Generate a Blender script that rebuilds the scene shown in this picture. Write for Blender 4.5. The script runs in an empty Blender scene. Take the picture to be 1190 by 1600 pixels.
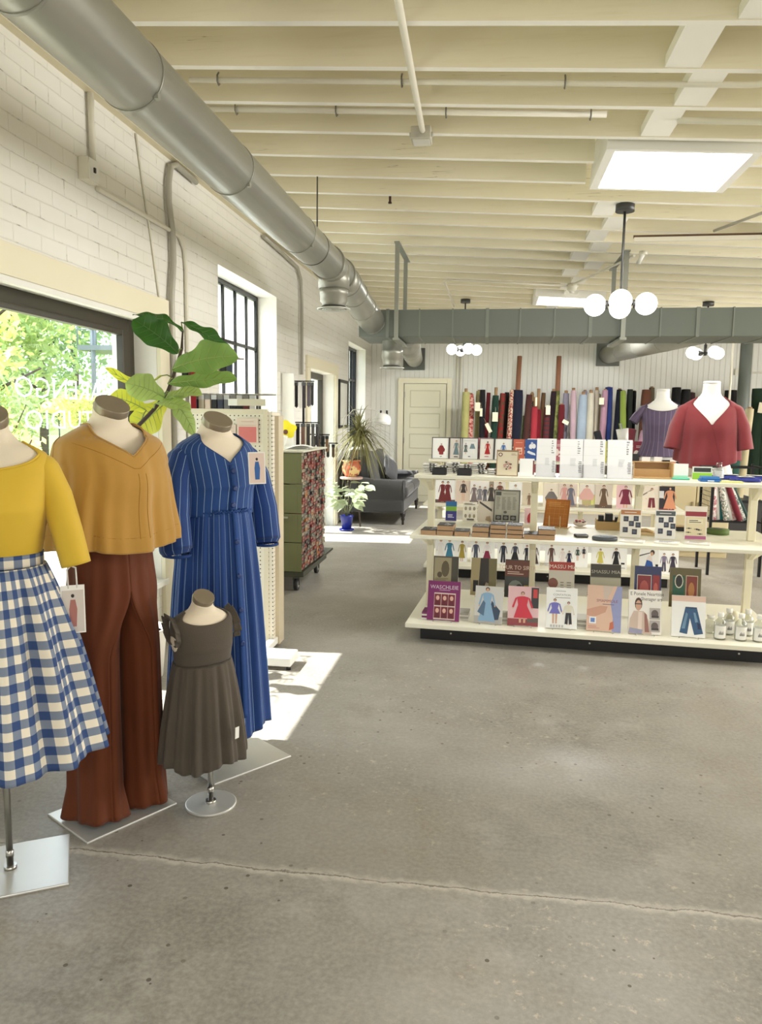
import bpy, math, random
from math import sin, cos, pi, radians as rad
from mathutils import Matrix, Vector
import numpy as np

SC = bpy.context.scene
COL = SC.collection
random.seed(7)

# ------------------------------------------------------------------ camera
cam_data = bpy.data.cameras.new('camera')
cam = bpy.data.objects.new('camera', cam_data)
COL.objects.link(cam)
cam_data.sensor_fit = 'VERTICAL'
cam_data.sensor_height = 36.0
cam_data.lens = 1180.0 / 1600.0 * 36.0
cam_data.clip_start = 0.05
cam_data.clip_end = 200
_y, _p, _r = rad(8.15), rad(7.15), rad(0.75)
_f = Vector((-sin(_y) * cos(_p), cos(_y) * cos(_p), -sin(_p)))
_rt = Vector((cos(_y), sin(_y), 0))
_dn = _f.cross(_rt)
_rt2 = cos(_r) * _rt - sin(_r) * _dn
_dn2 = sin(_r) * _rt + cos(_r) * _dn
_m = Matrix((( _rt2.x, -_dn2.x, -_f.x), (_rt2.y, -_dn2.y, -_f.y), (_rt2.z, -_dn2.z, -_f.z)))
cam.matrix_world = Matrix.Translation((2.13, 0, 1.5)) @ _m.to_4x4()
SC.camera = cam

# ------------------------------------------------------------------ view, world, sun, area lights
SC.view_settings.view_transform = 'Standard'
SC.view_settings.look = 'None'
SC.view_settings.exposure = 0.66
SC.view_settings.gamma = 1.0
SC.view_settings.use_curve_mapping = False

world = bpy.data.worlds.new('sky')
SC.world = world
world.use_nodes = True
_wn = world.node_tree.nodes
_wn.clear()
_wo = _wn.new('ShaderNodeOutputWorld')
_wb = _wn.new('ShaderNodeBackground')
_wb.inputs[0].default_value = (0.80, 0.90, 1.0, 1)
_wb.inputs[1].default_value = 2.6
world.node_tree.links.new(_wb.outputs[0], _wo.inputs[0])

def lamp(name, kind, energy, color, loc, direction=None, size=None, size_y=None):
    d = bpy.data.lights.new(name, kind)
    d.energy = energy
    d.color = color
    o = bpy.data.objects.new(name, d)
    COL.objects.link(o)
    o.location = loc
    if direction is not None:
        o.rotation_euler = Vector(direction).to_track_quat('-Z', 'Y').to_euler()
    if kind == 'AREA':
        d.shape = 'RECTANGLE'
        d.size = size
        d.size_y = size_y
    return o

sun = lamp('sun', 'SUN', 11.0, (1.0, 0.975, 0.93), (-6, 4, 9), (1, 0.07, -1.37))
sun.data.angle = rad(0.6)
# unseen fill lamps, added behind the camera and along the solid right wall
lamp('rear_fill', 'AREA', 66, (1.0, 0.98, 0.95), (3.8, -3.3, 1.75), (0.0, 1, 0.02), 6.0, 2.0)
lamp('side_fill', 'AREA', 410, (1.0, 0.985, 0.96), (8.8, 7.6, 1.75), (-1, 0.12, 0.0), 9.0, 1.8)
lamp('skylight_daylight', 'AREA', 18, (0.97, 0.985, 1.0), (3.13, 4.93, 2.97), (0, 0, -1), 0.75, 0.66)
lamp('far_skylight_daylight', 'AREA', 90, (0.97, 0.985, 1.0), (3.05, 10.1, 2.96), (0, 0, -1), 0.75, 0.66)
lamp('rear_overhead_fill', 'AREA', 25, (0.97, 0.985, 1.0), (3.13, -0.6, 2.97), (0, 0, -1), 0.75, 0.66)  # added overhead fill behind the camera; the roof has no opening here

# ------------------------------------------------------------------ materials
def lin(c):
    c = c / 255.0
    return c / 12.92 if c <= 0.04045 else ((c + 0.055) / 1.055) ** 2.4

def rgb(c):
    return (lin(c[0]), lin(c[1]), lin(c[2]), 1.0)

_MC = {}

def M(c, rough=0.6, metal=0.0, noise=0.0, nscale=8.0, bump=0.0, bscale=60.0, spec=0.5, sheen=0.0, coat=0.0):
    """plain surface of sRGB colour c, with optional tonal noise and fine bump"""
    key = (tuple(c), rough, metal, noise, nscale, bump, bscale, spec, sheen, coat)
    if key in _MC:
        return _MC[key]
    m = bpy.data.materials.new('surface')
    m.use_nodes = True
    nt = m.node_tree
    b = nt.nodes['Principled BSDF']
    b.inputs['Base Color'].default_value = rgb(c)
    b.inputs['Roughness'].default_value = rough
    b.inputs['Metallic'].default_value = metal
    b.inputs['Specular IOR Level'].default_value = spec
    if sheen:
        b.inputs['Sheen Weight'].default_value = sheen
    if coat:
        b.inputs['Coat Weight'].default_value = coat
    if noise or bump:
        tc = nt.nodes.new('ShaderNodeTexCoord')
    if noise:
        n = nt.nodes.new('ShaderNodeTexNoise')
        n.inputs['Scale'].default_value = nscale
        n.inputs['Detail'].default_value = 4
        nt.links.new(tc.outputs['Object'], n.inputs['Vector'])
        mx = nt.nodes.new('ShaderNodeMix')
        mx.data_type = 'RGBA'
        mx.inputs[6].default_value = tuple(min(1, x * (1 - noise)) for x in rgb(c)[:3]) + (1,)
        mx.inputs[7].default_value = tuple(min(1, x * (1 + noise)) for x in rgb(c)[:3]) + (1,)
        nt.links.new(n.outputs['Fac'], mx.inputs[0])
        nt.links.new(mx.outputs[2], b.inputs['Base Color'])
    if bump:
        n2 = nt.nodes.new('ShaderNodeTexNoise')
        n2.inputs['Scale'].default_value = bscale
        n2.inputs['Detail'].default_value = 3
        nt.links.new(tc.outputs['Object'], n2.inputs['Vector'])
        bp = nt.nodes.new('ShaderNodeBump')
        bp.inputs['Strength'].default_value = bump
        bp.inputs['Distance'].default_value = 0.01
        nt.links.new(n2.outputs['Fac'], bp.inputs['Height'])
        nt.links.new(bp.outputs['Normal'], b.inputs['Normal'])
    _MC[key] = m
    return m

class NT:
    """tiny node helper"""
    def __init__(self, name):
        self.m = bpy.data.materials.new(name)
        self.m.use_nodes = True
        self.t = self.m.node_tree
        self.b = self.t.nodes['Principled BSDF']
        self.out = self.t.nodes['Material Output']
    def n(self, kind, **kw):
        nd = self.t.nodes.new(kind)
        for k, v in kw.items():
            setattr(nd, k, v)
        return nd
    def l(self, a, b):
        self.t.links.new(a, b)
    def math(self, op, a, b=None, c=None):
        nd = self.n('ShaderNodeMath', operation=op)
        for i, v in enumerate((a, b, c)):
            if v is None:
                continue
            if isinstance(v, (int, float)):
                nd.inputs[i].default_value = v
            else:
                self.l(v, nd.inputs[i])
        return nd.outputs[0]
    def mix(self, fac, a, b):
        nd = self.n('ShaderNodeMix', data_type='RGBA')
        for i, v in ((0, fac), (6, a), (7, b)):
            if isinstance(v, (int, float)):
                nd.inputs[i].default_value = v
            elif isinstance(v, tuple):
                nd.inputs[i].default_value = v
            else:
                self.l(v, nd.inputs[i])
        return nd.outputs[2]
    def noise(self, vec, scale, detail=4, rough=0.5):
        nd = self.n('ShaderNodeTexNoise')
        nd.inputs['Scale'].default_value = scale
        nd.inputs['Detail'].default_value = detail
        nd.inputs['Roughness'].default_value = rough
        self.l(vec, nd.inputs['Vector'])
        return nd.outputs['Fac']
    def ramp(self, fac, lo, hi):
        nd = self.n('ShaderNodeMapRange')
        nd.inputs[1].default_value = lo
        nd.inputs[2].default_value = hi
        self.l(fac, nd.inputs[0])
        return nd.outputs[0]
    def bump(self, h, strength, dist=0.01):
        nd = self.n('ShaderNodeBump')
        nd.inputs['Strength'].default_value = strength
        nd.inputs['Distance'].default_value = dist
        self.l(h, nd.inputs['Height'])
        self.l(nd.outputs[0], self.b.inputs['Normal'])

def glow(c, strength, name='glowing'):
    k = ('glow', tuple(c), strength)
    if k in _MC:
        return _MC[k]
    m = bpy.data.materials.new(name)
    m.use_nodes = True
    b = m.node_tree.nodes['Principled BSDF']
    b.inputs['Base Color'].default_value = rgb(c)
    b.inputs['Emission Color'].default_value = rgb(c)
    b.inputs['Emission Strength'].default_value = strength
    _MC[k] = m
    return m

def glassy(c=(255, 255, 255), rough=0.0, clear=0.85, name='glass'):
    """thin clear sheet: mostly transparent with a glossy reflection"""
    k = ('glassy', tuple(c), rough, clear)
    if k in _MC:
        return _MC[k]
    m = bpy.data.materials.new(name)
    m.use_nodes = True
    nt = m.node_tree
    nt.nodes.remove(nt.nodes['Principled BSDF'])
    tr = nt.nodes.new('ShaderNodeBsdfTransparent')
    tr.inputs[0].default_value = rgb(c)
    gl = nt.nodes.new('ShaderNodeBsdfGlossy')
    gl.inputs['Roughness'].default_value = rough
    fr = nt.nodes.new('ShaderNodeLayerWeight')
    fr.inputs[0].default_value = 0.5
    pw = nt.nodes.new('ShaderNodeMath')
    pw.operation = 'POWER'
    pw.inputs[1].default_value = 4.0
    nt.links.new(fr.outputs['Facing'], pw.inputs[0])
    mp = nt.nodes.new('ShaderNodeMath')
    mp.operation = 'MULTIPLY_ADD'
    mp.inputs[1].default_value = 0.5
    mp.inputs[2].default_value = 0.02 + (1 - clear) * 0.3
    mp.use_clamp = True
    mx = nt.nodes.new('ShaderNodeMixShader')
    nt.links.new(pw.outputs[0], mp.inputs[0])
    nt.links.new(mp.outputs[0], mx.inputs[0])
    nt.links.new(tr.outputs[0], mx.inputs[1])
    nt.links.new(gl.outputs[0], mx.inputs[2])
    nt.links.new(mx.outputs[0], nt.nodes['Material Output'].inputs[0])
    _MC[k] = m
    return m

def thin_leaf(c, c2, name='leaf', trans=0.45):
    """leaf tissue: diffuse and translucent"""
    m = bpy.data.materials.new(name)
    m.use_nodes = True
    nt = m.node_tree
    b = nt.nodes['Principled BSDF']
    tl = nt.nodes.new('ShaderNodeBsdfTranslucent')
    tl.inputs[0].default_value = rgb(c2)
    b.inputs['Roughness'].default_value = 0.45
    mx = nt.nodes.new('ShaderNodeMixShader')
    mx.inputs[0].default_value = trans
    tc = nt.nodes.new('ShaderNodeTexCoord')
    n = nt.nodes.new('ShaderNodeTexNoise')
    n.inputs['Scale'].default_value = 5
    nt.links.new(tc.outputs['Object'], n.inputs['Vector'])
    mc = nt.nodes.new('ShaderNodeMix')
    mc.data_type = 'RGBA'
    r = rgb(c)
    mc.inputs[6].default_value = tuple(x * 0.75 for x in r[:3]) + (1,)
    mc.inputs[7].default_value = tuple(min(1, x * 1.25) for x in r[:3]) + (1,)
    nt.links.new(n.outputs['Fac'], mc.inputs[0])
    nt.links.new(mc.outputs[2], b.inputs['Base Color'])
    nt.links.new(b.outputs[0], mx.inputs[1])
    nt.links.new(tl.outputs[0], mx.inputs[2])
    nt.links.new(mx.outputs[0], nt.nodes['Material Output'].inputs[0])
    return m

# ------------------------------------------------------------------ mesh builder
class MB:
    def __init__(self):
        self.v, self.f, self.mi, self.sm, self.uv = [], [], [], [], {}
        self.X = Matrix.Identity(4)
        self.flip = False
    def add(self, vs, fs, mat=0, smooth=False, uvs=None):
        o = len(self.v)
        X = self.X
        for p in vs:
            self.v.append(tuple(X @ Vector(p)))
        for fc in fs:
            if uvs is not None:
                self.uv[len(self.f)] = [uvs[i] for i in fc]
            self.f.append([i + o for i in fc])
            self.mi.append(mat)
            self.sm.append(smooth)
        return self
    def box(self, x0, y0, z0, x1, y1, z1, mat=0):
        vs = [(x0, y0, z0), (x1, y0, z0), (x1, y1, z0), (x0, y1, z0), (x0, y0, z1), (x1, y0, z1), (x1, y1, z1), (x0, y1, z1)]
        fs = [(3, 2, 1, 0), (4, 5, 6, 7), (0, 1, 5, 4), (1, 2, 6, 5), (2, 3, 7, 6), (3, 0, 4, 7)]
        return self.add(vs, fs, mat)
    def cyl(self, p0, p1, r0, r1=None, n=16, mat=0, caps=True, smooth=True):
        return self.tube([p0, p1], [r0, r0 if r1 is None else r1], n, mat, caps, smooth)
    def tube(self, pts, r, n=10, mat=0, caps=True, smooth=True):
        pts = [Vector(p) for p in pts]
        if not isinstance(r, (list, tuple)):
            r = [r] * len(pts)
        rings = []
        ref = None
        for i, p in enumerate(pts):
            a = pts[max(i - 1, 0)]
            b = pts[min(i + 1, len(pts) - 1)]
            t = (b - a).normalized()
            if i and i < len(pts) - 1:
                t = ((pts[i] - a).normalized() + (b - pts[i]).normalized()).normalized()
            if ref is None:
                ref = Vector((0, 0, 1)) if abs(t.z) < 0.9 else Vector((1, 0, 0))
            u = (ref - t * ref.dot(t)).normalized()
            w = t.cross(u)
            ref = u
            rings.append([p + (u * cos(2 * pi * k / n) + w * sin(2 * pi * k / n)) * r[i] for k in range(n)])
        return self.loft(rings, True, caps, mat, smooth)
    def loft(self, rings, closed=True, caps=False, mat=0, smooth=True, uv=None):
        n = len(rings[0])
        vs = [p for r in rings for p in r]
        fs = []
        for i in range(len(rings) - 1):
            for k in range(n if closed else n - 1):
                k2 = (k + 1) % n
                fs.append((i * n + k, i * n + k2, (i + 1) * n + k2, (i + 1) * n + k))
        self.add(vs, fs, mat, smooth)
        if caps:
            o = len(self.v) - len(vs)
            for fc in ([o + k for k in range(n)][::-1], [o + (len(rings) - 1) * n + k for k in range(n)]):
                self.f.append(fc); self.mi.append(mat); self.sm.append(False)
        return self
    def grid(self, fn, nu, nv, mat=0, smooth=True, uvfn=None, closed=False):
        """fn(i/nu, j/nv) -> point"""
        vs, uvs, fs = [], [], []
        for j in range(nv + 1):
            for i in range(nu + 1):
                vs.append(fn(i / nu, j / nv))
                uvs.append(uvfn(i / nu, j / nv) if uvfn else (i / nu, j / nv))
        for j in range(nv):
            for i in range(nu):
                a = j * (nu + 1) + i
                fs.append((a, a + 1, a + nu + 2, a + nu + 1))
        return self.add(vs, fs, mat, smooth, uvs)
    def lathe(self, prof, c=(0, 0, 0), n=24, mat=0, smooth=True, caps=True):
        rings = [[(c[0] + r * cos(2 * pi * k / n), c[1] + r * sin(2 * pi * k / n), c[2] + z) for k in range(n)] for r, z in prof]
        return self.loft(rings, True, caps, mat, smooth)
    def ball(self, c, r, n=16, mat=0, sz=1.0, sx=1.0, sy=1.0):
        m = max(6, n // 2)
        rings = []
        for j in range(m + 1):
            a = -pi / 2 + pi * j / m
            a = max(-pi / 2 + 0.02, min(pi / 2 - 0.02, a))
            rings.append([(c[0] + r * sx * cos(a) * cos(2 * pi * k / n), c[1] + r * sy * cos(a) * sin(2 * pi * k / n), c[2] + r * sz * sin(a)) for k in range(n)])
        return self.loft(rings, True, True, mat, True)
    def poly(self, pts, mat=0, y=0.0):
        """flat polygon in the local xz plane, facing -y"""
        return self.add([(p[0], y, p[1]) for p in pts], [tuple(range(len(pts)))], mat)
    def prism(self, pts, y0, y1, mat=0):
        n = len(pts)
        vs = [(p[0], y0, p[1]) for p in pts] + [(p[0], y1, p[1]) for p in pts]
        fs = [tuple(range(n)), tuple(range(2 * n - 1, n - 1, -1))]
        for i in range(n):
            j = (i + 1) % n
            fs.append((i + n, j + n, j, i))
        return self.add(vs, fs, mat)
    def build(self, name, mats, parent=None, loc=None, rz=None, rot=None, bevel=0.0, subsurf=0, solid=0.0):
        me = bpy.data.meshes.new(name)
        me.from_pydata(self.v, [], self.f)
        if not isinstance(mats, (list, tuple)):
            mats = [mats]
        for m in mats:
            me.materials.append(m)
        me.polygons.foreach_set('material_index', self.mi)
        me.polygons.foreach_set('use_smooth', self.sm)
        if self.uv:
            lay = me.uv_layers.new(name='UVMap')
            for pi_, p in enumerate(me.polygons):
                u = self.uv.get(pi_)
                if u:
                    for k, li in enumerate(p.loop_indices):
                        lay.data[li].uv = u[k]
        me.update()
        o = bpy.data.objects.new(name, me)
        COL.objects.link(o)
        if parent is not None:
            o.parent = parent
        if loc is not None:
            o.location = loc
        if rz is not None:
            o.rotation_euler = (0, 0, rz)
        if rot is not None:
            o.rotation_euler = rot
        if solid:
            md = o.modifiers.new('thickness', 'SOLIDIFY')
            md.thickness = solid
            md.offset = 0
        if bevel:
            md = o.modifiers.new('soft_edge', 'BEVEL')
            md.width = bevel
            md.segments = 2
            md.limit_method = 'ANGLE'
            md.angle_limit = rad(40)
        if subsurf:
            md = o.modifiers.new('smooth', 'SUBSURF')
            md.levels = md.render_levels = subsurf
        return o

def tag(o, label, cat, group=None):
    o['label'] = label
    o['category'] = cat
    if group:
        o['group'] = group
    return o

def thing(name, label, cat, loc=(0, 0, 0), rz=0.0, group=None):
    o = bpy.data.objects.new(name, None)
    o.empty_display_size = 0.1
    COL.objects.link(o)
    o.location = loc
    o.rotation_euler = (0, 0, rz)
    return tag(o, label, cat, group)

def structure(o, label=None):
    o['kind'] = 'structure'
    if label:
        o['label'] = label
    return o

def copy_tree(o, parent=None):
    c = o.copy()
    COL.objects.link(c)
    if parent is not None:
        c.parent = parent
    for ch in list(o.children):
        copy_tree(ch, c)
    return c

# lettering is turned to meshes once, before the scene fills up
_TXT = {}
def text_mesh(s):
    if s not in _TXT:
        cu = bpy.data.curves.new('lettering', 'FONT')
        cu.body = s
        cu.size = 1.0
        cu.resolution_u = 2
        cu.align_x = 'CENTER'
        if s in ('MARENGO', 'STUDIO'):
            cu.offset = -0.014
        ob = bpy.data.objects.new('lettering', cu)
        COL.objects.link(ob)
        dg = bpy.context.evaluated_depsgraph_get()
        me = bpy.data.meshes.new_from_object(ob.evaluated_get(dg))
        _TXT[s] = ([tuple(v.co) for v in me.vertices], [tuple(p.vertices) for p in me.polygons])
        bpy.data.objects.remove(ob)
        bpy.data.meshes.remove(me)
        bpy.data.curves.remove(cu)
    return _TXT[s]
for _s in ('MARENGO', 'STUDIO', 'WASCHLEIE', 'E Ponele Nearttise', 'Shenager ars', 'SMASSU MIA', 'autostille', 'SMAMMOLE', 'CONTATION', 'TOUR TO SIRTR'):
    text_mesh(_s)

def write(mb, s, cx, z, size, mat, y=0.0, mirror=False, sx=1.0):
    """lettering in the local xz plane, facing -y"""
    vs, fs = text_mesh(s)
    k = -1 if mirror else 1
    out = [(cx + k * p[0] * size * sx, y, z + p[1] * size) for p in vs]
    mb.add(out, [f[::-1] if mirror else f for f in fs], mat)
# ------------------------------------------------------------------ the shell of the shop
def concrete():
    k = NT('polished_concrete')
    tc = k.n('ShaderNodeTexCoord').outputs['Object']
    sp = k.n('ShaderNodeSeparateXYZ')
    k.l(tc, sp.inputs[0])
    big = k.noise(tc, 0.9, 5, 0.6)
    mid = k.noise(tc, 4.0, 6, 0.65)
    fine = k.noise(tc, 60.0, 3, 0.6)
    c = k.mix(k.ramp(big, 0.36, 0.64), rgb((118, 113, 104)), rgb((174, 170, 162)))
    c = k.mix(k.ramp(mid, 0.35, 0.70), c, rgb((156, 150, 139)))
    st = k.ramp(k.noise(tc, 1.7, 5, 0.6), 0.56, 0.70)
    c = k.mix(k.math('MULTIPLY', st, 0.35), c, rgb((136, 120, 94)))
    st2 = k.ramp(k.noise(tc, 2.6, 6, 0.7), 0.55, 0.72)
    c = k.mix(k.math('MULTIPLY', st2, 0.45), c, rgb((196, 192, 184)))
    c = k.mix(k.math('MULTIPLY', k.ramp(fine, 0.35, 0.75), 0.34), c, rgb((206, 201, 192)))
    # dark aggregate specks and pale scuffs
    vo = k.n('ShaderNodeTexVoronoi')
    vo.inputs['Scale'].default_value = 14.0
    k.l(tc, vo.inputs['Vector'])
    zone = k.ramp(k.noise(tc, 1.3, 3), 0.44, 0.54)
    speck = k.math('MULTIPLY', k.math('LESS_THAN', vo.outputs['Distance'], 0.10), zone)
    c = k.mix(k.math('MULTIPLY', speck, 0.8), c, rgb((78, 70, 58)))
    sc = k.math('MULTIPLY', k.ramp(k.noise(tc, 22.0, 6, 0.75), 0.58, 0.66), k.ramp(k.noise(tc, 0.8, 2), 0.46, 0.58))
    c = k.mix(k.math('MULTIPLY', sc, 0.75), c, rgb((216, 205, 184)))
    # the sawn joint across the slab, broken along its edge
    wob = k.math('MULTIPLY', k.math('SUBTRACT', k.noise(tc, 5.0, 6, 0.75), 0.5), 0.075)
    yy = k.math('ADD', k.math('SUBTRACT', sp.outputs[1], 2.275), wob)
    d = k.math('ABSOLUTE', yy)
    chip = k.math('MULTIPLY', k.ramp(k.math('ADD', d, k.math('MULTIPLY', k.math('SUBTRACT', k.noise(tc, 30.0, 4, 0.7), 0.45), 0.09)), 0.034, 0.012), 0.75)
    line = k.ramp(d, 0.0045, 0.0015)
    c = k.mix(chip, c, rgb((208, 202, 190)))
    c = k.mix(k.math('MULTIPLY', line, 0.75), c, rgb((96, 88, 76)))
    # nearer slab is a little paler
    slab = k.math('GREATER_THAN', yy, 0.0)
    c = k.mix(k.math('MULTIPLY', slab, 0.22), c, rgb((128, 120, 108)))
    k.l(c, k.b.inputs['Base Color'])
    k.l(k.ramp(mid, -1.2, 2.4), k.b.inputs['Roughness'])
    h = k.math('SUBTRACT', k.math('ADD', k.math('MULTIPLY', mid, 0.4), k.math('MULTIPLY', fine, 0.25)), k.math('ADD', line, k.math('MULTIPLY', speck, 0.4)))
    k.bump(h, 0.22, 0.006)
    return k.m

def brick_paint():
    k = NT('painted_brick')
    tc = k.n('ShaderNodeTexCoord').outputs['Object']
    sp = k.n('ShaderNodeSeparateXYZ')
    k.l(tc, sp.inputs[0])
    cb = k.n('ShaderNodeCombineXYZ')
    k.l(sp.outputs[1], cb.inputs[0])
    k.l(sp.outputs[2], cb.inputs[1])
    wv = k.n('ShaderNodeVectorMath', operation='ADD')
    wn = k.n('ShaderNodeTexNoise')
    wn.inputs['Scale'].default_value = 5
    k.l(tc, wn.inputs['Vector'])
    ws = k.n('ShaderNodeVectorMath', operation='SCALE')
    ws.inputs['Scale'].default_value = 0.012
    k.l(wn.outputs['Color'], ws.inputs[0])
    k.l(cb.outputs[0], wv.inputs[0])
    k.l(ws.outputs[0], wv.inputs[1])
    br = k.n('ShaderNodeTexBrick')
    br.inputs['Scale'].default_value = 1.0
    br.inputs['Mortar Size'].default_value = 0.004
    br.inputs['Mortar Smooth'].default_value = 0.6
    br.inputs['Brick Width'].default_value = 0.215
    br.inputs['Row Height'].default_value = 0.078
    k.l(wv.outputs[0], br.inputs['Vector'])
    mort = br.outputs['Fac']
    wear = k.ramp(k.noise(tc, 9.0, 6, 0.7), 0.55, 0.68)
    c = k.mix(k.ramp(k.noise(tc, 1.2, 3), 0.3, 0.7), rgb((230, 226, 215)), rgb((238, 235, 226)))
    c = k.mix(k.math('MULTIPLY', mort, 0.15), c, rgb((176, 167, 148)))
    c = k.mix(k.math('MULTIPLY', k.math('MULTIPLY', mort, wear), 0.75), c, rgb((112, 102, 86)))
    k.l(c, k.b.inputs['Base Color'])
    k.b.inputs['Roughness'].default_value = 0.6
    h = k.math('ADD', k.math('MULTIPLY', mort, -1.0), k.math('MULTIPLY', k.noise(tc, 25.0, 5), 0.35))
    k.bump(h, 0.5, 0.006)
    return k.m

def beadboard():
    k = NT('beadboard')
    tc = k.n('ShaderNodeTexCoord').outputs['Object']
    sp = k.n('ShaderNodeSeparateXYZ')
    k.l(tc, sp.inputs[0])
    fr = k.math('FRACT', k.math('DIVIDE', sp.outputs[0], 0.085))
    g = k.ramp(k.math('ABSOLUTE', k.math('SUBTRACT', fr, 0.5)), 0.40, 0.5)
    c = k.mix(k.math('MULTIPLY', g, 0.2), rgb((228, 227, 218)), rgb((165, 162, 148)))
    k.l(c, k.b.inputs['Base Color'])
    k.b.inputs['Roughness'].default_value = 0.5
    k.bump(k.math('MULTIPLY', g, -1.0), 0.7, 0.008)
    return k.m

def joist_wood():
    k = NT('cream_painted_timber')
    tc = k.n('ShaderNodeTexCoord').outputs['Object']
    mp = k.n('ShaderNodeMapping')
    mp.inputs['Scale'].default_value = (0.6, 1.0, 9.0)
    k.l(tc, mp.inputs[0])
    gr = k.noise(mp.outputs[0], 5.0, 6, 0.65)
    blot = k.noise(tc, 0.9, 3)
    c = k.mix(k.ramp(blot, 0.3, 0.7), rgb((234, 226, 198)), rgb((238, 232, 208)))
    c = k.mix(k.math('MULTIPLY', k.ramp(gr, 0.52, 0.75), 0.22), c, rgb((206, 190, 150)))
    mp2 = k.n('ShaderNodeMapping')
    mp2.inputs['Scale'].default_value = (0.35, 1.0, 14.0)
    k.l(tc, mp2.inputs[0])
    ck = k.math('MULTIPLY', k.ramp(k.math('ABSOLUTE', k.math('SUBTRACT', k.noise(mp2.outputs[0], 2.2, 3), 0.5)), 0.006, 0.0), k.ramp(k.noise(tc, 1.7, 2), 0.60, 0.66))
    c = k.mix(k.math('MULTIPLY', ck, 0.7), c, rgb((120, 98, 62)))
    k.l(c, k.b.inputs['Base Color'])
    k.b.inputs['Roughness'].default_value = 0.6
    k.bump(gr, 0.08, 0.004)
    return k.m

CONCRETE, BRICK, BEAD, JOIST = concrete(), brick_paint(), beadboard(), joist_wood()
JEDGE_LIT = M((243, 240, 230), 0.5, noise=0.03, nscale=4)  # floor bounce put into the colour: whiter joist undersides and blocking
CREAM = M((234, 226, 198), 0.5, noise=0.03, nscale=3)
CREAM_D = M((226, 216, 184), 0.5)
WHITE = M((238, 236, 228), 0.5)
PLASTER = M((240, 237, 228), 0.7, noise=0.04, nscale=6, bump=0.1, bscale=30)
BRONZE = M((52, 46, 32), 0.4, noise=0.15)
BLACK = M((22, 21, 22), 0.45)
BLACKM = M((26, 26, 28), 0.35, metal=0.4)
STEEL = M((196, 194, 188), 0.28, metal=1.0)
GALV = M((152, 151, 140), 0.36, metal=0.45, noise=0.05, nscale=5)
GREYP = M((122, 126, 118), 0.5, noise=0.05, nscale=4)

mb = MB(); mb.box(-0.3, -3.5, -0.2, 9.3, 13.8, 0)
structure(mb.build('floor', CONCRETE))

def roof_z(x):
    return 3.18 - 0.055 * x

def wall_with_holes(ys, zs, holes, x0, x1, mb, m=0):
    ys = sorted(set(ys + [h[0] for h in holes] + [h[1] for h in holes]))
    zs = sorted(set(zs + [h[2] for h in holes] + [h[3] for h in holes]))
    solid = {}
    for i in range(len(ys) - 1):
        for j in range(len(zs) - 1):
            cy, cz = (ys[i] + ys[i + 1]) / 2, (zs[j] + zs[j + 1]) / 2
            solid[i, j] = not any(h[0] < cy < h[1] and h[2] < cz < h[3] for h in holes)
    for (i, j), s in solid.items():
        if not s:
            continue
        a, b, c, d = ys[i], ys[i + 1], zs[j], zs[j + 1]
        mb.add([(x1, a, c), (x1, b, c), (x1, b, d), (x1, a, d)], [(0, 1, 2, 3)], m)
        mb.add([(x0, a, c), (x0, b, c), (x0, b, d), (x0, a, d)], [(3, 2, 1, 0)], m)
        if not solid.get((i - 1, j)):
            mb.add([(x0, a, c), (x1, a, c), (x1, a, d), (x0, a, d)], [(0, 1, 2, 3)], m + 1)
        if not solid.get((i + 1, j)):
            mb.add([(x0, b, c), (x1, b, c), (x1, b, d), (x0, b, d)], [(3, 2, 1, 0)], m + 1)
        if not solid.get((i, j - 1)):
            mb.add([(x0, a, c), (x1, a, c), (x1, b, c), (x0, b, c)], [(3, 2, 1, 0)], m + 1)
        if not solid.get((i, j + 1)):
            mb.add([(x0, a, d), (x1, a, d), (x1, b, d), (x0, b, d)], [(0, 1, 2, 3)], m + 1)

HOLES = [(0.4, 2.5, 0.5, 2.09), (2.98, 4.66, 0.42, 2.09), (5.79, 7.42, 1.02, 2.66), (8.75, 10.2, 0.0, 2.06), (11.25, 12.8, 1.0, 2.62)]
mb = MB()
wall_with_holes([-3.5, 13.75], [0.0, 3.45], HOLES, -0.3, 0.0, mb)
structure(mb.build('wall_left', [BRICK, PLASTER]))
mb = MB(); mb.box(-0.3, 13.45, 0, 9.3, 13.75, 3.45)
structure(mb.build('wall_back', BEAD))
mb = MB(); mb.box(9.0, -3.5, 0, 9.3, 13.75, 3.45)
structure(mb.build('wall_right', PLASTER))
mb = MB(); mb.box(-0.3, -3.8, 0, 9.3, -3.5, 3.45)
structure(mb.build('wall_rear', PLASTER))

# roof deck above the joists, cut for the skylights
SKY = [(2.72, 3.55, 4.55, 5.30), (2.62, 3.46, 9.70, 10.45)]
mb = MB()
def slab_quad(xa, xb, ya, yb, dz=0.235):
    mb.add([(xa, ya, roof_z(xa) + dz), (xb, ya, roof_z(xb) + dz), (xb, yb, roof_z(xb) + dz), (xa, yb, roof_z(xa) + dz)], [(3, 2, 1, 0)])
    mb.add([(xa, ya, roof_z(xa) + dz + .12), (xb, ya, roof_z(xb) + dz + .12), (xb, yb, roof_z(xb) + dz + .12), (xa, yb, roof_z(xa) + dz + .12)], [(0, 1, 2, 3)])
slab_quad(-0.3, 9.3, -3.8, 13.75)
ceiling = structure(mb.build('ceiling', JOIST))

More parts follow.
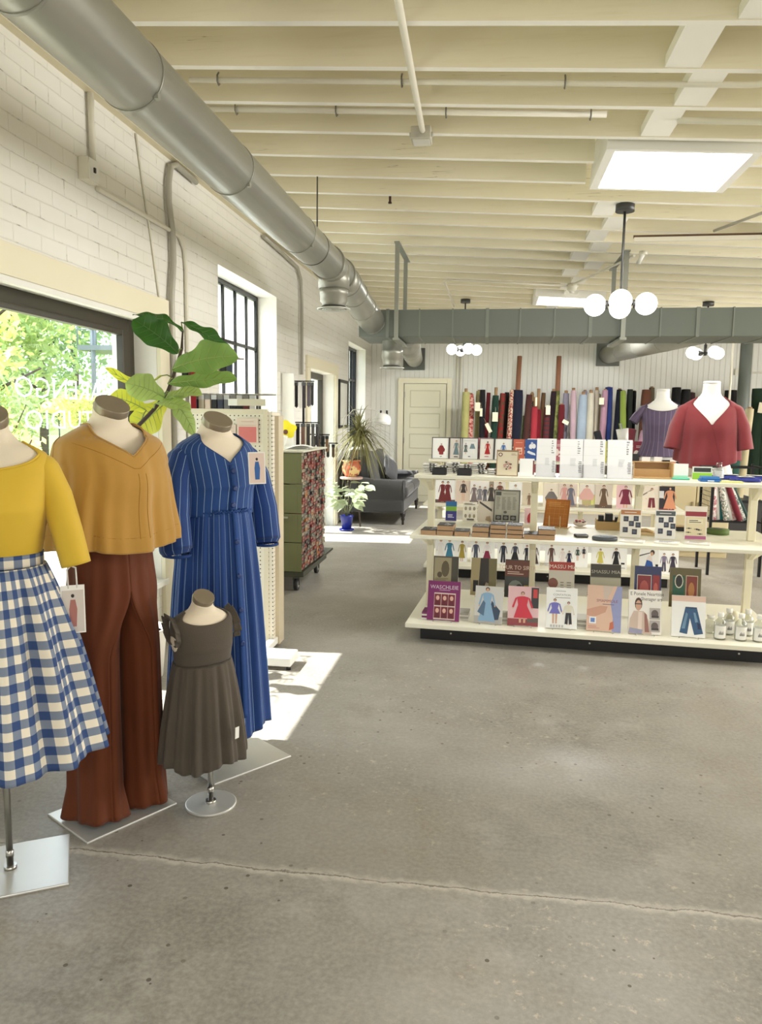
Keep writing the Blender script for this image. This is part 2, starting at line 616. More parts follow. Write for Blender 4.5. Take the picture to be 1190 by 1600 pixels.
def sloped_beam(mb, xa, xb, ya, yb, depth=0.235, lift=0.0):
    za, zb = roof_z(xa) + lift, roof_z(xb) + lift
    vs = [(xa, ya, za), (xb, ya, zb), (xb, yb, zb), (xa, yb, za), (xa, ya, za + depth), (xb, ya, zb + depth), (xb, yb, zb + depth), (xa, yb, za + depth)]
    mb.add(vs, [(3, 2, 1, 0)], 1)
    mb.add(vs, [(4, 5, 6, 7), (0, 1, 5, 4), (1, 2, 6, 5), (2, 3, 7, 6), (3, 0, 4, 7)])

first = 3.24 - 0.406 * 16
rng = random.Random(3)
k = 0
while True:
    y = first + 0.406 * k
    k += 1
    if y > 13.4:
        break
    spans = [(0.0, 9.0)]
    for (xa, xb, ya, yb) in SKY:
        if ya - 0.02 < y + 0.019 < yb + 0.02:
            spans = [(0.0, xa - 0.03), (xb + 0.03, 9.0)]
    mb = MB()
    for a, b in spans:
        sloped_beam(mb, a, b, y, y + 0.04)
    structure(mb.build('joist', [JOIST, JEDGE_LIT], ceiling))
# blocking between the joists, staggered along one line
for k in range(0, 36):
    y = first + 0.406 * k
    x = 2.83 + (0.13 if k % 2 else 0.0) + (0.05 if k % 3 == 0 else 0)
    if any(ya - 0.3 < y < yb + 0.05 for (_, _, ya, yb) in SKY) or y < 2.6:
        continue
    mb = MB()
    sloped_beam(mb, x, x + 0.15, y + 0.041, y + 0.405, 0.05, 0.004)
    structure(mb.build('blocking', JEDGE_LIT, ceiling))
# a ledger where the joists meet the brick
mb = MB(); mb.box(0, -3.5, 3.15, 0.05, 13.45, 3.19)
structure(mb.build('trim_1', CREAM_D))

# skylights: a framed, daylit diffuser
for i, (xa, xb, ya, yb) in enumerate(SKY):
    t = thing('skylight', ('large glowing skylight panel nearest in the ceiling, framed in white' if i == 0 else 'small glowing skylight panel far back, above the grey box duct'), 'skylight', ((xa + xb) / 2, (ya + yb) / 2, roof_z((xa + xb) / 2)))
    t.rotation_euler = (0, math.atan(0.055), 0)
    w, h = (xb - xa) / 2, (yb - ya) / 2
    mb = MB()
    for (a, b, c, d) in ((-w, -w + .05, -h, h), (w - .05, w, -h, h), (-w + .05, w - .05, -h, -h + .03), (-w + .05, w - .05, h - .03, h)):
        mb.box(a, c, -0.035, b, d, 0.22)
    mb.build('frame', WHITE, t)
    mb = MB(); mb.box(-w + .05, -h + .03, 0.0, w - .05, h - .03, 0.01)
    mb.build('diffuser', glow((255, 255, 252), 2.6), t)

# ------------------------------------------------------------------ windows and doors of the left wall
GLASS = glassy((250, 252, 252))
def frosted():
    k = NT('frosted_pane')
    k.t.nodes.remove(k.b)
    tl = k.n('ShaderNodeBsdfTranslucent'); tl.inputs[0].default_value = (0.96, 0.97, 0.97, 1)
    df = k.n('ShaderNodeBsdfDiffuse'); df.inputs[0].default_value = (0.9, 0.92, 0.92, 1)
    mx = k.n('ShaderNodeMixShader'); mx.inputs[0].default_value = 0.12
    k.l(tl.outputs[0], mx.inputs[1]); k.l(df.outputs[0], mx.inputs[2])
    k.l(mx.outputs[0], k.out.inputs[0])
    return k.m
FROST = frosted()

def framed_window(name, y0, y1, z0, z1, x, fw, frame_mat, pane_mat, vbars=(), hbars=(), bar=0.022, depth=0.06):
    mb = MB()
    mb.box(x - depth, y0, z0, x, y0 + fw, z1)
    mb.box(x - depth, y1 - fw, z0, x, y1, z1)
    mb.box(x - depth, y0 + fw, z0, x, y1 - fw, z0 + fw)
    mb.box(x - depth, y0 + fw, z1 - fw, x, y1 - fw, z1)
    o = structure(mb.build(name, frame_mat, bevel=0.004))
    mb = MB()
    for v in vbars:
        mb.box(x - depth * .8, v - bar / 2, z0 + fw, x - 0.005, v + bar / 2, z1 - fw)
    for h in hbars:
        mb.box(x - depth * .75, y0 + fw, h - bar / 2, x - 0.008, y1 - fw, h + bar / 2)
    if mb.v:
        structure(mb.build('window_bar', frame_mat, o))
    mb = MB()
    mb.box(x - depth * .55, y0 + fw * .5, z0 + fw * .5, x - depth * .45, y1 - fw * .5, z1 - fw * .5)
    structure(mb.build('glass', pane_mat, o))
    return o

w1 = framed_window('window_1', 2.98, 4.66, 0.42, 2.09, -0.15, 0.075, BRONZE, GLASS)
mb = MB()
mb.box(-0.19, 4.50, 0.49, -0.145, 4.588, 2.02); mb.box(-0.19, 3.055, 1.985, -0.145, 4.5, 2.02)
structure(mb.build('inner_frame', BRONZE, w1, bevel=0.004))
mb = MB()
mb.X = Matrix.Translation((-0.172, 0, 0)) @ Matrix.Rotation(rad(90), 4, 'Z')
write(mb, 'MARENGO', 3.93, 1.575, 0.155, 0, 0.0, mirror=True, sx=1.34)
write(mb, 'STUDIO', 3.88, 1.415, 0.145, 0, 0.0, mirror=True, sx=1.5)
structure(mb.build('lettering', FROST, w1))
framed_window('window_2', 5.79, 7.42, 1.02, 2.66, -0.19, 0.045, BLACKM, FROST, (6.14, 6.46, 6.78, 7.10), (2.15, 1.6), 0.03)
framed_window('window_3', 11.25, 12.8, 1.0, 2.62, -0.16, 0.045, BLACKM, GLASS, (11.55, 11.86, 12.17, 12.48), (2.1, 1.55), 0.03)
framed_window('window_4', 0.4, 2.5, 0.5, 2.09, -0.15, 0.075, BRONZE, GLASS)
d1 = framed_window('door_1', 8.75, 10.2, 0.0, 2.06, -0.15, 0.075, BRONZE, GLASS, (9.47,), (), 0.09)
mb = MB(); mb.tube([(-0.13, 9.56, 0.95), (-0.09, 9.56, 0.95), (-0.09, 9.56, 1.25), (-0.13, 9.56, 1.25)], 0.01, 8)
structure(mb.build('door_handle', STEEL, d1))
# flat trim boards over and beside the openings
mb = MB(); mb.box(0.001, 0.2, 2.092, 0.03, 4.80, 2.235); mb.box(0.0, 4.661, 0.0, 0.028, 4.80, 2.09)
structure(mb.build('trim_2', CREAM, bevel=0.003))
mb = MB(); mb.box(0.001, 2.98, 2.06, 0.035, 4.69, 2.09)
structure(mb.build('trim_3', WHITE, bevel=0.003))
mb = MB(); mb.box(0.001, 8.6, 2.062, 0.03, 10.36, 2.20); mb.box(0.001, 8.6, 0, 0.028, 8.745, 2.06); mb.box(0.001, 10.205, 0, 0.028, 10.36, 2.06)
structure(mb.build('trim_4', CREAM, bevel=0.003))
mb = MB(); mb.box(-0.16, 5.79, 0.98, 0.03, 7.42, 1.019); mb.box(-0.16, 11.25, 0.96, 0.03, 12.8, 0.999); mb.box(-0.14, 2.96, 0.38, 0.04, 4.69, 0.419)
structure(mb.build('sill_boards', WHITE, bevel=0.004)).name = 'trim_5'
mb = MB(); mb.box(-2.0, -0.2, 2.25, -0.3, 2.75, 2.33)  # unseen slab, added to keep the sun out of the nearest window
structure(mb.build('sun_block_slab', GREYP)).name = 'roof_sun_block'

# back door
mb = MB(); mb.box(0.60, 13.405, 0.005, 1.335, 13.435, 2.09)
d2 = structure(mb.build('door_2', M((228, 222, 196), 0.45), bevel=0.002))
mb = MB()
ph = [(0.12, 0.50), (0.60, 0.86), (0.96, 1.22), (1.32, 1.58), (1.68, 1.98)]
for a, b in ph:
    # sunk panels: a raised border around each
    for (xa, xb, za, zb) in ((0.70, 0.715, a, b), (1.22, 1.235, a, b), (0.715, 1.22, a, a + .015), (0.715, 1.22, b - .015, b)):
        mb.box(xa, 13.398, za, xb, 13.407, zb)
structure(mb.build('door_panel', M((206, 199, 170), 0.5), d2, bevel=0.002))
mb = MB()
for z in (0.25, 1.05, 1.85):
    mb.box(0.590, 13.39, z, 0.612, 13.404, z + 0.1)
structure(mb.build('hinge', STEEL, d2))
mb = MB(); mb.ball((1.28, 13.37, 0.98), 0.028, 12); mb.cyl((1.28, 13.37, 0.98), (1.28, 13.404, 0.98), 0.012, n=10)
structure(mb.build('door_knob', STEEL, d2))
mb = MB(); mb.box(0.49, 13.39, 0, 0.585, 13.448, 2.19); mb.box(1.35, 13.39, 0, 1.43, 13.448, 2.19); mb.box(0.585, 13.39, 2.10, 1.35, 13.448, 2.19)
structure(mb.build('trim_6', CREAM, bevel=0.003))
mb = MB(); mb.box(1.43, 13.42, 0, 9.0, 13.449, 0.14); mb.box(0.03, 13.42, 0, 0.49, 13.449, 0.14)
structure(mb.build('baseboard_back', CREAM))
# ------------------------------------------------------------------ ducts, lights, pipes
def ring(mb, c, axis, r, w, n=32, mat=0):
    a = Vector(axis).normalized() * (w / 2)
    mb.cyl(Vector(c) - a, Vector(c) + a, r, n=n, mat=mat)

DX, DZ, DR = 0.86, 2.665, 0.122
t = thing('round_duct', 'long round grey metal duct running along the painted brick wall', 'duct', (DX, 2.0, DZ))
def P(x, y, z):
    return (x - DX, y - 2.0, z - DZ)
mb = MB(); mb.cyl(P(DX, -3.2, DZ), P(DX, 6.35, DZ), DR, n=40)
mb.build('pipe', GALV, t)
for y in (0.35, 1.15, 1.98, 2.62, 3.62, 4.9):
    mb = MB(); ring(mb, P(DX, y, DZ), (0, 1, 0), DR + 0.0025, 0.012, 40)
    mb.box(0.09, y - 2.012, -0.088, 0.105, y - 1.988, -0.07)
    mb.build('seam_band', M((146, 145, 134), 0.45, metal=0.45), t)
mb = MB()
ring(mb, P(DX, 5.83, DZ), (0, 1, 0), DR + 0.012, 0.03, 40); ring(mb, P(DX, 6.3, DZ), (0, 1, 0), DR + 0.012, 0.03, 40)
mb.cyl(P(DX, 6.06, DZ + 0.02), P(DX, 6.06, DZ - 0.16), DR + .002, n=40)
mb.build('tee', GALV, t)
def drop(parent, c, r, segs, name='drop_diffuser'):
    """vertical neck with rolled bands and a flared ring grille; c is its top centre, segs the band heights"""
    z = 0.0
    mb = MB()
    prof = [(r, 0)]
    for dz, dr in segs:
        prof += [(r + dr, z - 0.004), (r + dr, z - dz)]
        z -= dz
    prof += [(r * 0.84, z - 0.02), (r * 0.84, z - 0.05)]
    z -= 0.05
    mb.lathe(prof[::-1], c, 36)
    p = mb.build(name, GALV, parent)
    g = MB()
    g.lathe([(r * .84, z + .004), (r * 1.22, z - .004), (r * 1.24, z - .012), (r * 1.12, z - .014), (r * .95, z - .008)][::-1], c, 36, caps=False)
    for q in (.8, .62, .44, .26):
        g.lathe([(r * q, z - .006), (r * q * 1.13, z - .016), (r * q * .92, z - .012)][::-1], c, 30, caps=False)
    g.build('grille', M((196, 196, 186), 0.4, metal=0.4), p)
    g = MB(); g.lathe([(r * .9, z + 0.001), (r * .9, z + 0.012)], c, 30)
    g.build('throat', BLACK, p)
drop(t, P(DX, 6.06, DZ - 0.10), 0.108, [(.06, .0), (.045, .006), (.05, .0)])
# segmented elbow down to the box duct
mb = MB()
pts = [P(DX, 6.35, DZ), P(DX + .005, 6.58, DZ - 0.015), P(DX + .03, 6.80, DZ - 0.085), P(DX + .075, 7.02, DZ - 0.18), P(DX + .13, 7.26, DZ - 0.27)]
mb.tube(pts, DR, 40)
e = mb.build('elbow', GALV, t)
for a, b in zip(pts[:-1], pts[1:]):
    mb = MB(); ring(mb, Vector(b) * .98 + Vector(a) * .02, Vector(b) - Vector(a), DR + .003, .012, 40)
    mb.build('elbow_seam', M((146, 145, 134), 0.45, metal=0.45), e)
mb = MB(); mb.cyl(P(0.90, 5.3, DZ + DR - .01), P(0.90, 5.3, 3.14), 0.005, n=8); ring(mb, P(DX, 5.3, DZ), (0, 1, 0), DR + .002, .02, 40)
mb.build('hanger_rod', M((90, 88, 80), 0.5, metal=0.6), t)

BY0, BY1, BZ0, BZ1 = 7.22, 7.88, 2.255, 2.505
BOXG = M((104, 110, 102), 0.5, metal=0.25, noise=0.05, nscale=3)
t = thing('box_duct', 'wide grey rectangular box duct crossing the shop below the joists', 'duct', (0.86, (BY0 + BY1) / 2, BZ0))
def P(x, y, z):
    return (x - .86, y - (BY0 + BY1) / 2, z - BZ0)
mb = MB(); mb.box(*P(0.86, BY0, BZ0), *P(8.6, BY1, BZ1))
mb.build('duct_body', BOXG, t, bevel=0.004)
for i in range(26):
    x = 1.12 + 0.31 * i
    mb = MB(); wd = 0.012 if i % 3 else 0.03
    mb.box(*P(x, BY0 - .006, BZ0 - .006), *P(x + wd, BY1 + .006, BZ1 + .006))
    mb.build('seam', M((120, 125, 116), 0.5, metal=0.25), t)
for x in (1.22, 3.28, 6.4):
    mb = MB()
    top = roof_z(x)
    for y in (BY0 - .02, BY1 + .02):
        mb.box(*P(x - .02, y - .008, BZ0 - .03), *P(x + .02, y + .008, top))
    mb.box(*P(x - .03, BY0 - .05, BZ0 - .035), *P(x + .03, BY1 + .05, BZ0 - .012))
    mb.box(*P(x - .025, BY0 - .06, top - .012), *P(x + .025, BY1 + .2, top + .0))
    mb.build('hanger', M((150, 152, 142), 0.45, metal=0.5), t)
drop(t, P(1.13, 7.62, BZ0 + .005), 0.1, [(.09, .0), (.04, .006), (.05, .003), (.03, -.004)])
for nm, lab, pa, pb in (('round_duct', 'short grey round duct from the box duct to the wall above the panel door', (1.22, 7.89, 2.36), (0.76, 13.40, 2.52)),
                        ('round_duct', 'short grey round duct from the box duct to the wall above the fabric bolts', (4.11, 7.89, 2.39), (4.05, 13.40, 2.60))):
    t = thing(nm, lab, 'duct', pb)
    d = Vector(pa) - Vector(pb)
    mb = MB(); mb.cyl((0, 0.03, 0), d, 0.145, n=32); mb.build('pipe', GALV, t)
    for q in (.25, .5, .75):
        mb = MB(); ring(mb, d * q, d, .148, .014, 32)
        mb.build('seam_band', M((146, 145, 134), 0.45, metal=0.45), t)
    mb = MB(); mb.box(-.19, .0, -.19, .19, .042, .19); mb.build('wall_flange', M((98, 100, 92), 0.5), t, bevel=.004)

# ---- pendants with four globes
GLOBE = glow((255, 253, 246), 2.2)
def pendant(label, x, y, zg, turn, s=1.0):
    t = thing('pendant_light', label, 'lamp', (x, y, roof_z(x)), turn, 'pendants with four glass globes')
    h = roof_z(x) - zg
    dark = M((74, 74, 72), 0.4, metal=0.5)
    mb = MB(); mb.cyl((0, 0, -.05), (0, 0, 0.0), .065, n=28); mb.build('canopy', dark, t)
    mb = MB(); mb.cyl((0, 0, -h), (0, 0, -.04), .009, n=12); mb.build('rod', dark, t)
    mb = MB(); mb.cyl((0, 0, -h - .03), (0, 0, -h + .10), .018, n=16); mb.build('hub', dark, t)
    for k in range(4):
        a = pi / 2 * k
        c, q = cos(a), sin(a)
        mb = MB(); mb.cyl((.015 * c, .015 * q, -h), (.095 * c, .095 * q, -h), .009, n=10)
        mb.cyl((.085 * c, .085 * q, -h), (.108 * c, .108 * q, -h), .03, n=16)
        arm = mb.build('arm', dark, t)
        mb = MB(); mb.ball((.175 * c, .175 * q, -h), .078 * s, 24)
        mb.build('globe', GLOBE, t)
    return t
pendant('nearest four-globe pendant light, hanging in front of the grey box duct', 3.02, 5.75, 2.325, rad(-98.5))
pendant('small four-globe pendant light hanging beyond the box duct, above the panel door', 1.74, 10.45, 2.42, rad(-70), .92)
pendant('small four-globe pendant light hanging beyond the box duct, above the red blouse', 4.66, 9.75, 2.32, rad(-70), .92)

# ---- conduits, boxes and pipes
OFFW = M((226, 221, 204), 0.5)
GREYC = M((178, 174, 160), 0.45, metal=0.2)
def pipe(label, pts, r, mat, name='conduit', clips=()):
    p0 = Vector(pts[0])
    t = thing(name, label, 'pipe', p0)
    mb = MB(); mb.tube([Vector(p) - p0 for p in pts], r, 12); mb.build('tube', mat, t)
    for c in clips:
        mb = MB()
        c = Vector(c) - p0
        mb.tube([c + Vector((0, -.0, .035)), c + Vector((0, -r * 1.5, .015)), c + Vector((0, -r * 1.6, -r)), c + Vector((0, 0, -r * 1.8)), c + Vector((0, r, -r))], .0045, 6)
        mb.build('clip', M((120, 116, 104), 0.5, metal=0.4), t)
    return t
pipe('white painted conduit dropping to the switch box above the shop window', [(.022, 3.893, 3.15), (.022, 3.896, 2.80)], .016, OFFW)
t = thing('junction_box', 'white metal switch box high on the brick wall above the shop window', 'box', (0.0, 3.84, 2.69))
mb = MB(); mb.box(0, -.055, 0, .055, .055, .115); mb.build('box', OFFW, t, bevel=.004)
mb = MB(); mb.box(.055, -.048, .006, .059, .048, .109); mb.build('cover', WHITE, t)
mb = MB(); mb.box(.059, -.008, .045, .066, .008, .07); mb.build('switch_toggle', BLACK, t)
pipe('thin white conduit running along the brick from the switch box, then bending down', [(.016, 3.95, 2.69), (.016, 4.80, 2.695), (.016, 5.02, 2.69), (.016, 5.10, 2.62), (.016, 5.125, 2.5), (.016, 5.125, 1.2)], .013, OFFW)
pipe('thick grey conduit looping down the brick wall beside the fig leaves', [(.03, 5.3, 3.12), (.03, 4.96, 3.13), (.03, 4.87, 3.09), (.03, 4.835, 2.98), (.03, 4.83, 2.86), (.03, 4.88, 2.68), (.03, 4.885, 2.5), (.03, 4.84, 2.25), (.03, 4.838, .4)], .02, GREYC)
pipe('grey conduit bending down the brick wall towards the glass door', [(.03, 6.9, 3.12), (.03, 7.6, 3.10), (.03, 8.12, 3.08), (.03, 8.27, 2.98), (.03, 8.31, 2.75), (.03, 8.31, 1.96)], .018, GREYC)
pipe('slim white cable running down the brick above the window corner', [(.008, 4.43, 3.14), (.008, 4.50, 2.9), (.008, 4.60, 2.6), (.008, 4.70, 2.24)], .006, OFFW, 'cable')
def rz_(x, d=0.0):
    return roof_z(x) + d
pipe('long white pipe running between the joists, bending towards the right edge', [(.6, 3.80, rz_(.6)), (3.2, 3.80, rz_(3.2)), (3.26, 3.78, rz_(3.2, -.01)), (3.36, 3.66, rz_(3.3, -.025)), (4.2, 2.7, rz_(4.2, -.025))], .013, OFFW, 'ceiling_pipe', [(.75, 3.80, rz_(.75)), (1.66, 3.80, rz_(1.66)), (2.42, 3.80, rz_(2.42))])
pipe('second white pipe between the joists, ending short of the skylight', [(.55, 4.155, rz_(.55)), (2.66, 4.155, rz_(2.66))], .016, OFFW, 'ceiling_pipe', [(.72, 4.155, rz_(.72)), (1.27, 4.155, rz_(1.27)), (1.85, 4.155, rz_(1.85)), (2.58, 4.155, rz_(2.58))])
pipe('white pipe stub between the joists right above the skylight', [(3.02, 4.22, rz_(3.02)), (5.4, 4.22, rz_(5.4))], .016, OFFW, 'ceiling_pipe')
pipe('white conduit crossing under the joists towards the small metal box', [(1.745, 2.3, 3.06), (1.735, 3.0, 3.06), (1.71, 4.33, 3.055)], .016, OFFW, 'ceiling_pipe')
t = thing('junction_box', 'small grey metal box at the end of the ceiling conduit', 'box', (1.70, 4.40, 3.02))
mb = MB(); mb.box(-.055, -.06, 0, .055, .06, .066); mb.build('box', M((190, 186, 172), .5, metal=.3, noise=.2, nscale=30), t, bevel=.005)
mb = MB(); mb.box(-.045, -.05, -.006, .045, .05, 0); mb.build('cover', M((204, 200, 188), .5), t)
for sx in (-1, 1):
    mb = MB(); mb.cyl((sx * .065, -.02, .03), (sx * .05, -.02, .03), .014, n=10); mb.build('knockout', GREYC, t)
pipe('thin white conduit framing the ceiling behind the big pendant', [(1.56, 11.0, 3.07), (1.55, 8.95, 3.06), (1.6, 8.85, 3.06), (3.05, 8.95, 2.985)], .012, OFFW, 'ceiling_pipe')
pipe('slanting grey rod crossing the ceiling right of the skylight', [(3.78, 6.33, 2.955), (4.2, 5.0, 2.93)], .011, GREYC, 'ceiling_rod')
pipe('slanting white rod reaching from the ceiling to the round sensor', [(3.36, 7.3, 2.975), (2.99, 8.9, 3.0)], .011, OFFW, 'ceiling_rod')
t = thing('ceiling_sensor', 'round white sensor below the joists, left behind the big pendant', 'sensor', (2.98, 8.95, 2.93))
mb = MB(); mb.lathe([(.03, 0), (.055, .02), (.055, .08)], n=20); mb.build('body', OFFW, t)
mb = MB(); mb.lathe([(.022, -.02), (.03, 0.001)], n=16); mb.build('lens', WHITE, t)
t = thing('ceiling_sensor', 'small white sensor on a swivel beside the big pendant rod', 'sensor', (3.42, 7.2, 2.93))
mb = MB(); mb.cyl((0, 0, .062), (0, 0, .03), .035, n=16); mb.build('mount', OFFW, t)
mb = MB(); mb.cyl((0, 0, .04), (-.03, .05, -.03), .02, n=12); mb.build('body', WHITE, t)
t = thing('track_rail', 'white ceiling track rail with a grey power box at the right', 'rail', (3.2, 6.40, 2.90))
mb = MB(); mb.box(0, -.02, 0, 2.2, .02, .03); mb.build('rail', OFFW, t)
mb = MB(); mb.box(0, .02, .03, 2.2, .035, .055); mb.build('cable', M((110, 84, 62), .6), t)
mb = MB(); mb.box(.98, -.035, -.01, 1.05, .035, .10); mb.build('power_box', M((120, 118, 108), .5, metal=.3), t)
t = thing('bracket', 'small dark metal bracket standing on a joist face, above the round duct', 'bracket', (1.33, 5.87, 3.12))
mb = MB(); mb.box(-.008, -.03, -.02, .008, -.012, .10); mb.build('plate', M((74, 40, 28), .6), t)
mb = MB(); mb.box(-.012, -.034, -.03, .012, -.012, -.02); mb.build('foot', M((60, 34, 26), .6), t)
# column under the box duct and the twin conduit on the beadboard
t = thing('steel_column', 'round grey steel column at the right behind the red blouse', 'column', (5.36, 10.5, 0))
mb = MB(); mb.cyl((0, 0, 0), (0, 0, 2.9), .075, n=28); mb.build('shaft', M((92, 98, 92), .5), t)
mb = MB(); mb.box(-.12, -.12, 0, .12, .12, .015); mb.build('base_plate', M((92, 98, 92), .5), t)
mb = MB(); mb.box(-.09, -.09, 2.86, .09, .09, 2.88); mb.build('cap_plate', M((92, 98, 92), .5), t)
pipe('thin pale conduit clipped beside the grey steel column', [(5.18, 10.46, 2.86), (5.18, 10.46, 1.0), (5.18, 10.46, 0.02)], .014, OFFW)
t = thing('wall_conduit', 'twin pale conduits dropping to an outlet box beside the panel door', 'pipe', (1.55, 13.44, 1.0))
for dx in (-.03, .03):
    mb = MB(); mb.cyl((dx, -.02, .05), (dx, -.02, 1.75), .014, n=10); mb.build('tube', OFFW, t)
mb = MB(); mb.box(-.06, -.05, -.06, .06, 0, .06); mb.build('outlet_box', OFFW, t, bevel=.004)
# ------------------------------------------------------------------ mannequins
FORM = M((228, 214, 190), 0.85, bump=0.12, bscale=300, sheen=0.2)
FORM_W = M((240, 238, 232), 0.8, bump=0.1, bscale=300)
CAP = M((146, 134, 114), 0.36, metal=0.4)
BZ = [.78, .90, 1.00, 1.07, 1.15, 1.22, 1.28, 1.33, 1.365, 1.39, 1.41, 1.43, 1.455, 1.52]
BRX = [.170, .175, .142, .128, .142, .155, .162, .168, .168, .152, .118, .080, .060, .055]
BRF = [.100, .102, .092, .086, .108, .132, .120, .102, .088, .076, .066, .058, .054, .052]
BRB = [.120, .128, .100, .090, .098, .104, .108, .104, .094, .082, .070, .060, .055, .052]

def body(z, th, s=1.0, grow=0.0):
    """point of the torso at height z (unscaled form heights) and angle th; front is -y"""
    rx = np.interp(z, BZ, BRX) + grow
    rf = np.interp(z, BZ, BRF) + grow
    rb = np.interp(z, BZ, BRB) + grow
    c, q = cos(th), sin(th)
    e = 0.88
    x = rx * math.copysign(abs(c) ** e, c)
    y = (rf if q < 0 else rb) * math.copysign(abs(q) ** e, q)
    lean = 0.02 * max(0, (z - 1.38)) / .14
    return Vector((x * s, (y - lean) * s, z * s))

def front(th):
    """0 at the sides and back .. 1 at centre front"""
    return max(0.0, -sin(th))

def dress_form(t, s, dz, z0, mat, cap=True, top=1.5, cap_mat=None):
    mb = MB()
    rings = []
    for z in np.linspace(z0, top, 36):
        tilt = .65 * max(0, (z - 1.41) / (top - 1.41)) if cap else 0
        ring_ = [body(z, 2 * pi * k / 48) for k in range(48)]
        yc_ = sum(p.y for p in ring_) / 48
        rings.append([(p + Vector((0, 0, (p.y - yc_) * tilt))) * s + Vector((0, 0, dz)) for p in ring_])
    mb.loft(rings, True, True)
    mb.build('torso', mat, t)
    if cap:
        c = body(top, 0) * 0.5 + body(top, pi) * 0.5
        mb = MB()
        mb.X = Matrix.Translation(c * s + Vector((0, 0, dz - .006 * s))) @ Matrix.Rotation(rad(32), 4, 'X')
        r = .061 * s
        mb.lathe([(r * .99, 0), (r, .003), (r, .028 * s), (r * .985, .031 * s)], n=40)
        mb.build('neck_cap', cap_mat or CAP, t)

def stand(t, w, d, pole_h, cx=0, cy=0, px=0, py=0, round_=False):
    mb = MB()
    if round_:
        mb.lathe([(w, 0), (w, .008), (w * .985, .011)], (cx, cy, 0), n=48)
    else:
        mb.box(cx - w / 2, cy - d / 2, 0, cx + w / 2, cy + d / 2, .009)
    mb.build('base_plate', M((214, 213, 208), .4, metal=.55, noise=.05, nscale=6), t, bevel=.003)
    mb = MB(); mb.cyl((px, py, .009), (px, py, pole_h), .0105, n=16); mb.cyl((px, py, .05), (px, py, .075), .0125, n=16); mb.cyl((px, py, .009), (px, py, .02), .02, n=16)
    mb.build('pole', STEEL, t)

def neckline(side, frontz, backz, shape):
    def f(th):
        fr = -sin(th)
        if fr > 0:
            a = abs(cos(th))
            if shape == 'v':
                k = a ** 0.75
            else:
                k = 1 - math.sqrt(max(0, 1 - a ** 1.7))
            return frontz + (side - frontz) * min(1, k)
        return side + (backz - side) * (-fr) ** 1.5
    return f

def garment(t, name, mat, fn, zn, zh, n=112, m=44, uvs=(1.0, 1.0), solid=0.004, smooth_top=None):
    """surface fn(z, th) from the hem height zh(th) to the neckline zn(th)"""
    def pt(u, v):
        th = 2 * pi * u
        z = zh(th) + (zn(th) - zh(th)) * v
        return fn(z, th)
    mb = MB()
    mb.grid(pt, n, m, 0, True, lambda u, v: (u * uvs[0], (zh(2 * pi * u) + (zn(2 * pi * u) - zh(2 * pi * u)) * v) * uvs[1]))
    return mb.build(name, mat, t, solid=solid)

def sleeve(t, mat, pts, wid, dep, uvs=(1, 1), n=36, wr=0.0, name='sleeve', frilly=0.0, solid=.003):
    """soft tube along pts; wid, dep are the half sizes across x and y at every point"""
    pts = [Vector(p) for p in pts]
    m = 30
    def lerp(a, v):
        q = v * (len(a) - 1)
        i = min(int(q), len(a) - 2)
        f = q - i
        f = f * f * (3 - 2 * f) * .5 + f * .5
        return a[i] * (1 - f) + a[i + 1] * f
    def pt(u, v):
        th = 2 * pi * u
        c = lerp(pts, v)
        d = lerp(pts, min(1, v + .03)) - lerp(pts, max(0, v - .03))
        d.normalize()
        side = Vector((1, 0, 0)) - d * d.x
        side.normalize()
        fw = d.cross(side)
        w, h = lerp(wid, v), lerp(dep, v)
        wob = 1 + wr * sin(5 * th + 6 * v) * sin(pi * min(1, v * 1.1)) + frilly * sin(11 * th) * v
        return c + side * (w * cos(th) * wob) + fw * (h * sin(th) * wob)
    mb = MB()
    mb.grid(pt, n, m, 0, True, lambda u, v: (u * uvs[0], v * uvs[1]))
    return mb.build(name, mat, t, solid=solid)

def seam(t, name, mat, fn, ths, z_of, r=.0022):
    mb = MB()
    mb.tube([fn(z_of(th), th) for th in ths], r, 6)
    mb.build(name, mat, t)

def cloth(name, c, rough=.85, weave=500, bump=.15, noise=.05, sheen=.25):
    k = NT(name)
    tc = k.n('ShaderNodeTexCoord').outputs['Object']
    a = k.noise(tc, weave, 2)
    b = k.noise(tc, 4, 3)
    r = rgb(c)
    col = k.mix(k.ramp(b, .3, .7), tuple(x * (1 - noise) for x in r[:3]) + (1,), tuple(min(1, x * (1 + noise)) for x in r[:3]) + (1,))
    k.l(col, k.b.inputs['Base Color'])
    k.b.inputs['Roughness'].default_value = rough
    k.b.inputs['Sheen Weight'].default_value = sheen
    k.b.inputs['Specular IOR Level'].default_value = .3
    k.bump(a, bump, .003)
    return k.m

def gingham():
    k = NT('gingham_cloth')
    uv = k.n('ShaderNodeUVMap').outputs[0]
    sp = k.n('ShaderNodeSeparateXYZ')
    k.l(uv, sp.inputs[0])
    u = k.math('LESS_THAN', k.math('FRACT', sp.outputs[0]), .5)
    v = k.math('LESS_THAN', k.math('FRACT', sp.outputs[1]), .5)
    s = k.math('MULTIPLY', k.math('ADD', u, v), .5)
    w = rgb((232, 222, 202)); b = rgb((46, 70, 118)); g = rgb((122, 132, 150))
    c = k.mix(k.math('GREATER_THAN', s, .25), w, g)
    c = k.mix(k.math('GREATER_THAN', s, .75), c, b)
    k.l(c, k.b.inputs['Base Color'])
    k.b.inputs['Roughness'].default_value = .85
    tc = k.n('ShaderNodeTexCoord').outputs['Object']
    k.bump(k.noise(tc, 400, 2), .12, .003)
    return k.m

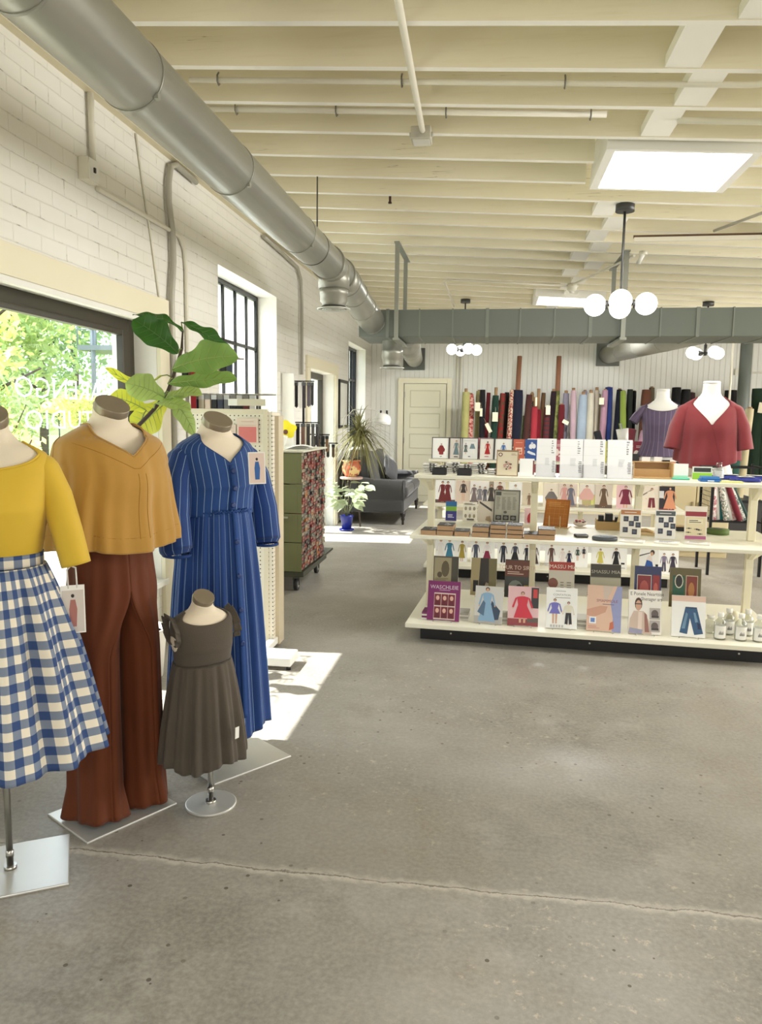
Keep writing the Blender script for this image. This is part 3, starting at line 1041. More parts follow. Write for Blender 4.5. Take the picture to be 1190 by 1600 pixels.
def striped(name, base, line, freq, width, second=None):
    k = NT(name)
    uv = k.n('ShaderNodeUVMap').outputs[0]
    sp = k.n('ShaderNodeSeparateXYZ')
    k.l(uv, sp.inputs[0])
    f = k.math('FRACT', k.math('MULTIPLY', sp.outputs[0], freq))
    tc = k.n('ShaderNodeTexCoord').outputs['Object']
    b = k.noise(tc, 5, 3)
    r = rgb(base)
    col = k.mix(k.ramp(b, .3, .7), tuple(x * .88 for x in r[:3]) + (1,), tuple(min(1, x * 1.12) for x in r[:3]) + (1,))
    c = k.mix(k.math('LESS_THAN', f, width), col, rgb(line))
    if second:
        f2 = k.math('ABSOLUTE', k.math('SUBTRACT', f, .5))
        c = k.mix(k.math('LESS_THAN', f2, width * .35), c, rgb(second))
    k.l(c, k.b.inputs['Base Color'])
    k.b.inputs['Roughness'].default_value = .8
    k.b.inputs['Sheen Weight'].default_value = .1
    k.bump(k.noise(tc, 350, 2), .15, .003)
    return k.m

def hang_card(label, loc, rz, w, h, face, fig_cols, tilt=0.0, hanger=False):
    """a paper pattern card hanging on a garment"""
    t = thing('pattern_card', label, 'card', loc, rz)
    mb = MB()
    mb.box(-w / 2, -.002, -h, w / 2, .002, 0, 0)
    e = .004
    mb.add([(-w / 2 + e, -.0024, -h + e), (w / 2 - e, -.0024, -h + e), (w / 2 - e, -.0024, -e * (4 if hanger else 1)), (-w / 2 + e, -.0024, -e * (4 if hanger else 1))], [(0, 1, 2, 3)], 1)
    mb.ball((0, -.0026, -h * .22), w * .07, 10, 3, sy=.05, sz=1.2)
    mb.poly([(-w * .1, -h * .30), (w * .1, -h * .30), (w * .17, -h * .5), (w * .12, -h * .86), (-w * .14, -h * .86), (-w * .16, -h * .5)], 2, -.0028)
    c = mb.build('card', [WHITE, M(face, .5), M(fig_cols[0], .6), M(fig_cols[1], .6)], t)
    c.rotation_euler = (tilt, 0, 0)
    if hanger:
        mb = MB(); mb.tube([(-.012, 0, -.01), (-.014, 0, .05), (-.002, 0, .062), (.012, 0, .055), (.014, 0, -.01)], .0028, 8)
        hg = mb.build('plastic_loop', M((226, 222, 214), .3), t)
        hg.rotation_euler = (tilt, 0, 0)
    return t

# ---- 1: yellow jersey top and gingham skirt
t = thing('mannequin', 'mannequin in a bright yellow knit top and blue gingham skirt', 'mannequin', (.606, 2.13, 0), rad(30))
stand(t, .36, .31, 1.0)
dress_form(t, 1.0, -.015, .95, FORM, top=1.49)
YEL = cloth('yellow_jersey', (210, 174, 52), .7, 600, .05, .03, .15)
def f1(z, th):
    p = body(z, th, 1, .006)
    w = .004 * max(0, 1 - abs(z - 1.12) / .1) * sin(9 * th + 1.0)
    p.x *= 1 + w * 2
    p.y *= 1 + w * 2
    return p + Vector((0, 0, -.015))
garment(t, 'top', YEL, f1, neckline(1.425, 1.345, 1.415, 'o'), lambda th: 1.045)
mb = MB(); zn1 = neckline(1.425, 1.345, 1.415, 'o')
mb.tube([f1(zn1(2 * pi * k / 80), 2 * pi * k / 80) for k in range(81)], .0035, 6)
mb.build('neck_binding', YEL, t)
sleeve(t, YEL, [(.105, .005, 1.352), (.150, 0, 1.322), (.184, -.012, 1.24), (.212, -.028, 1.13), (.236, -.04, 1.02)], [.035, .048, .048, .046, .044], [.045, .056, .054, .05, .046])
sleeve(t, YEL, [(-.105, .005, 1.352), (-.150, 0, 1.322), (-.184, -.012, 1.24), (-.212, -.028, 1.13), (-.236, -.04, 1.02)], [.035, .048, .048, .046, .044], [.045, .056, .054, .05, .046])
GING = gingham()
def fsk(z, th):
    d = max(0, 1.055 - z)
    r = .132 + .165 * (d / .62) ** .8
    amp = min(.034, d * .12)
    fo = sin(13 * th + .6 * sin(3 * th)) * .6 + sin(21 * th + 1.3) * .3
    rr = r + amp * fo
    return Vector((rr * cos(th), rr * .92 * sin(th) - .012, z))
garment(t, 'skirt', GING, fsk, lambda th: 1.03, lambda th: .425, 240, 50, (36, 19.0))
def fwb(z, th):
    p = body(1.07, th, 1, .012)
    return Vector((p.x, p.y, z))
garment(t, 'waistband', GING, fwb, lambda th: 1.065, lambda th: 1.022, 80, 4, (16, 19.0))

# ---- 2: mustard boxy top and rust trousers
t = thing('mannequin', 'mannequin in a boxy mustard v-neck top and wide rust trousers', 'mannequin', (.778, 2.55, 0), rad(58))
stand(t, .37, .29, 1.0, -.02, .02, -.02, .05)
dress_form(t, 1.0, .03, 1.16, FORM, top=1.485)
MUS = cloth('mustard_crepe', (178, 134, 58), .75, 500, .12, .05, .3)
def f2(z, th):
    # hangs straight from the shoulders and flares to the hem
    b = body(max(z, 1.33), th, 1, .012)
    k = min(1, max(0, (1.388 - z) / .35))
    c, q = cos(th), sin(th)
    tgt = Vector(((.196 + .034 * k) * math.copysign(abs(c) ** .8, c), ((.165 if q < 0 else .145) + .01 * k) * math.copysign(abs(q) ** .8, q), z))
    tgt.x *= 1 + .07 * min(1, max(0, (z - 1.285) / .02))
    bp = Vector((b.x, b.y, z))
    kk = k ** .38 if k > 0 else 0
    p = bp.lerp(tgt, kk)
    fo = sin(7 * th + .4) * .45 + sin(13 * th + 2.2) * .35 + sin(21 * th + 1.0) * .22
    a = .023 * k ** 1.1
    p.x += c * a * fo
    p.y += q * a * fo
    # bust fullness
    p.y -= .03 * front(th) ** 2 * math.exp(-((z - 1.25) / .08) ** 2)
    p.z += .03 - .012 * k * sin(3 * th)
    return p
zn2 = neckline(1.432, 1.325, 1.42, 'v')
garment(t, 'top', MUS, f2, zn2, lambda th: 1.0, 160, 48)
mb = MB(); mb.tube([f2(zn2(2 * pi * k / 80), 2 * pi * k / 80) * 1.002 for k in range(81)], .003, 6); mb.build('neck_facing', MUS, t)
SEAM2 = M((150, 104, 32), .8)
mb = MB()
def yoke(th):
    return zn2(th) - .045 - .01 * abs(cos(th))
mb.tube([f2(yoke(th), th) + Vector((0, -.002, 0)) for th in np.linspace(pi * 1.08, pi * 1.92, 50)], .0012, 5)
mb.tube([f2(1.05, th) * 1.004 for th in np.linspace(pi * .9, pi * 2.1, 60)], .0012, 5)
for off in (-.0, .09):
    mb.tube([f2(z, pi * 1.5 + off) + Vector((0, -.002, 0)) for z in np.linspace(1.05, 1.27, 14)], .0011, 5)
mb.build('stitched_seam', SEAM2, t)
for s in (1, -1):
    # armhole edges of the cut-on cap sleeves
    mb = MB(); mb.tube([f2(1.385 - .085 * q, (0 if s > 0 else pi) + s * .16 * (1 - q * .6)) * 1.002 for q in np.linspace(0, 1, 10)], .0022, 6); mb.build('armhole_edge', SEAM2, t)
RUST = cloth('rust_crepe', (96, 45, 16), .75, 500, .1, .05, .05)
def leg(sgn):
    def f(z, u):
        # above the crotch half of the hips, below it a wide straight leg
        out = u < .64
        ph = -pi / 2 + pi * (u / .64) if out else pi / 2 + pi * (u - .64) / .36
        q = min(1, max(0, (1.10 - z) / .24))
        hx, hy = .142 + .024 * q, .104 + .016 * q
        pl = .005 * sin(15 * ph) * (1 if out and ph < 0 else .3) * q
        if out:
            top = Vector((sgn * (hx + pl) * cos(ph), (hy + pl) * sin(ph), z))
        else:
            top = Vector((0, hy * (1 - 2 * (u - .64) / .36), z))
        k = min(1, max(0, (.86 - z) / .84))
        rx = .080 - .006 * min(1, k * 2) + .014 * max(0, k - .3)
        ry = .115 - .004 * k + .012 * max(0, k - .5)
        fo = (sin(5 * ph + sgn) * .5 + sin(9 * ph + 2 * sgn) * .5) * (.004 + .009 * k)
        slump = .012 * max(0, k - .86) / .14 * (1 + sin(4 * ph + sgn))
        bot = Vector((sgn * (.082 + .010 * k + (rx + fo + slump) * cos(ph)), (ry + fo + slump) * sin(ph), z))
        m = min(1, max(0, (.88 - z) / .26))
        m = m * m * (3 - 2 * m)
        return top.lerp(bot, m) + Vector((0, .012, 0))
    return f
for s in (-1, 1):
    mb = MB()
    fl = leg(s)
    mb.grid(lambda u, v: fl(.03 + .010 * sin(4 * pi * u) * (1 - v) + 1.07 * v, u), 90, 56)
    lg = mb.build('trouser_leg', RUST, t, solid=.004)
    mb = MB(); mb.tube([fl(z, .13) + Vector((0, -.0015, 0)) for z in np.linspace(.06, 1.0, 34)], .001, 5)
    mb.build('crease', RUST, lg)

# ---- 3: blue pinstriped dress
t = thing('mannequin', 'mannequin in a long blue dress with white pinstripes and buttons', 'mannequin', (.99, 3.035, 0), rad(52))
stand(t, .39, .29, 1.0, .045, -.06, 0, .0)
dress_form(t, 1.0, -.01, .95, FORM, top=1.475)
BLU = striped('blue_pinstripe_cloth', (16, 60, 122), (132, 160, 190), 30, .07)
BLUSL = striped('blue_pinstripe_sleeve_cloth', (14, 54, 118), (132, 160, 190), 11, .07)
BLUSK = striped('blue_pinstripe_skirt_cloth', (14, 56, 120), (124, 154, 186), 44, .065)
def f3(z, th):
    p = body(z, th, 1, .009)
    if z < 1.2:
        k = (1.2 - z) / .12
        g = .010 * k * (1 + .6 * sin(24 * th))
        p.x *= 1 + g
        p.y *= 1 + g
        # blouse slightly over the waist
        p.x += .022 * min(1, k) * cos(th)
        p.y += .018 * min(1, k) * sin(th)
    return p + Vector((0, 0, -.01))
zn3 = neckline(1.432, 1.315, 1.42, 'v')
garment(t, 'bodice', BLU, f3, zn3, lambda th: 1.10, 160, 40)
mb = MB(); mb.tube([f3(zn3(2 * pi * k / 80), 2 * pi * k / 80) for k in range(81)], .003, 6); mb.build('neck_binding', M((22, 60, 118), .8), t)
def f3s(z, th):
    d = max(0, 1.11 - z)
    r = .142 + .080 * min(1, d / .95) ** .75
    amp = min(.014, .004 + d * .03)
    fo = sin(15 * th + .5 * sin(2 * th)) * .6 + sin(26 * th + .8) * .4
    rr = r + amp * fo
    return Vector((rr * cos(th), rr * .88 * sin(th) - .006, z))
garment(t, 'skirt', BLUSK, f3s, lambda th: 1.105, lambda th: .165 + .012 * sin(5 * th), 260, 56)
mb = MB(); mb.tube([f3s(1.103, 2 * pi * k / 120) * (1 + .008 * (k % 2)) + Vector((0, 0, .001 * (k % 3))) for k in range(121)], .006, 6); mb.build('waist_gather', M((16, 58, 118), .85), t)
mb = MB()
mb.grid(lambda u, v: (lambda z: (f3(z, 1.5 * pi) if z > 1.105 else f3s(z, 1.5 * pi)) + Vector(((u - .5) * .022, -.006 - (.004 if z < 1.105 else 0), 0)))(.25 + 1.06 * v), 2, 60)
mb.build('placket', M((16, 60, 122), .8), t, solid=.003)
for z in (1.285, 1.215, 1.145, .985, .845, .705, .565):
    p = f3(z, 1.5 * pi) if z > 1.105 else f3s(z, 1.5 * pi)
    mb = MB(); mb.X = Matrix.Translation(p + Vector((0, -.012, 0))) @ Matrix.Rotation(rad(90), 4, 'X')
    mb.lathe([(.0105, -.002), (.0115, 0), (.0105, .003), (.007, .0035)], n=16); mb.build('button', M((16, 48, 104), .4), t)
for s in (1, -1):
    sl = sleeve(t, BLUSL, [(s * .115, .01, 1.35), (s * .158, .005, 1.322), (s * .192, -.01, 1.24), (s * .214, -.03, 1.10), (s * .216, -.05, .965), (s * .214, -.055, .945)], [.03, .05, .058, .060, .062, .050], [.04, .06, .068, .072, .072, .056], (1, 1), 44, .02)
    mb = MB()
    mb.tube([(s * .214 + .051 * cos(a), -.055 + .057 * sin(a), .942) for a in np.linspace(0, 2 * pi, 33)], .006, 6)
    mb.build('cuff', M((14, 54, 116), .8), sl)
hang_card('small pink pattern card hanging on the blue dress sleeve', (1.185, 2.985, 1.352), rad(38), .072, .13, (222, 200, 188), ((46, 94, 160), (40, 34, 36)), rad(-6))
bpy.context.view_layer.update()

# ---- 4: child's grey dress
t = thing('child_mannequin', "small child's mannequin in a charcoal linen dress with ruffled sleeves", 'mannequin', (1.078, 2.64, 0), rad(48))
stand(t, .098, 0, .4, px=.02, py=-.01, cx=.02, cy=-.01, round_=True)
S = .66
dress_form(t, S, -.165, .95, FORM, top=1.49)
LIN = cloth('charcoal_linen', (84, 76, 66), .95, 260, .35, .10, .1)
def f4(z, th):
    p = body(z, th, 1, .012)
    k = max(0, 1.2 - z) / .1
    p.x += .012 * k * cos(th)
    p.y += .012 * k * sin(th)
    return p * S + Vector((0, 0, -.165))
zn4 = neckline(1.425, 1.36, 1.42, 'o')
garment(t, 'bodice', LIN, f4, zn4, lambda th: 1.13, 100, 20)
def f4s(z, th):
    d = max(0, .582 - z)
    r = .108 + .052 * min(1, d / .36) ** .8
    amp = min(.014, .003 + d * .045)
    fo = sin(14 * th + .6 * sin(3 * th)) * .6 + sin(23 * th + .8) * .4
    rr = r + amp * fo
    return Vector((rr * cos(th), rr * .84 * sin(th), z))
garment(t, 'skirt', LIN, f4s, lambda th: .583, lambda th: .198 + .01 * sin(4 * th + 1), 200, 36)
mb = MB(); mb.tube([f4s(.584, 2 * pi * k / 60) for k in range(61)], .0035, 6); mb.build('waist_seam', M((66, 60, 52), .9), t)
for s in (1, -1):
    mb = MB()
    def fr(u, v, s=s):
        a = -.5 * pi + u * 1.75 * pi
        # ruffle standing off the armhole edge
        base = Vector((s * (.108 + .0 * v), .046 * cos(a) * 1.05, .705 + .052 * sin(a + .35)))
        w = .008 * sin(u * 2 * pi * 9) * v
        return base + Vector((s * (.024 * v), (.010 * cos(a)) * v + w, .012 * v + w * .8))
    mb.grid(fr, 90, 6)
    mb.build('ruffle_sleeve', LIN, t, solid=.003)
    mb = MB(); mb.ball((s * .104, .0, .672), .034, 16, sz=1.25, sx=.5); mb.build('arm_stump', FORM, t)
mb = MB(); mb.add([(-.0 + .058, -.139, .30), (.076, -.134, .30), (.076, -.137, .345), (.058, -.142, .345)], [(0, 1, 2, 3)]); mb.build('care_label', WHITE, t, solid=.002)

hang_card('white pattern card hanging on a plastic loop beside the gingham skirt', (.822, 2.20, .955), rad(32), .072, .155, (206, 196, 186), ((168, 108, 100), (44, 34, 32)), rad(-4), True)

# ---- busts on the display tables
def bust(label, loc, rz, mat, neck, sideflare, s, stripes=None, seam_c=None):
    t = thing('mannequin_bust', label, 'mannequin', loc, rz)
    dz = -.89 * s
    mb = MB()
    rings = [[body(z, 2 * pi * k / 40) * s + Vector((0, 0, dz)) for k in range(40)] for z in np.linspace(.89, 1.53, 30)]
    mb.loft(rings, True, True)
    mb.build('torso', FORM_W, t)
    mb = MB(); c = (body(1.53, 0) + body(1.53, pi)) * .5 * s + Vector((0, 0, dz))
    mb.lathe([(.056 * s, -.004), (.057 * s, .004), (.052 * s, .012)], tuple(c), 30); mb.build('neck_top', FORM_W, t)
    return t, dz
RED = cloth('red_linen', (128, 50, 54), .85, 300, .2, .08, .2)
t, dz = bust('white bust wearing a wine red wrap v-neck blouse on the display table', (3.655, 5.66, 1.115), rad(-8), RED, None, None, 1.02)
def f5(z, th):
    k = min(1, max(0, (1.36 - z) / .34))
    b = body(max(z, 1.33), th, 1, .012)
    c, q = cos(th), sin(th)
    tgt = Vector((.205 * math.copysign(abs(c) ** .85, c), .17 * math.copysign(abs(q) ** .85, q), z))
    p = Vector((b.x, b.y, z)).lerp(tgt, k ** .6)
    fo = sin(6 * th + .9) * .6 + sin(10 * th + 2.0) * .4
    p.x += c * .02 * k * fo
    p.y += q * .02 * k * fo - .025 * front(th) ** 2 * math.exp(-((z - 1.23) / .08) ** 2)
    return p * 1.02 + Vector((0, 0, dz))
zn5 = neckline(1.435, 1.235, 1.42, 'v')
garment(t, 'blouse', RED, f5, zn5, lambda th: .975 + .025 * cos(2 * th) + .03 * front(th) * cos(th), 130, 44)
mb = MB(); mb.tube([f5(zn5(2 * pi * k / 80), 2 * pi * k / 80) for k in range(81)], .004, 6); mb.build('neck_band', M((120, 42, 46), .85), t)
mb = MB(); mb.tube([f5(1.238 - .22 * q, 1.5 * pi + .25 * q) + Vector((0, -.002, 0)) for q in np.linspace(0, 1, 14)], .002, 5); mb.build('wrap_edge', M((116, 40, 44), .85), t)
for s in (1, -1):
    sleeve(t, RED, [Vector((s * .10, .01, 1.385)) * 1.02 + Vector((0, 0, dz)), Vector((s * .168, .005, 1.335)) * 1.02 + Vector((0, 0, dz)), Vector((s * .205, -.01, 1.225)) * 1.02 + Vector((0, 0, dz)), Vector((s * .232, -.02, 1.075)) * 1.02 + Vector((0, 0, dz))], [.03, .048, .055, .058], [.06, .085, .10, .105], wr=.02)
PUR = striped('purple_stripe_cloth', (92, 78, 104), (122, 108, 132), 26, .14)
t, dz = bust('cream bust wearing a dusty purple striped tee, behind the red blouse', (3.67, 7.25, 1.135), rad(-10), PUR, None, None, 1.0)
def f6(z, th):
    p = body(z, th, 1, .010)
    k = max(0, 1.2 - z) / .3
    p.x += .03 * k * cos(th); p.y += .03 * k * sin(th)
    return p + Vector((0, 0, dz))
zn6 = neckline(1.425, 1.34, 1.415, 'o')
garment(t, 'tee', PUR, f6, zn6, lambda th: .93, 110, 36)
mb = MB(); mb.tube([f6(zn6(2 * pi * k / 80), 2 * pi * k / 80) for k in range(81)], .0035, 6); mb.build('neck_binding', M((84, 70, 96), .85), t)
for s in (1, -1):
    sleeve(t, PUR, [(s * .10, .01, 1.375 + dz), (s * .165, .005, 1.35 + dz), (s * .215, 0, 1.29 + dz), (s * .245, -.005, 1.24 + dz)], [.03, .04, .04, .04], [.055, .07, .075, .085], frilly=.10)
# ------------------------------------------------------------------ fig tree by the window
FIG_D = thin_leaf((40, 84, 34), (70, 120, 30), trans=.25)
FIG_M = thin_leaf((104, 140, 76), (150, 182, 90), trans=.45)
FIG_L = thin_leaf((142, 168, 98), (180, 198, 112), trans=.5)
FIG_Y = thin_leaf((176, 184, 78), (216, 214, 72), trans=.6)
BARK = M((64, 50, 40), .8, noise=.2, nscale=40)

def fig_leaf(parent, base, tip, hw, mat, normal=(.4, -1, .15), droop=.0, wave=.10, cup=.18, curl=0.0, vein=(150, 170, 96), o=(0, 0, 0)):
    vein = (78, 112, 58) if mat is FIG_D else vein
    base, tip, o = Vector(base) - Vector(o), Vector(tip) - Vector(o), Vector(o)
    ax = tip - base
    n = Vector(normal)
    n = (n - ax * n.dot(ax) / ax.length_squared).normalized()
    side = ax.normalized().cross(n)
    def prof(v):
        # fiddle outline: narrow waist low down, broad towards the tip
        return (sin(pi * min(1, v ** .85 * 1.0)) ** .6) * (.62 + .46 * v - .16 * sin(pi * min(1, v * 2.2)) * (v < .46))
    def pt(u, v):
        s = (u - .5) * 2
        w = hw * prof(max(.001, min(.999, v)))
        c = base + ax * v + n * (droop * sin(pi * v * .5) ** 2 * -1) + Vector((0, 0, droop * .6 * sin(pi * v)))
        z = cup * w * s * s + wave * hw * sin(5.2 * pi * v + s) * abs(s) ** 1.5 + curl * v * v * .1
        return c + side * (w * s * (1 + .05 * sin(16 * v))) + n * z
    mb = MB()
    mb.grid(pt, 10, 26)
    lf = mb.build('leaf', mat, parent)
    mb = MB()
    mb.tube([pt(.5, v) + n * .0012 for v in np.linspace(.01, .96, 14)], [.0035 - .0026 * q / 13 for q in range(14)], 6)
    for q in range(6):
        v = .16 + .12 * q
        for sgn in (-1, 1):
            mb.tube([pt(.5 + sgn * .44 * k / 4, min(.97, v + .11 * k / 4)) + n * .001 for k in range(5)], [.0018, .0016, .0013, .001, .0006], 5)
    mb.build('leaf_vein', M(vein, .5), lf)
    return lf

FO = (.19, 3.92, 0)
t = thing('fiddle_leaf_fig', 'tall fiddle-leaf fig with big green leaves by the shop window', 'plant', FO)
mb = MB(); mb.lathe([(.11, .005), (.13, .02), (.155, .28), (.16, .30), (.145, .30), (.14, .27)], n=32); mb.build('pot', M((206, 200, 188), .6), t)
mb = MB(); mb.lathe([(.138, .262), (.138, .27)], n=24); mb.build('soil', M((60, 46, 36), .95), t)
def FP(p):
    return Vector(p) - Vector(FO)
TR = [(.19, 3.92, .26), (.17, 3.92, .7), (.17, 3.88, 1.15), (.271, 3.8, 1.429), (.37, 3.8, 1.524), (.45, 3.8, 1.618), (.48, 3.8, 1.691), (.51, 3.8, 1.773), (.532, 3.8, 1.839), (.53, 3.82, 1.93)]
mb = MB(); mb.tube([FP(p) for p in TR], [.016, .015, .013, .011, .010, .010, .009, .009, .008, .004], 10); mb.build('trunk', BARK, t)
def stalk(a, b):
    mb = MB(); a, b = FP(a), FP(b)
    mb.tube([a, (a + b) / 2 + Vector((0, 0, .01)), b], [.004, .0035, .003], 6); mb.build('stalk', M((120, 132, 70), .6), t)
FL = [
    ((.531, 3.83, 1.925), (.289, 3.79, 2.055), .060, FIG_D, (.1, -.35, 1), .05, (.53, 3.82, 1.90)),
    ((.49, 3.9, 1.985), (.76, 3.96, 1.845), .075, FIG_D, (.1, -.55, 1), .03, (.53, 3.82, 1.92)),
    ((.532, 3.75, 1.812), (.318, 3.70, 1.985), .092, FIG_D, (.5, -1, .3), .02, (.53, 3.81, 1.84)),
    ((.545, 3.65, 1.725), (.885, 3.60, 1.800), .105, FIG_M, (.25, -1, .45), .03, (.51, 3.80, 1.775)),
    ((.487, 3.72, 1.655), (.855, 3.70, 1.69), .080, FIG_M, (.1, -.8, .8), .01, (.48, 3.8, 1.69)),
    ((.417, 3.80, 1.700), (.148, 3.78, 1.655), .050, FIG_Y, (.0, -.6, 1), -.10, (.48, 3.8, 1.69)),
    ((.485, 3.68, 1.585), (.318, 3.60, 1.655), .085, FIG_L, (.2, -1, .2), .02, (.45, 3.8, 1.62)),
    ((.47, 3.70, 1.573), (.675, 3.66, 1.63), .070, FIG_L, (-.1, -.7, 1), .03, (.45, 3.8, 1.615)),
    ((.495, 3.72, 1.60), (.635, 3.66, 1.40), .055, FIG_L, (-.2, -1, .1), .03, (.45, 3.8, 1.61)),
    ((.44, 3.68, 1.555), (.65, 3.60, 1.545), .055, FIG_L, (0, -.7, 1), .02, (.37, 3.8, 1.53)),
    ((.38, 3.93, 1.565), (.18, 3.95, 1.40), .105, FIG_Y, (.3, -1, .2), .0, (.37, 3.8, 1.525)),
    ((.30, 3.86, 1.52), (.12, 3.80, 1.60), .075, FIG_Y, (.2, -1, .5), .02, (.30, 3.8, 1.46)),
    ((.14, 3.92, 1.1), (.36, 3.8, 1.18), .09, FIG_L, (.1, -.8, .8), .02, (.16, 3.89, 1.08)),
    ((.17, 3.92, .95), (.12, 4.1, 1.10), .09, FIG_L, (.3, -.9, .6), .02, (.145, 3.92, .9)),
]
for b, tp, hw, m, nn, dr, st in FL:
    stalk(st, b)
    fig_leaf(t, b, tp, hw, m, nn, dr, o=FO)

# ------------------------------------------------------------------ pegboard stand with cards
def peg():
    k = NT('perforated_board')
    tc = k.n('ShaderNodeTexCoord').outputs['Object']
    sp = k.n('ShaderNodeSeparateXYZ'); k.l(tc, sp.inputs[0])
    def cell(o):
        return k.math('SUBTRACT', k.math('FRACT', k.math('DIVIDE', o, .027)), .5)
    h = k.math('ADD', sp.outputs[0], sp.outputs[1])
    r = k.math('SQRT', k.math('ADD', k.math('POWER', cell(h), 2.0), k.math('POWER', cell(sp.outputs[2]), 2.0)))
    f = k.math('LESS_THAN', r, .15)
    k.l(k.mix(f, rgb((230, 222, 204)), rgb((40, 36, 32))), k.b.inputs['Base Color'])
    k.b.inputs['Roughness'].default_value = .5
    return k.m
PEG = peg()
t = thing('pegboard_stand', 'cream perforated pegboard stand behind the blue dress', 'stand', (.25, 4.6, 0))
mb = MB(); mb.box(.0, .0, .12, .49, .02, 1.535); mb.build('front_board', PEG, t)
mb = MB(); mb.box(.495, .0, .06, .53, .16, 1.525); mb.build('side_board', PEG, t)
mb = MB(); mb.box(.47, -.008, .02, .50, .02, 1.54); mb.box(-.02, -.008, .02, .0, .02, 1.54); mb.box(0, -.006, 1.51, .47, .022, 1.54); mb.build('frame', M((222, 212, 188), .45), t, bevel=.003)
mb = MB(); mb.box(.53, .05, .02, .555, .16, 1.50); mb.build('rear_upright', M((206, 192, 164), .5), t)
mb = MB(); mb.box(.50, -.22, .025, .545, .10, .07); mb.box(.47, -.40, .025, .75, -.22, .08); mb.build('foot', WHITE, t, bevel=.006)
mb = MB()
mb.cyl((.73, -.37, 0), (.73, -.37, .025), .014, n=12)
mb.build('levelling_pad', BLACK, t)
for (x, z, w, h, c, c2, lab) in ((.622, 1.405, .135, .155, (226, 206, 190), (214, 120, 116), 'pink printed card clipped to the pegboard, right of the neck'), (.50, 1.36, .09, .17, (224, 204, 188), (196, 50, 50), 'pink card with a red oval on the pegboard, beside the neck')):
    p = thing('pattern_card', lab, 'card', (x, 4.592, z), 0)
    mb = MB(); mb.box(-w / 2, -.004, -h / 2, w / 2, .004, h / 2); mb.build('card', M(c, .6), p)
    mb = MB()
    if c2[0] > 200:
        mb.box(-w * .42, -.0052, -h * .46, w * .42, -.0042, h * .16)
    else:
        mb.ball((.0, -.004, -h * .1), .032, 16, sy=.05, sz=1.3)
    mb.build('printed_panel', M(c2, .6), p)
    mb = MB(); mb.box(-w * .42, -.0052, h * .22, w * .42, -.0042, h * .225); mb.box(-w * .3, -.0052, h * .36, w * .3, -.0042, h * .37); mb.build('print', M((170, 100, 90), .6), p)
t = thing('sign_holder', 'blank cream sign strip standing on the pegboard top', 'sign', (.615, 4.6, 1.5405))
mb = MB(); mb.box(-.12, -.004, .02, .12, .004, .062); mb.build('strip', M((214, 206, 184), .5), t)
mb = MB(); mb.box(-.12, -.0055, .02, -.06, -.0041, .062); mb.build('white_label', WHITE, t)
mb = MB(); mb.box(-.11, -.004, 0, -.10, .004, .02); mb.box(.08, -.004, 0, .09, .004, .02); mb.build('prong', BLACKM, t)
# wire rack of hanging packets behind the pegboard
t = thing('wire_rack', 'slim wire rack with two tiers of hooks, behind the pegboard', 'rack', (.08, 4.9, 0))
mb = MB()
mb.cyl((0, .06, 0), (0, .06, 1.92), .008, n=8); mb.cyl((.42, .06, 0), (.42, .06, 1.64), .008, n=8)
mb.build('upright', STEEL, t)
for z, x1 in ((1.875, .40), (1.64, .62)):
    mb = MB(); mb.cyl((-.02, .06, z), (x1, .06, z), .006, n=8); mb.cyl((-.02, -.02, z), (x1, -.02, z), .004, n=8)
    for q in range(int(x1 / .045)):
        mb.cyl((.01 + .045 * q, .06, z), (.01 + .045 * q, -.06, z), .0025, n=6)
    mb.build('hook_rail', STEEL, t)
_c = [(20, 22, 30), (96, 24, 34), (226, 222, 216), (24, 32, 66), (190, 180, 160), (226, 206, 190), (18, 20, 26), (54, 60, 80), (120, 120, 124), (34, 36, 44)]
_n = ['black', 'dark red', 'white', 'navy', 'beige', 'blush', 'jet black', 'slate blue', 'grey', 'charcoal']
for tier, (z, h, cnt, x0) in enumerate(((1.868, .15, 8, .10), (1.633, .12, 10, .17))):
    for q in range(cnt):
        c = _c[(q + 3 * tier) % 10]
        x = x0 + .044 * q
        p = thing('zipper_packet', f'{_n[(q + 3 * tier) % 10]} zipper packet hanging in the {["upper", "lower"][tier]} tier behind the pegboard', 'packet', (x, 4.875, z), 0, 'zipper packets behind the pegboard')
        mb = MB(); mb.box(-.018, -.012, -h, .018, .012, -.03); mb.build('zippers', M(c, .6), p)
        mb = MB(); mb.box(-.019, -.013, -.03, .019, .013, 0); mb.build('header', M((196, 196, 196) if q % 2 else (120, 116, 112), .3), p)
p = thing('ribbon_strip', 'long dark red strip hanging at the left of the wire rack', 'ribbon', (.176, 4.83, 1.84))
mb = MB(); mb.grid(lambda u, v: ((u - .5) * .036, .006 * sin(9 * v), -.46 * v), 4, 16); mb.build('ribbon', cloth('red_strip', (140, 26, 36)), p, solid=.008)
mb = MB(); mb.box(-.02, -.006, -.004, .02, .006, .012); mb.build('clip', BLACK, p)

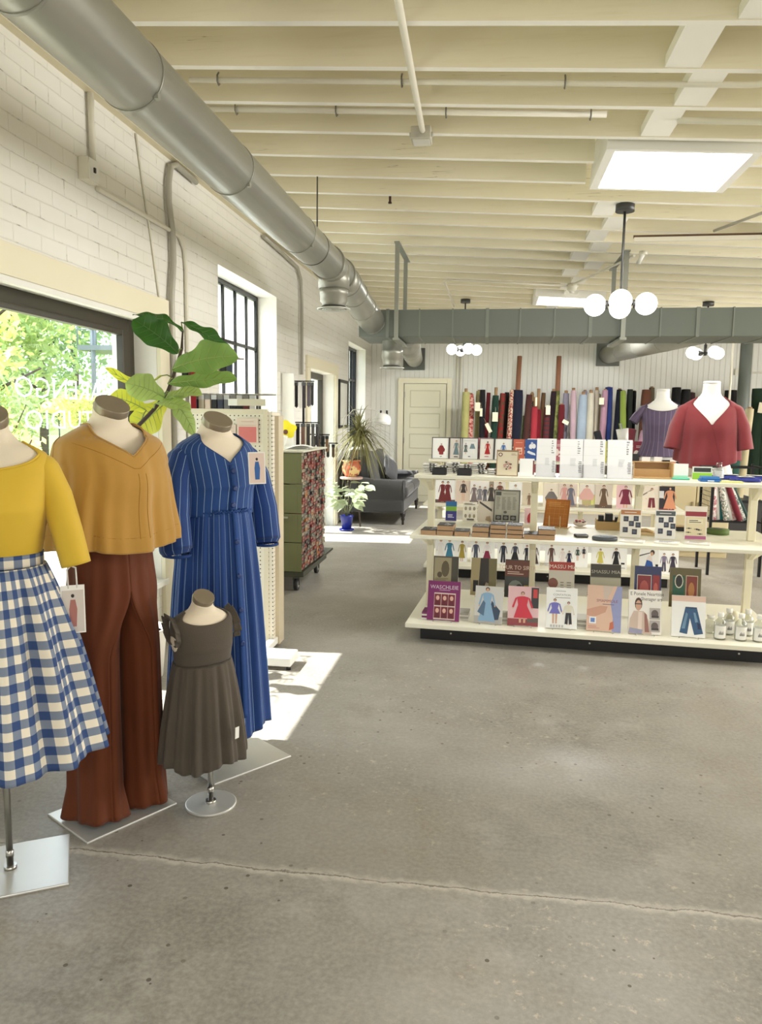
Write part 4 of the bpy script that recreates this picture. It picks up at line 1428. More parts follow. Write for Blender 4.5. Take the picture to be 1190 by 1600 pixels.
# ------------------------------------------------------------------ olive cart with packed tube ends
CX0, CX1, CY0, CY1 = .03, .572, 6.18, 7.10
OLIVE = M((112, 116, 76), .5, noise=.12, nscale=5, bump=.05, bscale=30)
t = thing('rolling_cart', 'olive green metal cart on casters packed with small tubes', 'cart', ((CX0 + CX1) / 2, (CY0 + CY1) / 2, 0))
ox, oy = (CX0 + CX1) / 2, (CY0 + CY1) / 2
def B(mb, x0, y0, z0, x1, y1, z1):
    mb.box(x0 - ox, y0 - oy, z0, x1 - ox, y1 - oy, z1)
zs = [.175, .43, .68, .93, 1.195]
for i in range(4):
    mb = MB(); a, b = zs[i] + .003, zs[i + 1] - .003
    B(mb, CX0, CY0, a, CX1 - .04, CY0 + .012, b); B(mb, CX0, CY1 - .012, a, CX1 - .04, CY1, b); B(mb, CX0, CY0 + .012, a, CX0 + .012, CY1 - .012, b)
    B(mb, CX0 + .012, CY0 + .012, a, CX1 - .16, CY1 - .012, b); B(mb, CX1 - .04, CY0, a, CX1 - .005, CY0 + .004, b)
    mb.build('module', OLIVE, t, bevel=.003)
mb = MB(); B(mb, CX0 - .01, CY0 - .012, 1.196, CX1 + .012, CY1 + .012, 1.212); mb.build('top', M((206, 204, 186), .5), t, bevel=.003)
mb = MB(); B(mb, CX0, CY0, .13, CX1 + .01, CY1, .174); mb.build('chassis', M((58, 60, 46), .5), t, bevel=.004)
mb = MB(); B(mb, CX0 + .05, CY0 - .03, .64, CX0 + .42, CY0 - .001, .652); mb.build('rail', M((180, 178, 160), .4, metal=.4), t)
mb = MB(); B(mb, CX0 + .2, CY0 - .0008, .81, CX0 + .26, CY0, .818); B(mb, CX0 + .29, CY0 - .0008, .81, CX0 + .35, CY0, .818); mb.build('chalk_mark', WHITE, t)
for x in (CX0 + .07, CX1 - .07):
    for y in (CY0 + .08, CY1 - .08):
        mb = MB(); mb.cyl((x - ox - .016, y - oy, .055), (x - ox + .016, y - oy, .055), .055, n=24); w = mb.build('caster_wheel', M((30, 30, 30), .5), t)
        mb = MB(); mb.cyl((x - ox - .019, y - oy, .055), (x - ox + .019, y - oy, .055), .03, n=20); mb.build('wheel_hub', M((150, 148, 140), .4, metal=.5), w)
        mb = MB(); mb.box(x - ox - .03, y - oy - .02, .09, x - ox + .03, y - oy + .02, .129); mb.box(x - ox - .028, y - oy - .012, .05, x - ox - .021, y - oy + .012, .09); mb.box(x - ox + .021, y - oy - .012, .05, x - ox + .028, y - oy + .012, .09); mb.build('caster_fork', M((96, 96, 90), .4, metal=.6), t)
pal = [((120, 38, 40), 'dark red'), ((138, 52, 48), 'red'), ((160, 148, 128), 'putty'), ((60, 52, 46), 'dark brown'), ((124, 78, 68), 'rosy brown'), ((96, 108, 92), 'grey green'), ((40, 38, 40), 'black'), ((150, 122, 104), 'tan'), ((132, 130, 122), 'grey'), ((170, 110, 60), 'amber')]
protos = []
cw, chh = .0, .0
rr = random.Random(21)
NY, NZ = 8, 37
dy, dz = (CY1 - CY0 - .03) / NY, (1.19 - .185) / NZ
for c, nm in pal:
    mb = MB(); mb.box(-.11, -dy * .46, 0, 0, dy * .46, dz * .9)
    body_ = mb.build('button_tube', [M(c, .5)])
    mb = MB(); mb.box(0, -dy * .40, dz * .12, .0015, -dy * .05, dz * .78); mb.box(0, -dy * .02, dz * .12, .0015, dy * .42, dz * .78, 1)
    lb = mb.build('end_label', [M(tuple((x + y) // 2 for x, y in zip(c, (176, 160, 140))), .5), M(tuple(max(10, x - 40) for x in c), .4)], body_)
    protos.append((body_, lb, nm))
used = set()
for j in range(NZ):
    for i in range(NY):
        k = rr.choices(range(10), (6, 6, 5, 5, 4, 3, 4, 3, 3, 2))[0]
        b0, l0, nm = protos[k]
        if k not in used:
            used.add(k); b_ = b0
        else:
            b_ = b0.copy(); COL.objects.link(b_)
            l_ = l0.copy(); COL.objects.link(l_); l_.parent = b_
        b_.location = (CX1 - rr.uniform(.0, .018), CY0 + .015 + dy * (i + .5), .186 + dz * j)
        tag(b_, f'{nm} tube end with a pale label packed in the olive cart front', 'tube', 'tube ends packed in the olive cart')
for k in range(10):
    if k not in used:
        bpy.data.objects.remove(protos[k][1]); bpy.data.objects.remove(protos[k][0])
# things on the cart
t = thing('paper_flower', 'yellow paper flower lying in a white sleeve on the olive cart', 'flower', (.33, 6.45, 1.2125))
mb = MB(); mb.tube([(-.02, .1, .02), (.0, .03, .06), (.02, -.02, .13)], [.01, .022, .04], 12); mb.build('paper_sleeve', M((240, 240, 236), .7), t)
mb = MB()
mb.grid(lambda u, v: ((.02 + .075 * v * sin(pi * .5 * 1)) * cos(2 * pi * u) * (1 + .12 * sin(10 * pi * u) * v) + .03, -.02 - .03 * (1 - v), .17 + .075 * v * sin(2 * pi * u) * (1 + .12 * sin(10 * pi * u) * v)), 40, 4)
mb.build('petals', thin_leaf((232, 218, 50), (240, 226, 60), trans=.4), t)
mb = MB(); mb.ball((.04, -.055, .15), .022, 12, sy=.5); mb.build('flower_centre', M((110, 74, 56), .8), t)
t = thing('paper_sheets', 'loose white sheets lying on the olive cart top', 'paper', (.42, 6.6, 1.2125), rad(12))
for q in range(3):
    mb = MB(); mb.grid(lambda u, v: ((u - .5) * .2 + .02 * q, (v - .5) * .28, .001 + .006 * q + .012 * sin(pi * u) * (q + 1) * .5), 8, 4); mb.build('sheet', M((238, 236, 230), .6), t, solid=.001)

# ------------------------------------------------------------------ zipper display by the glass door
t = thing('display_board', 'white upright display board standing beside the zipper rails', 'board', (.075, 7.56, 0))
mb = MB(); mb.box(-.06, 0, 0, .06, .03, 1.93); mb.build('board', WHITE, t, bevel=.003)
mb = MB(); mb.box(-.07, -.04, 0, .07, .07, .02); mb.build('foot', M((200, 196, 186), .5), t)
t = thing('zipper_rack', 'black floor rack with rails stepping down towards the glass door', 'rack', (.25, 7.9, 0))
mb = MB(); mb.box(-.105, -.02, 0, -.085, .0, 1.86); mb.box(-.12, -.1, 0, .14, .42, .02); mb.build('upright', BLACKM, t)
for (z, y, x0, x1) in ((1.85, -.26, -.13, .08), (1.43, -.22, -.13, .13), (1.30, .12, -.06, .16), (1.20, .38, -.03, .20)):
    mb = MB(); mb.box(x0, y - .006, z, x1, y + .006, z + .012); mb.box(x0, y - .006, z, x0 + .012, .31 if y > 0 else .0, z + .012); mb.build('hook_rail', BLACKM, t)
ZP = [(.145, 7.63, 1.845, .25, .030, (22, 20, 24), 'black', 'top tier at the board'), (.185, 7.63, 1.845, .26, .022, (226, 222, 214), 'white', 'top tier'), (.225, 7.63, 1.845, .26, .034, (44, 36, 40), 'charcoal', 'top tier'), (.275, 7.63, 1.845, .24, .034, (84, 74, 84), 'smoky grey', 'top tier'), (.312, 7.63, 1.845, .23, .026, (30, 26, 30), 'jet black', 'top tier, end'),
      (.15, 7.67, 1.425, .23, .034, (24, 20, 22), 'black', 'second tier at the board'), (.205, 7.67, 1.425, .23, .038, (122, 88, 72), 'brown', 'second tier'), (.26, 7.67, 1.425, .24, .034, (52, 46, 46), 'dark grey', 'second tier'), (.31, 7.67, 1.425, .24, .03, (90, 84, 78), 'taupe', 'second tier'), (.355, 7.67, 1.425, .22, .03, (60, 54, 56), 'ash grey', 'second tier, end'),
      (.24, 8.01, 1.295, .18, .034, (70, 74, 62), 'moss grey', 'third tier'), (.29, 8.01, 1.295, .18, .034, (112, 92, 72), 'umber', 'third tier'), (.34, 8.01, 1.295, .18, .034, (46, 52, 46), 'dark green', 'third tier'), (.385, 8.01, 1.295, .17, .03, (150, 120, 90), 'sand', 'third tier'),
      (.28, 8.27, 1.195, .14, .03, (96, 92, 66), 'olive', 'lowest tier'), (.34, 8.27, 1.195, .14, .03, (52, 60, 50), 'bottle green', 'lowest tier'), (.40, 8.27, 1.195, .14, .03, (126, 104, 80), 'brass brown', 'lowest tier')]
for (x, y, z, h, w, c, nm, tr) in ZP:
    p = thing('zipper_bundle', f'{nm} zipper bundle hanging on the {tr} of the black rack', 'zippers', (x, y, z), 0, 'zipper bundles on the black rack')
    mb = MB()
    for q in range(3):
        mb.box(-w * .5 + w * q / 3 + .001, -.012 + .004 * (q % 2), -h - .01 * (q % 2), -w * .5 + w * (q + 1) / 3 - .001, .012, -.03)
    mb.build('zipper_tape', M(c, .65), p)
    mb = MB(); mb.box(-w * .55, -.014, -.034, w * .55, .014, .0); mb.build('header', M((56, 54, 56) if nm != 'white' else (200, 198, 194), .3), p)
# framed mirror on the wall
t = thing('framed_picture', 'narrow black framed picture on the brick between door and far window', 'picture', (0.001, 10.78, 1.68))
mb = MB(); mb.box(0, -.30, -.31, .02, .30, .31); mb.build('panel', M((216, 216, 206), .25), t)
mb = MB()
for b in ((0, -.33, -.34, .035, -.29, .34), (0, .29, -.34, .035, .33, .34), (0, -.29, -.34, .035, .29, -.30), (0, -.29, .30, .035, .29, .34)):
    mb.box(*b)
mb.build('frame', BLACK, t, bevel=.002)

# ------------------------------------------------------------------ sofa
SOFA = cloth('charcoal_sofa_cloth', (68, 67, 66), .9, 300, .15, .06, .3)
SX, SY = .10, 11.45
t = thing('sofa', 'charcoal grey rolled-arm sofa against the wall in the far corner', 'sofa', (SX, SY, 0))
mb = MB(); mb.box(.0, -1.04, .17, .86, 1.04, .36); mb.build('base', SOFA, t, bevel=.03)
for s in (-1, 1):
    mb = MB()
    prof = [(0, .17), (.10, .17), (.11, .42), (.14, .48), (.15, .55), (.12, .61), (.05, .635), (-.02, .62), (-.06, .56), (-.04, .48), (0, .42)]
    rings = []
    for x, k in ((.02, 1), (.45, 1), (.80, 1), (.845, .97)):
        sl = .0 if x > .5 else .05 * (1 - x / .5)
        rings.append([(x, s * (.965 + (px - .045) * k), pz + (sl if pz > .4 else 0) - (.0 if k == 1 else .01)) for px, pz in prof])
    if s < 0:
        rings = [r_[::-1] for r_ in rings]
    mb.loft(rings, True, True)
    a = mb.build('arm', SOFA, t)
    mb = MB(); mb.tube([(.85, s * (.965 + (px - .045) * .98), pz) for px, pz in prof + prof[:1]], .008, 8); mb.build('piping', SOFA, a)
for y0, y1 in ((-.90, -.004), (.004, .90)):
    mb = MB(); mb.box(.16, y0, .362, .90, y1, .53); mb.build('seat_cushion', SOFA, t, bevel=.055)
    mb = MB(); mb.X = Matrix.Translation((.24, (y0 + y1) / 2, .72)) @ Matrix.Rotation(rad(-14), 4, 'Y')
    mb.grid(lambda u, v: ((lambda a, b: ((.10 + .05 * sin(pi * u) * sin(pi * v)), a * .44, b * .24 + .03 * sin(pi * u)))((u - .5) * 2, (v - .5) * 2)), 14, 10)
    mb.grid(lambda u, v: (-.05, -(u - .5) * .88, (v - .5) * .48), 4, 4)
    mb.box(-.05, -.43, -.23, .10, .43, .23)
    mb.build('back_cushion', SOFA, t, bevel=.03)
mb = MB()
mb.grid(lambda u, v: (.02 + .1 * (1 - v), -1.0 + 2.0 * u, .36 + (.56 + .08 * sin(pi * u)) * v), 24, 6); mb.build('back', SOFA, t, solid=.10)
for x in (.07, .84):
    for y in (-.96, .96):
        mb = MB(); mb.X = Matrix.Translation((x, y, 0)); mb.lathe([(.014, .0), (.018, .02), (.016, .05), (.028, .08), (.022, .10), (.034, .13), (.036, .172)], n=16); mb.build('leg', M((36, 28, 24), .4), t)
def pillow(label, loc, rot, sx, sz, c):
    p = thing('throw_pillow', label, 'cushion', loc, 0, 'pillows on the sofa')
    mb = MB()
    def f(u, v, s):
        a, b = (u - .5) * 2, (v - .5) * 2
        e = (1 - abs(a) ** 2.6) * (1 - abs(b) ** 2.6)
        return (a * sx * (1 - .06 * (1 - b * b)), s * .075 * e ** .6, b * sz * (1 - .06 * (1 - a * a)))
    mb.grid(lambda u, v: f(u, v, -1), 16, 16); mb.grid(lambda u, v: f(1 - u, v, 1), 16, 16)
    o = mb.build('cover', cloth('pillow_cloth', c, .9, 250, .2, .06, .3), p)
    o.rotation_euler = rot
    mb = MB(); mb.tube([(sx * cos(a) * 1.0 if False else max(-sx, min(sx, sx * 1.3 * cos(a))), 0, max(-sz, min(sz, sz * 1.3 * sin(a)))) for a in np.linspace(0, 2 * pi, 41)], .005, 6)
    o2 = mb.build('piping', M((60, 60, 62), .8), p); o2.rotation_euler = rot
    return p
pillow('grey throw pillow leaning upright on the sofa back', (.62, 11.55, .715), (rad(-12), rad(24), rad(70)), .2, .17, (92, 92, 94))
pillow('black throw pillow lying flat on the sofa seat', (.68, 11.95, .60), (rad(82), 0, rad(20)), .22, .19, (40, 40, 44))
# lamp
t = thing('floor_lamp', 'white dome lamp on an arm over the sofa end', 'lamp', (.045, 10.62, 0))
LAMPM = M((206, 202, 192), .4)
mb = MB(); mb.lathe([(.04, 0), (.04, .012), (.012, .02)], n=20); mb.build('base', BLACKM, t)
mb = MB(); mb.tube([(0, 0, .015), (0, 0, 1.3), (.02, .03, 1.48), (.12, .15, 1.60), (.32, .38, 1.62), (.45, .52, 1.585)], .007, 10); mb.build('pole', LAMPM, t)
mb = MB(); mb.X = Matrix.Translation((.49, .58, 1.46)) @ Matrix.Rotation(rad(14), 4, 'Y'); mb.lathe([(.118, -.065), (.125, -.03), (.118, .03), (.09, .075), (.04, .10), (.02, .108)], n=32, caps=False); mb.build('shade', M((240, 238, 232), .35), t, solid=.004)
mb = MB(); mb.ball((.49, .58, 1.42), .035, 14); mb.build('bulb', M((246, 244, 236), .3), t)
for dx in (-.03, .06):
    mb = MB(); mb.cyl((.49 + dx, .58, 1.545), (.49 + dx, .57, 1.60), .014, n=10); mb.build('shade_knob', BLACKM, t)
# dracaena in a terracotta pot on a stand
DR0 = (.27, 10.10, 0)
t = thing('plant_stand', 'dark small plant stand under the terracotta pot', 'stand', DR0)
for k in range(3):
    a = 2 * pi * k / 3 + .4
    mb = MB(); mb.tube([(.13 * cos(a), .13 * sin(a), 0), (.09 * cos(a), .09 * sin(a), .66)], .012, 8); mb.build('leg', M((60, 48, 40), .5), t)
mb = MB(); mb.lathe([(.15, .66), (.155, .67), (.155, .685), (.15, .69)], n=28); mb.build('stand_top', M((190, 160, 150), .5), t)
t = thing('dracaena', 'spiky dracaena in a painted terracotta pot beside the sofa', 'plant', (DR0[0], DR0[1], .6905))
def painted():
    k = NT('painted_terracotta')
    tc = k.n('ShaderNodeTexCoord').outputs['Object']
    f = k.ramp(k.noise(tc, 9, 2), .5, .56)
    c = k.mix(f, rgb((186, 96, 60)), rgb((220, 190, 130)))
    c = k.mix(k.ramp(k.noise(tc, 14, 2), .6, .64), c, rgb((150, 60, 40)))
    k.l(c, k.b.inputs['Base Color']); k.b.inputs['Roughness'].default_value = .45
    return k.m
mb = MB(); mb.lathe([(.07, 0), (.10, .03), (.128, .09), (.128, .14), (.105, .19), (.115, .205), (.128, .21), (.128, .225), (.112, .225), (.10, .2)], n=32); mb.build('pot', painted(), t)
mb = MB(); mb.lathe([(.099, .195), (.099, .2)], n=20); mb.build('soil', M((64, 48, 36), .95), t)
mb = MB(); mb.tube([(0, 0, .19), (.03, .0, .34), (.09, -.01, .60)], [.016, .014, .012], 8); mb.build('cane', M((150, 126, 92), .8, noise=.15, nscale=40), t)
mb = MB(); mb.tube([(-.02, .02, .19), (.05, .03, .30), (.14, .03, .54)], [.013, .012, .010], 8); mb.build('cane', M((150, 126, 92), .8, noise=.15, nscale=40), t)
rq = random.Random(9)
mb = MB()
for c0 in ((.09, -.01, .60), (.14, .03, .54)):
    for q in range(100):
        az, el = rq.uniform(0, 2 * pi), rq.uniform(-.75, 1.35)
        L_ = rq.uniform(.32, .54)
        d = Vector((cos(az) * cos(el), sin(az) * cos(el), sin(el)))
        sd = d.cross(Vector((0, 0, 1))).normalized()
        pts_ = []
        z0 = Vector(c0) + Vector((0, 0, rq.uniform(-.06, .10)))
        vs = []
        for k in range(7):
            f = k / 6
            p = z0 + d * (L_ * f) + Vector((0, 0, -.16 * f * f * L_ / .3 * (1.2 - .5 * sin(el))))
            w = .012 * (1 - f) ** .7 + .0006
            p.x = max(p.x, -.235)
            vs += [p - sd * w, p + sd * w + Vector((0, 0, .002))]
        mb.add(vs, [(2 * k, 2 * k + 1, 2 * k + 3, 2 * k + 2) for k in range(6)], 0, True)
fo = mb.build('foliage', thin_leaf((116, 112, 72), (166, 162, 104), trans=.35), t)
fo['kind'] = 'stuff'
# leafy plant in a blue pot
t = thing('potted_plant', 'pale variegated leafy plant in a cobalt blue pot on the floor', 'plant', (.27, 9.78, 0))
CB = M((34, 44, 130), .25)
mb = MB(); mb.lathe([(.06, .02), (.085, .18), (.092, .19), (.092, .205), (.08, .205), (.075, .18)], n=28); mb.build('pot', CB, t)
mb = MB(); mb.lathe([(.08, 0), (.1, .012), (.1, .022), (.085, .022)], n=28); mb.build('saucer', CB, t)
mb = MB(); mb.lathe([(.074, .172), (.074, .18)], n=20); mb.build('soil', M((60, 46, 36), .95), t)
VAR = thin_leaf((172, 182, 150), (206, 214, 176), trans=.35)
for q in range(9):
    az = 2 * pi * q / 9 + rq.uniform(-.3, .3)
    ln, ht = rq.uniform(.14, .36), rq.uniform(.32, .70)
    base = Vector((0, 0, .18))
    top = Vector((cos(az) * ln, sin(az) * ln, ht))
    mb = MB(); mb.tube([base, base.lerp(top, .5) + Vector((0, 0, .06)), top], [.004, .0035, .003], 6)
    st = mb.build('stem', M((140, 150, 110), .6), t)
    for k in range(6):
        f = .35 + .65 * k / 5
        p = base.lerp(top, f) + Vector((0, 0, .24 * f * (1 - f)))
        a2 = az + rq.uniform(-1.6, 1.6)
        d = Vector((cos(a2), sin(a2), rq.uniform(-.5, .3))) * rq.uniform(.11, .18)
        n = Vector((rq.uniform(-.4, .4), rq.uniform(-.8, .0), 1))
        n = (n - d * n.dot(d) / d.length_squared).normalized(); sd = d.normalized().cross(n)
        mb = MB(); hw = d.length * .34
        mb.grid(lambda u, v: p + d * v + sd * (hw * (u - .5) * 2 * sin(pi * min(.98, max(.02, v)) ** .8)) + n * (.2 * hw * ((u - .5) * 2) ** 2 - .03 * v * v), 4, 7)
        mb.build('leaf', VAR, st)
# ------------------------------------------------------------------ display tables
GW = M((238, 234, 216), .45)
GPOST = M((234, 227, 200), .45)
class Frame:
    def __init__(self, ox, oy, deg):
        self.o, self.a = Vector((ox, oy, 0)), rad(deg)
        self.X = Matrix.Translation(self.o) @ Matrix.Rotation(self.a, 4, 'Z')
    def __call__(self, u, v, z):
        return self.X @ Vector((u, v, z))
G1, G2 = Frame(1.63, 5.45, -3.5), Frame(1.56, 7.50, -2.5)

def display_table(label, F, L, posts, deck, mid, top, zmid=.71, ztop=1.11):
    t = thing('display_table', label, 'display table', F.o, F.a)
    mb = MB(); mb.box(.09, deck[0] + .10, 0, L - .09, deck[1] - .10, .098); mb.build('kick_base', BLACK, t, bevel=.002)
    for i in range(3):
        mb = MB(); x = .3 + i * (L - .6) / 2
        mb.cyl((x, deck[0] + .098, .05), (x, deck[0] + .10, .05), .006, n=10); mb.build('screw', STEEL, t)
    mb = MB(); mb.box(0, deck[0], .099, L, deck[1], .13); mb.build('deck', GW, t, bevel=.004)
    mb = MB(); mb.box(0, mid[0], zmid - .026, L, mid[1], zmid); mb.build('shelf', GW, t, bevel=.004)
    mb = MB(); mb.box(0, top[0], ztop - .026, L, top[1], ztop); mb.build('top', GW, t, bevel=.004)
    for u in posts:
        for za, zb in ((.131, zmid - .027), (zmid + .001, ztop - .027)):
            mb = MB(); mb.box(u - .024, -.024, za, u + .024, .024, zb); mb.build('post', GPOST, t, bevel=.003)
        for z in (zmid - .027, ztop - .027):
            mb = MB()
            dirs = [(0, -1)]
            if u == posts[0]:
                dirs.append((-1, 0))
            if u == posts[-1]:
                dirs.append((1, 0))
            for dx, dy in dirs:
                n = .014
                e = .075 if dx < 0 else (.11 if dx > 0 else .13)
                if dx:
                    vs = [(u + dx * .024, s * n, zz) for s in (-1, 1) for zz in (z - .10, z)] + [(u + dx * (.024 + e), s * n, zz) for s in (-1, 1) for zz in (z - .025, z)]
                else:
                    vs = [(u + s * n, dy * .024, zz) for s in (-1, 1) for zz in (z - .10, z)] + [(u + s * n, dy * (.024 + e), zz) for s in (-1, 1) for zz in (z - .025, z)]
                b = MB(); b.add(vs, [(0, 1, 3, 2), (4, 6, 7, 5), (0, 4, 5, 1), (2, 3, 7, 6), (1, 5, 7, 3), (0, 2, 6, 4)])
                b.build('bracket', GPOST, t)
    return t
display_table('nearest cream display table on a black base, loaded with books and bottles', G1, 2.42, (.09, .82, 1.52, 2.25), (-.53, .58), (-.40, .48), (-.26, .26))
display_table('second cream display table behind the first, lined with pattern envelopes', G2, 2.30, (.09, .75, 1.45, 2.15), (-.50, .55), (-.62, .45), (-.26, .26), .72)

# ---- printed cards, envelopes and books
SKIN, HAIR, DARK = (206, 164, 136), (44, 32, 28), (34, 32, 40)
def disc(mb, x, z, rx, rz, mat, y, n=12):
    mb.poly([(x + rx * cos(2 * pi * k / n), z + rz * sin(2 * pi * k / n)) for k in range(n)][::-1], mat, y)

class Art:
    """collects the printed shapes of one card, each colour a material slot"""
    def __init__(self, w, h):
        self.mb, self.w, self.h, self.cols, self.y = MB(), w, h, [], 0
    def mat(self, c):
        c = tuple(c)
        if c not in self.cols:
            self.cols.append(c)
        return self.cols.index(c)
    def up(self):
        self.y -= .00018
        return self.y
    def poly(self, pts, c):
        self.mb.poly([(p[0] * self.w, p[1] * self.h) for p in pts], self.mat(c), self.up())
    def rect(self, x0, z0, x1, z1, c):
        self.poly([(x0, z0), (x0, z1), (x1, z1), (x1, z0)][::-1], c)
    def disc(self, x, z, rx, rz, c):
        disc(self.mb, x * self.w, z * self.h, rx * self.w, rz * self.h, self.mat(c), self.up())
    def text(self, s, x, z, size, c, sx=1.0):
        write(self.mb, s, x * self.w, z * self.h, size * self.h, self.mat(c), self.up(), sx=sx)
    def lines(self, x0, x1, z0, z1, n, c, seed=1):
        r = random.Random(seed)
        for k in range(n):
            z = z0 + (z1 - z0) * (k + .5) / n
            b = (z1 - z0) / n * .22
            xe = x1 - (x1 - x0) * r.random() * .35
            self.rect(x0, z - b, xe, z + b, c)
    def figure(self, x, z0, H, kind, c1, c2=None, skin=SKIN, hair=HAIR, wide=1.0):
        """a standing figure H high (in card heights) centred on x (-.5...5)"""
        a = self.h / self.w * H          # one figure height in card widths
        c2 = c2 or c1
        P = lambda pts: [(x + px * a * wide, z0 + pz * H) for px, pz in pts]
        L = lambda pts, c: self.poly(P(pts)[::-1], c)
        if kind != 'bust':
            L([(-.06, 0), (-.02, 0), (-.015, .4), (-.07, .4)][::-1], skin)
            L([(.02, 0), (.06, 0), (.07, .4), (.015, .4)][::-1], skin)
        if kind == 'dress':
            L([(-.16, .16), (.16, .16), (.085, .58), (.11, .83), (.03, .86), (-.03, .86), (-.11, .83), (-.085, .58)][::-1], c1)
        elif kind == 'gown':
            L([(-.2, .02), (.2, .02), (.08, .58), (.11, .83), (.03, .86), (-.03, .86), (-.11, .83), (-.08, .58)][::-1], c1)
        elif kind == 'short':
            L([(-.15, .40), (.15, .40), (.08, .62), (.11, .83), (.03, .86), (-.03, .86), (-.11, .83), (-.08, .62)][::-1], c1)
        elif kind == 'skirt':
            L([(-.19, .18), (.19, .18), (.08, .58), (-.08, .58)][::-1], c2)
            L([(-.085, .56), (.085, .56), (.11, .83), (.03, .86), (-.03, .86), (-.11, .83)][::-1], c1)
        elif kind == 'pants':
            L([(-.12, .03), (-.02, .03), (0, .45), (.02, .03), (.12, .03), (.085, .56), (-.085, .56)][::-1], c2)
            L([(-.09, .52), (.09, .52), (.11, .83), (.03, .86), (-.03, .86), (-.11, .83)][::-1], c1)
        elif kind == 'wide':
            L([(-.3, .30), (.3, .30), (.36, .50), (.14, .84), (.03, .87), (-.03, .87), (-.14, .84), (-.36, .50)][::-1], c1)
            if c2 != c1:
                L([(-.2, .05), (.2, .05), (.22, .3), (-.22, .3)][::-1], c2)
        elif kind == 'bust':
            L([(-.24, .0), (.24, .0), (.2, .6), (.06, .74), (-.06, .74), (-.2, .6)][::-1], c1)
        for s in (-1, 1):
            if kind not in ('wide', 'bust'):
                L([(s * .10, .82), (s * .14, .80), (s * .20, .50), (s * .165, .48)][::(-1 if s > 0 else 1)], c1)
                self.disc(x + s * .182 * a * wide, z0 + .47 * H, .02 * a, .022 * H, skin)
        self.disc(x, z0 + .955 * H, .062 * a, .062 * H, hair)
        self.disc(x, z0 + .935 * H, .042 * a, .052 * H, skin)
    def build(self, name, parent, thick, side, face, label=None):
        base = MB()
        w, h = self.w, self.h
        base.box(-w / 2, 0.0003, 0, w / 2, thick, h, 0)
        base.add([(-w / 2, 0, 0), (w / 2, 0, 0), (w / 2, 0, h), (-w / 2, 0, h)], [(0, 1, 2, 3)], 1)
        k = len(base.v)
        base.v += self.mb.v
        base.f += [[i + k for i in f] for f in self.mb.f]
        base.mi += [m + 2 for m in self.mb.mi]
        base.sm += self.mb.sm
        return base.build(name, [M(side, .6), M(face, .38)] + [M(c, .45) for c in self.cols], parent)

def easel(t, w, h, y, lean, lift=0.0):
    """a bent wire stand that carries a card or book: feet, lip and back rest"""
    mb = MB()
    r = .0022
    for s in (-1, 1):
        x = s * w * .28
        yb = y + .035 + lift * .2
        mb.tube([(x, y - .028, lift + .012), (x, y - .028, lift * .0 + .003), (x, yb + .03, .003), (x, yb + .045, h * .25 + lift), (x, yb + .01 + .05 * 0, h * .55 + lift)] if not lift else
                [(x, y - .028, lift + .014), (x, y - .026, lift - .002), (x, yb, lift - .002), (x, yb + .02, .003), (x, yb + .09, .003)], r, 6)
    mb.tube([(-w * .28, y - .028, lift + .012 if not lift else lift + .014), (w * .28, y - .028, lift + .012 if not lift else lift + .014)], r, 6)
    return mb.build('wire_stand', STEEL, t)

LEAN = {}
def flat_art(name, label, cat, F, u, v, z, w, h, face, draw, group, lean=8, turn=0.0, thick=.004, side=(224, 220, 208), frame=None, stand_=False, lift=0.0, part='cover'):
    """one card, book or envelope standing at (u, v) on the table F"""
    p = F(u, v, z + .0008)
    t = thing(name, label, cat, p, F.a + rad(turn), group)
    a = Art(w, h)
    draw(a)
    o = a.build(part, t, thick, side, face)
    s = rad(lean)
    o.rotation_euler = (-s, 0, 0)
    o.location = (0, -h * sin(s) * .5, lift + .004 * (1 if stand_ else 0))
    if frame:
        mb = MB(); e = .006
        for (x0, z0, x1, z1) in ((-w / 2 - e, -e, -w / 2 + .001, h + e), (w / 2 - .001, -e, w / 2 + e, h + e), (-w / 2, -e, w / 2, .001), (-w / 2, h - .001, w / 2, h + e)):
            mb.box(x0, -.004, z0, x1, .008, z1)
        f = mb.build('frame', M(frame, .4), t)
        f.rotation_euler = o.rotation_euler
        f.location = o.location
    if stand_:
        easel(t, w, h, o.location.y, s, lift)
    return t

def fig(*a, **k):
    return lambda art: art.figure(*a, **k)
def figs(*specs, floor=None):
    def d(art):
        if floor:
            art.rect(-.5, 0, .5, .14, floor)
        for s in specs:
            art.figure(*s)
    return d

WHT, OFF = (240, 240, 238), (226, 220, 208)
# ---- books on the deck, front row
def bk_purple(a):
    a.text('WASCHLEIE', 0, .80, .135, (214, 196, 210), 1.0)
    a.lines(-.15, .2, .755, .785, 1, (200, 170, 190))
    a.rect(-.30, .03, .36, .70, (222, 204, 196))
    for i in range(3):
        for j in range(2):
            x, z = -.29 + i * .215, .06 + j * .32
            a.rect(x, z, x + .20, z + .29, (120, 34, 50))
            a.disc(x + .10, z + .19, .055, .06, (220, 176, 160))
            a.poly([(x + .02, z), (x + .18, z), (x + .15, z + .13), (x + .05, z + .13)], (96, 22, 38))
def bk_bluedress(a):
    a.rect(-.5, 0, .5, .2, (176, 172, 168))
    a.poly([(-.02, .08), (.36, .12), (.42, .36), (.1, .62)], (52, 70, 92))
    a.figure(-.06, .04, .92, 'gown', (136, 172, 204), None, SKIN, (70, 50, 40), 1.25)
    a.poly([(-.4, .3), (-.16, .2), (-.12, .55), (-.2, .62)], (86, 112, 140))
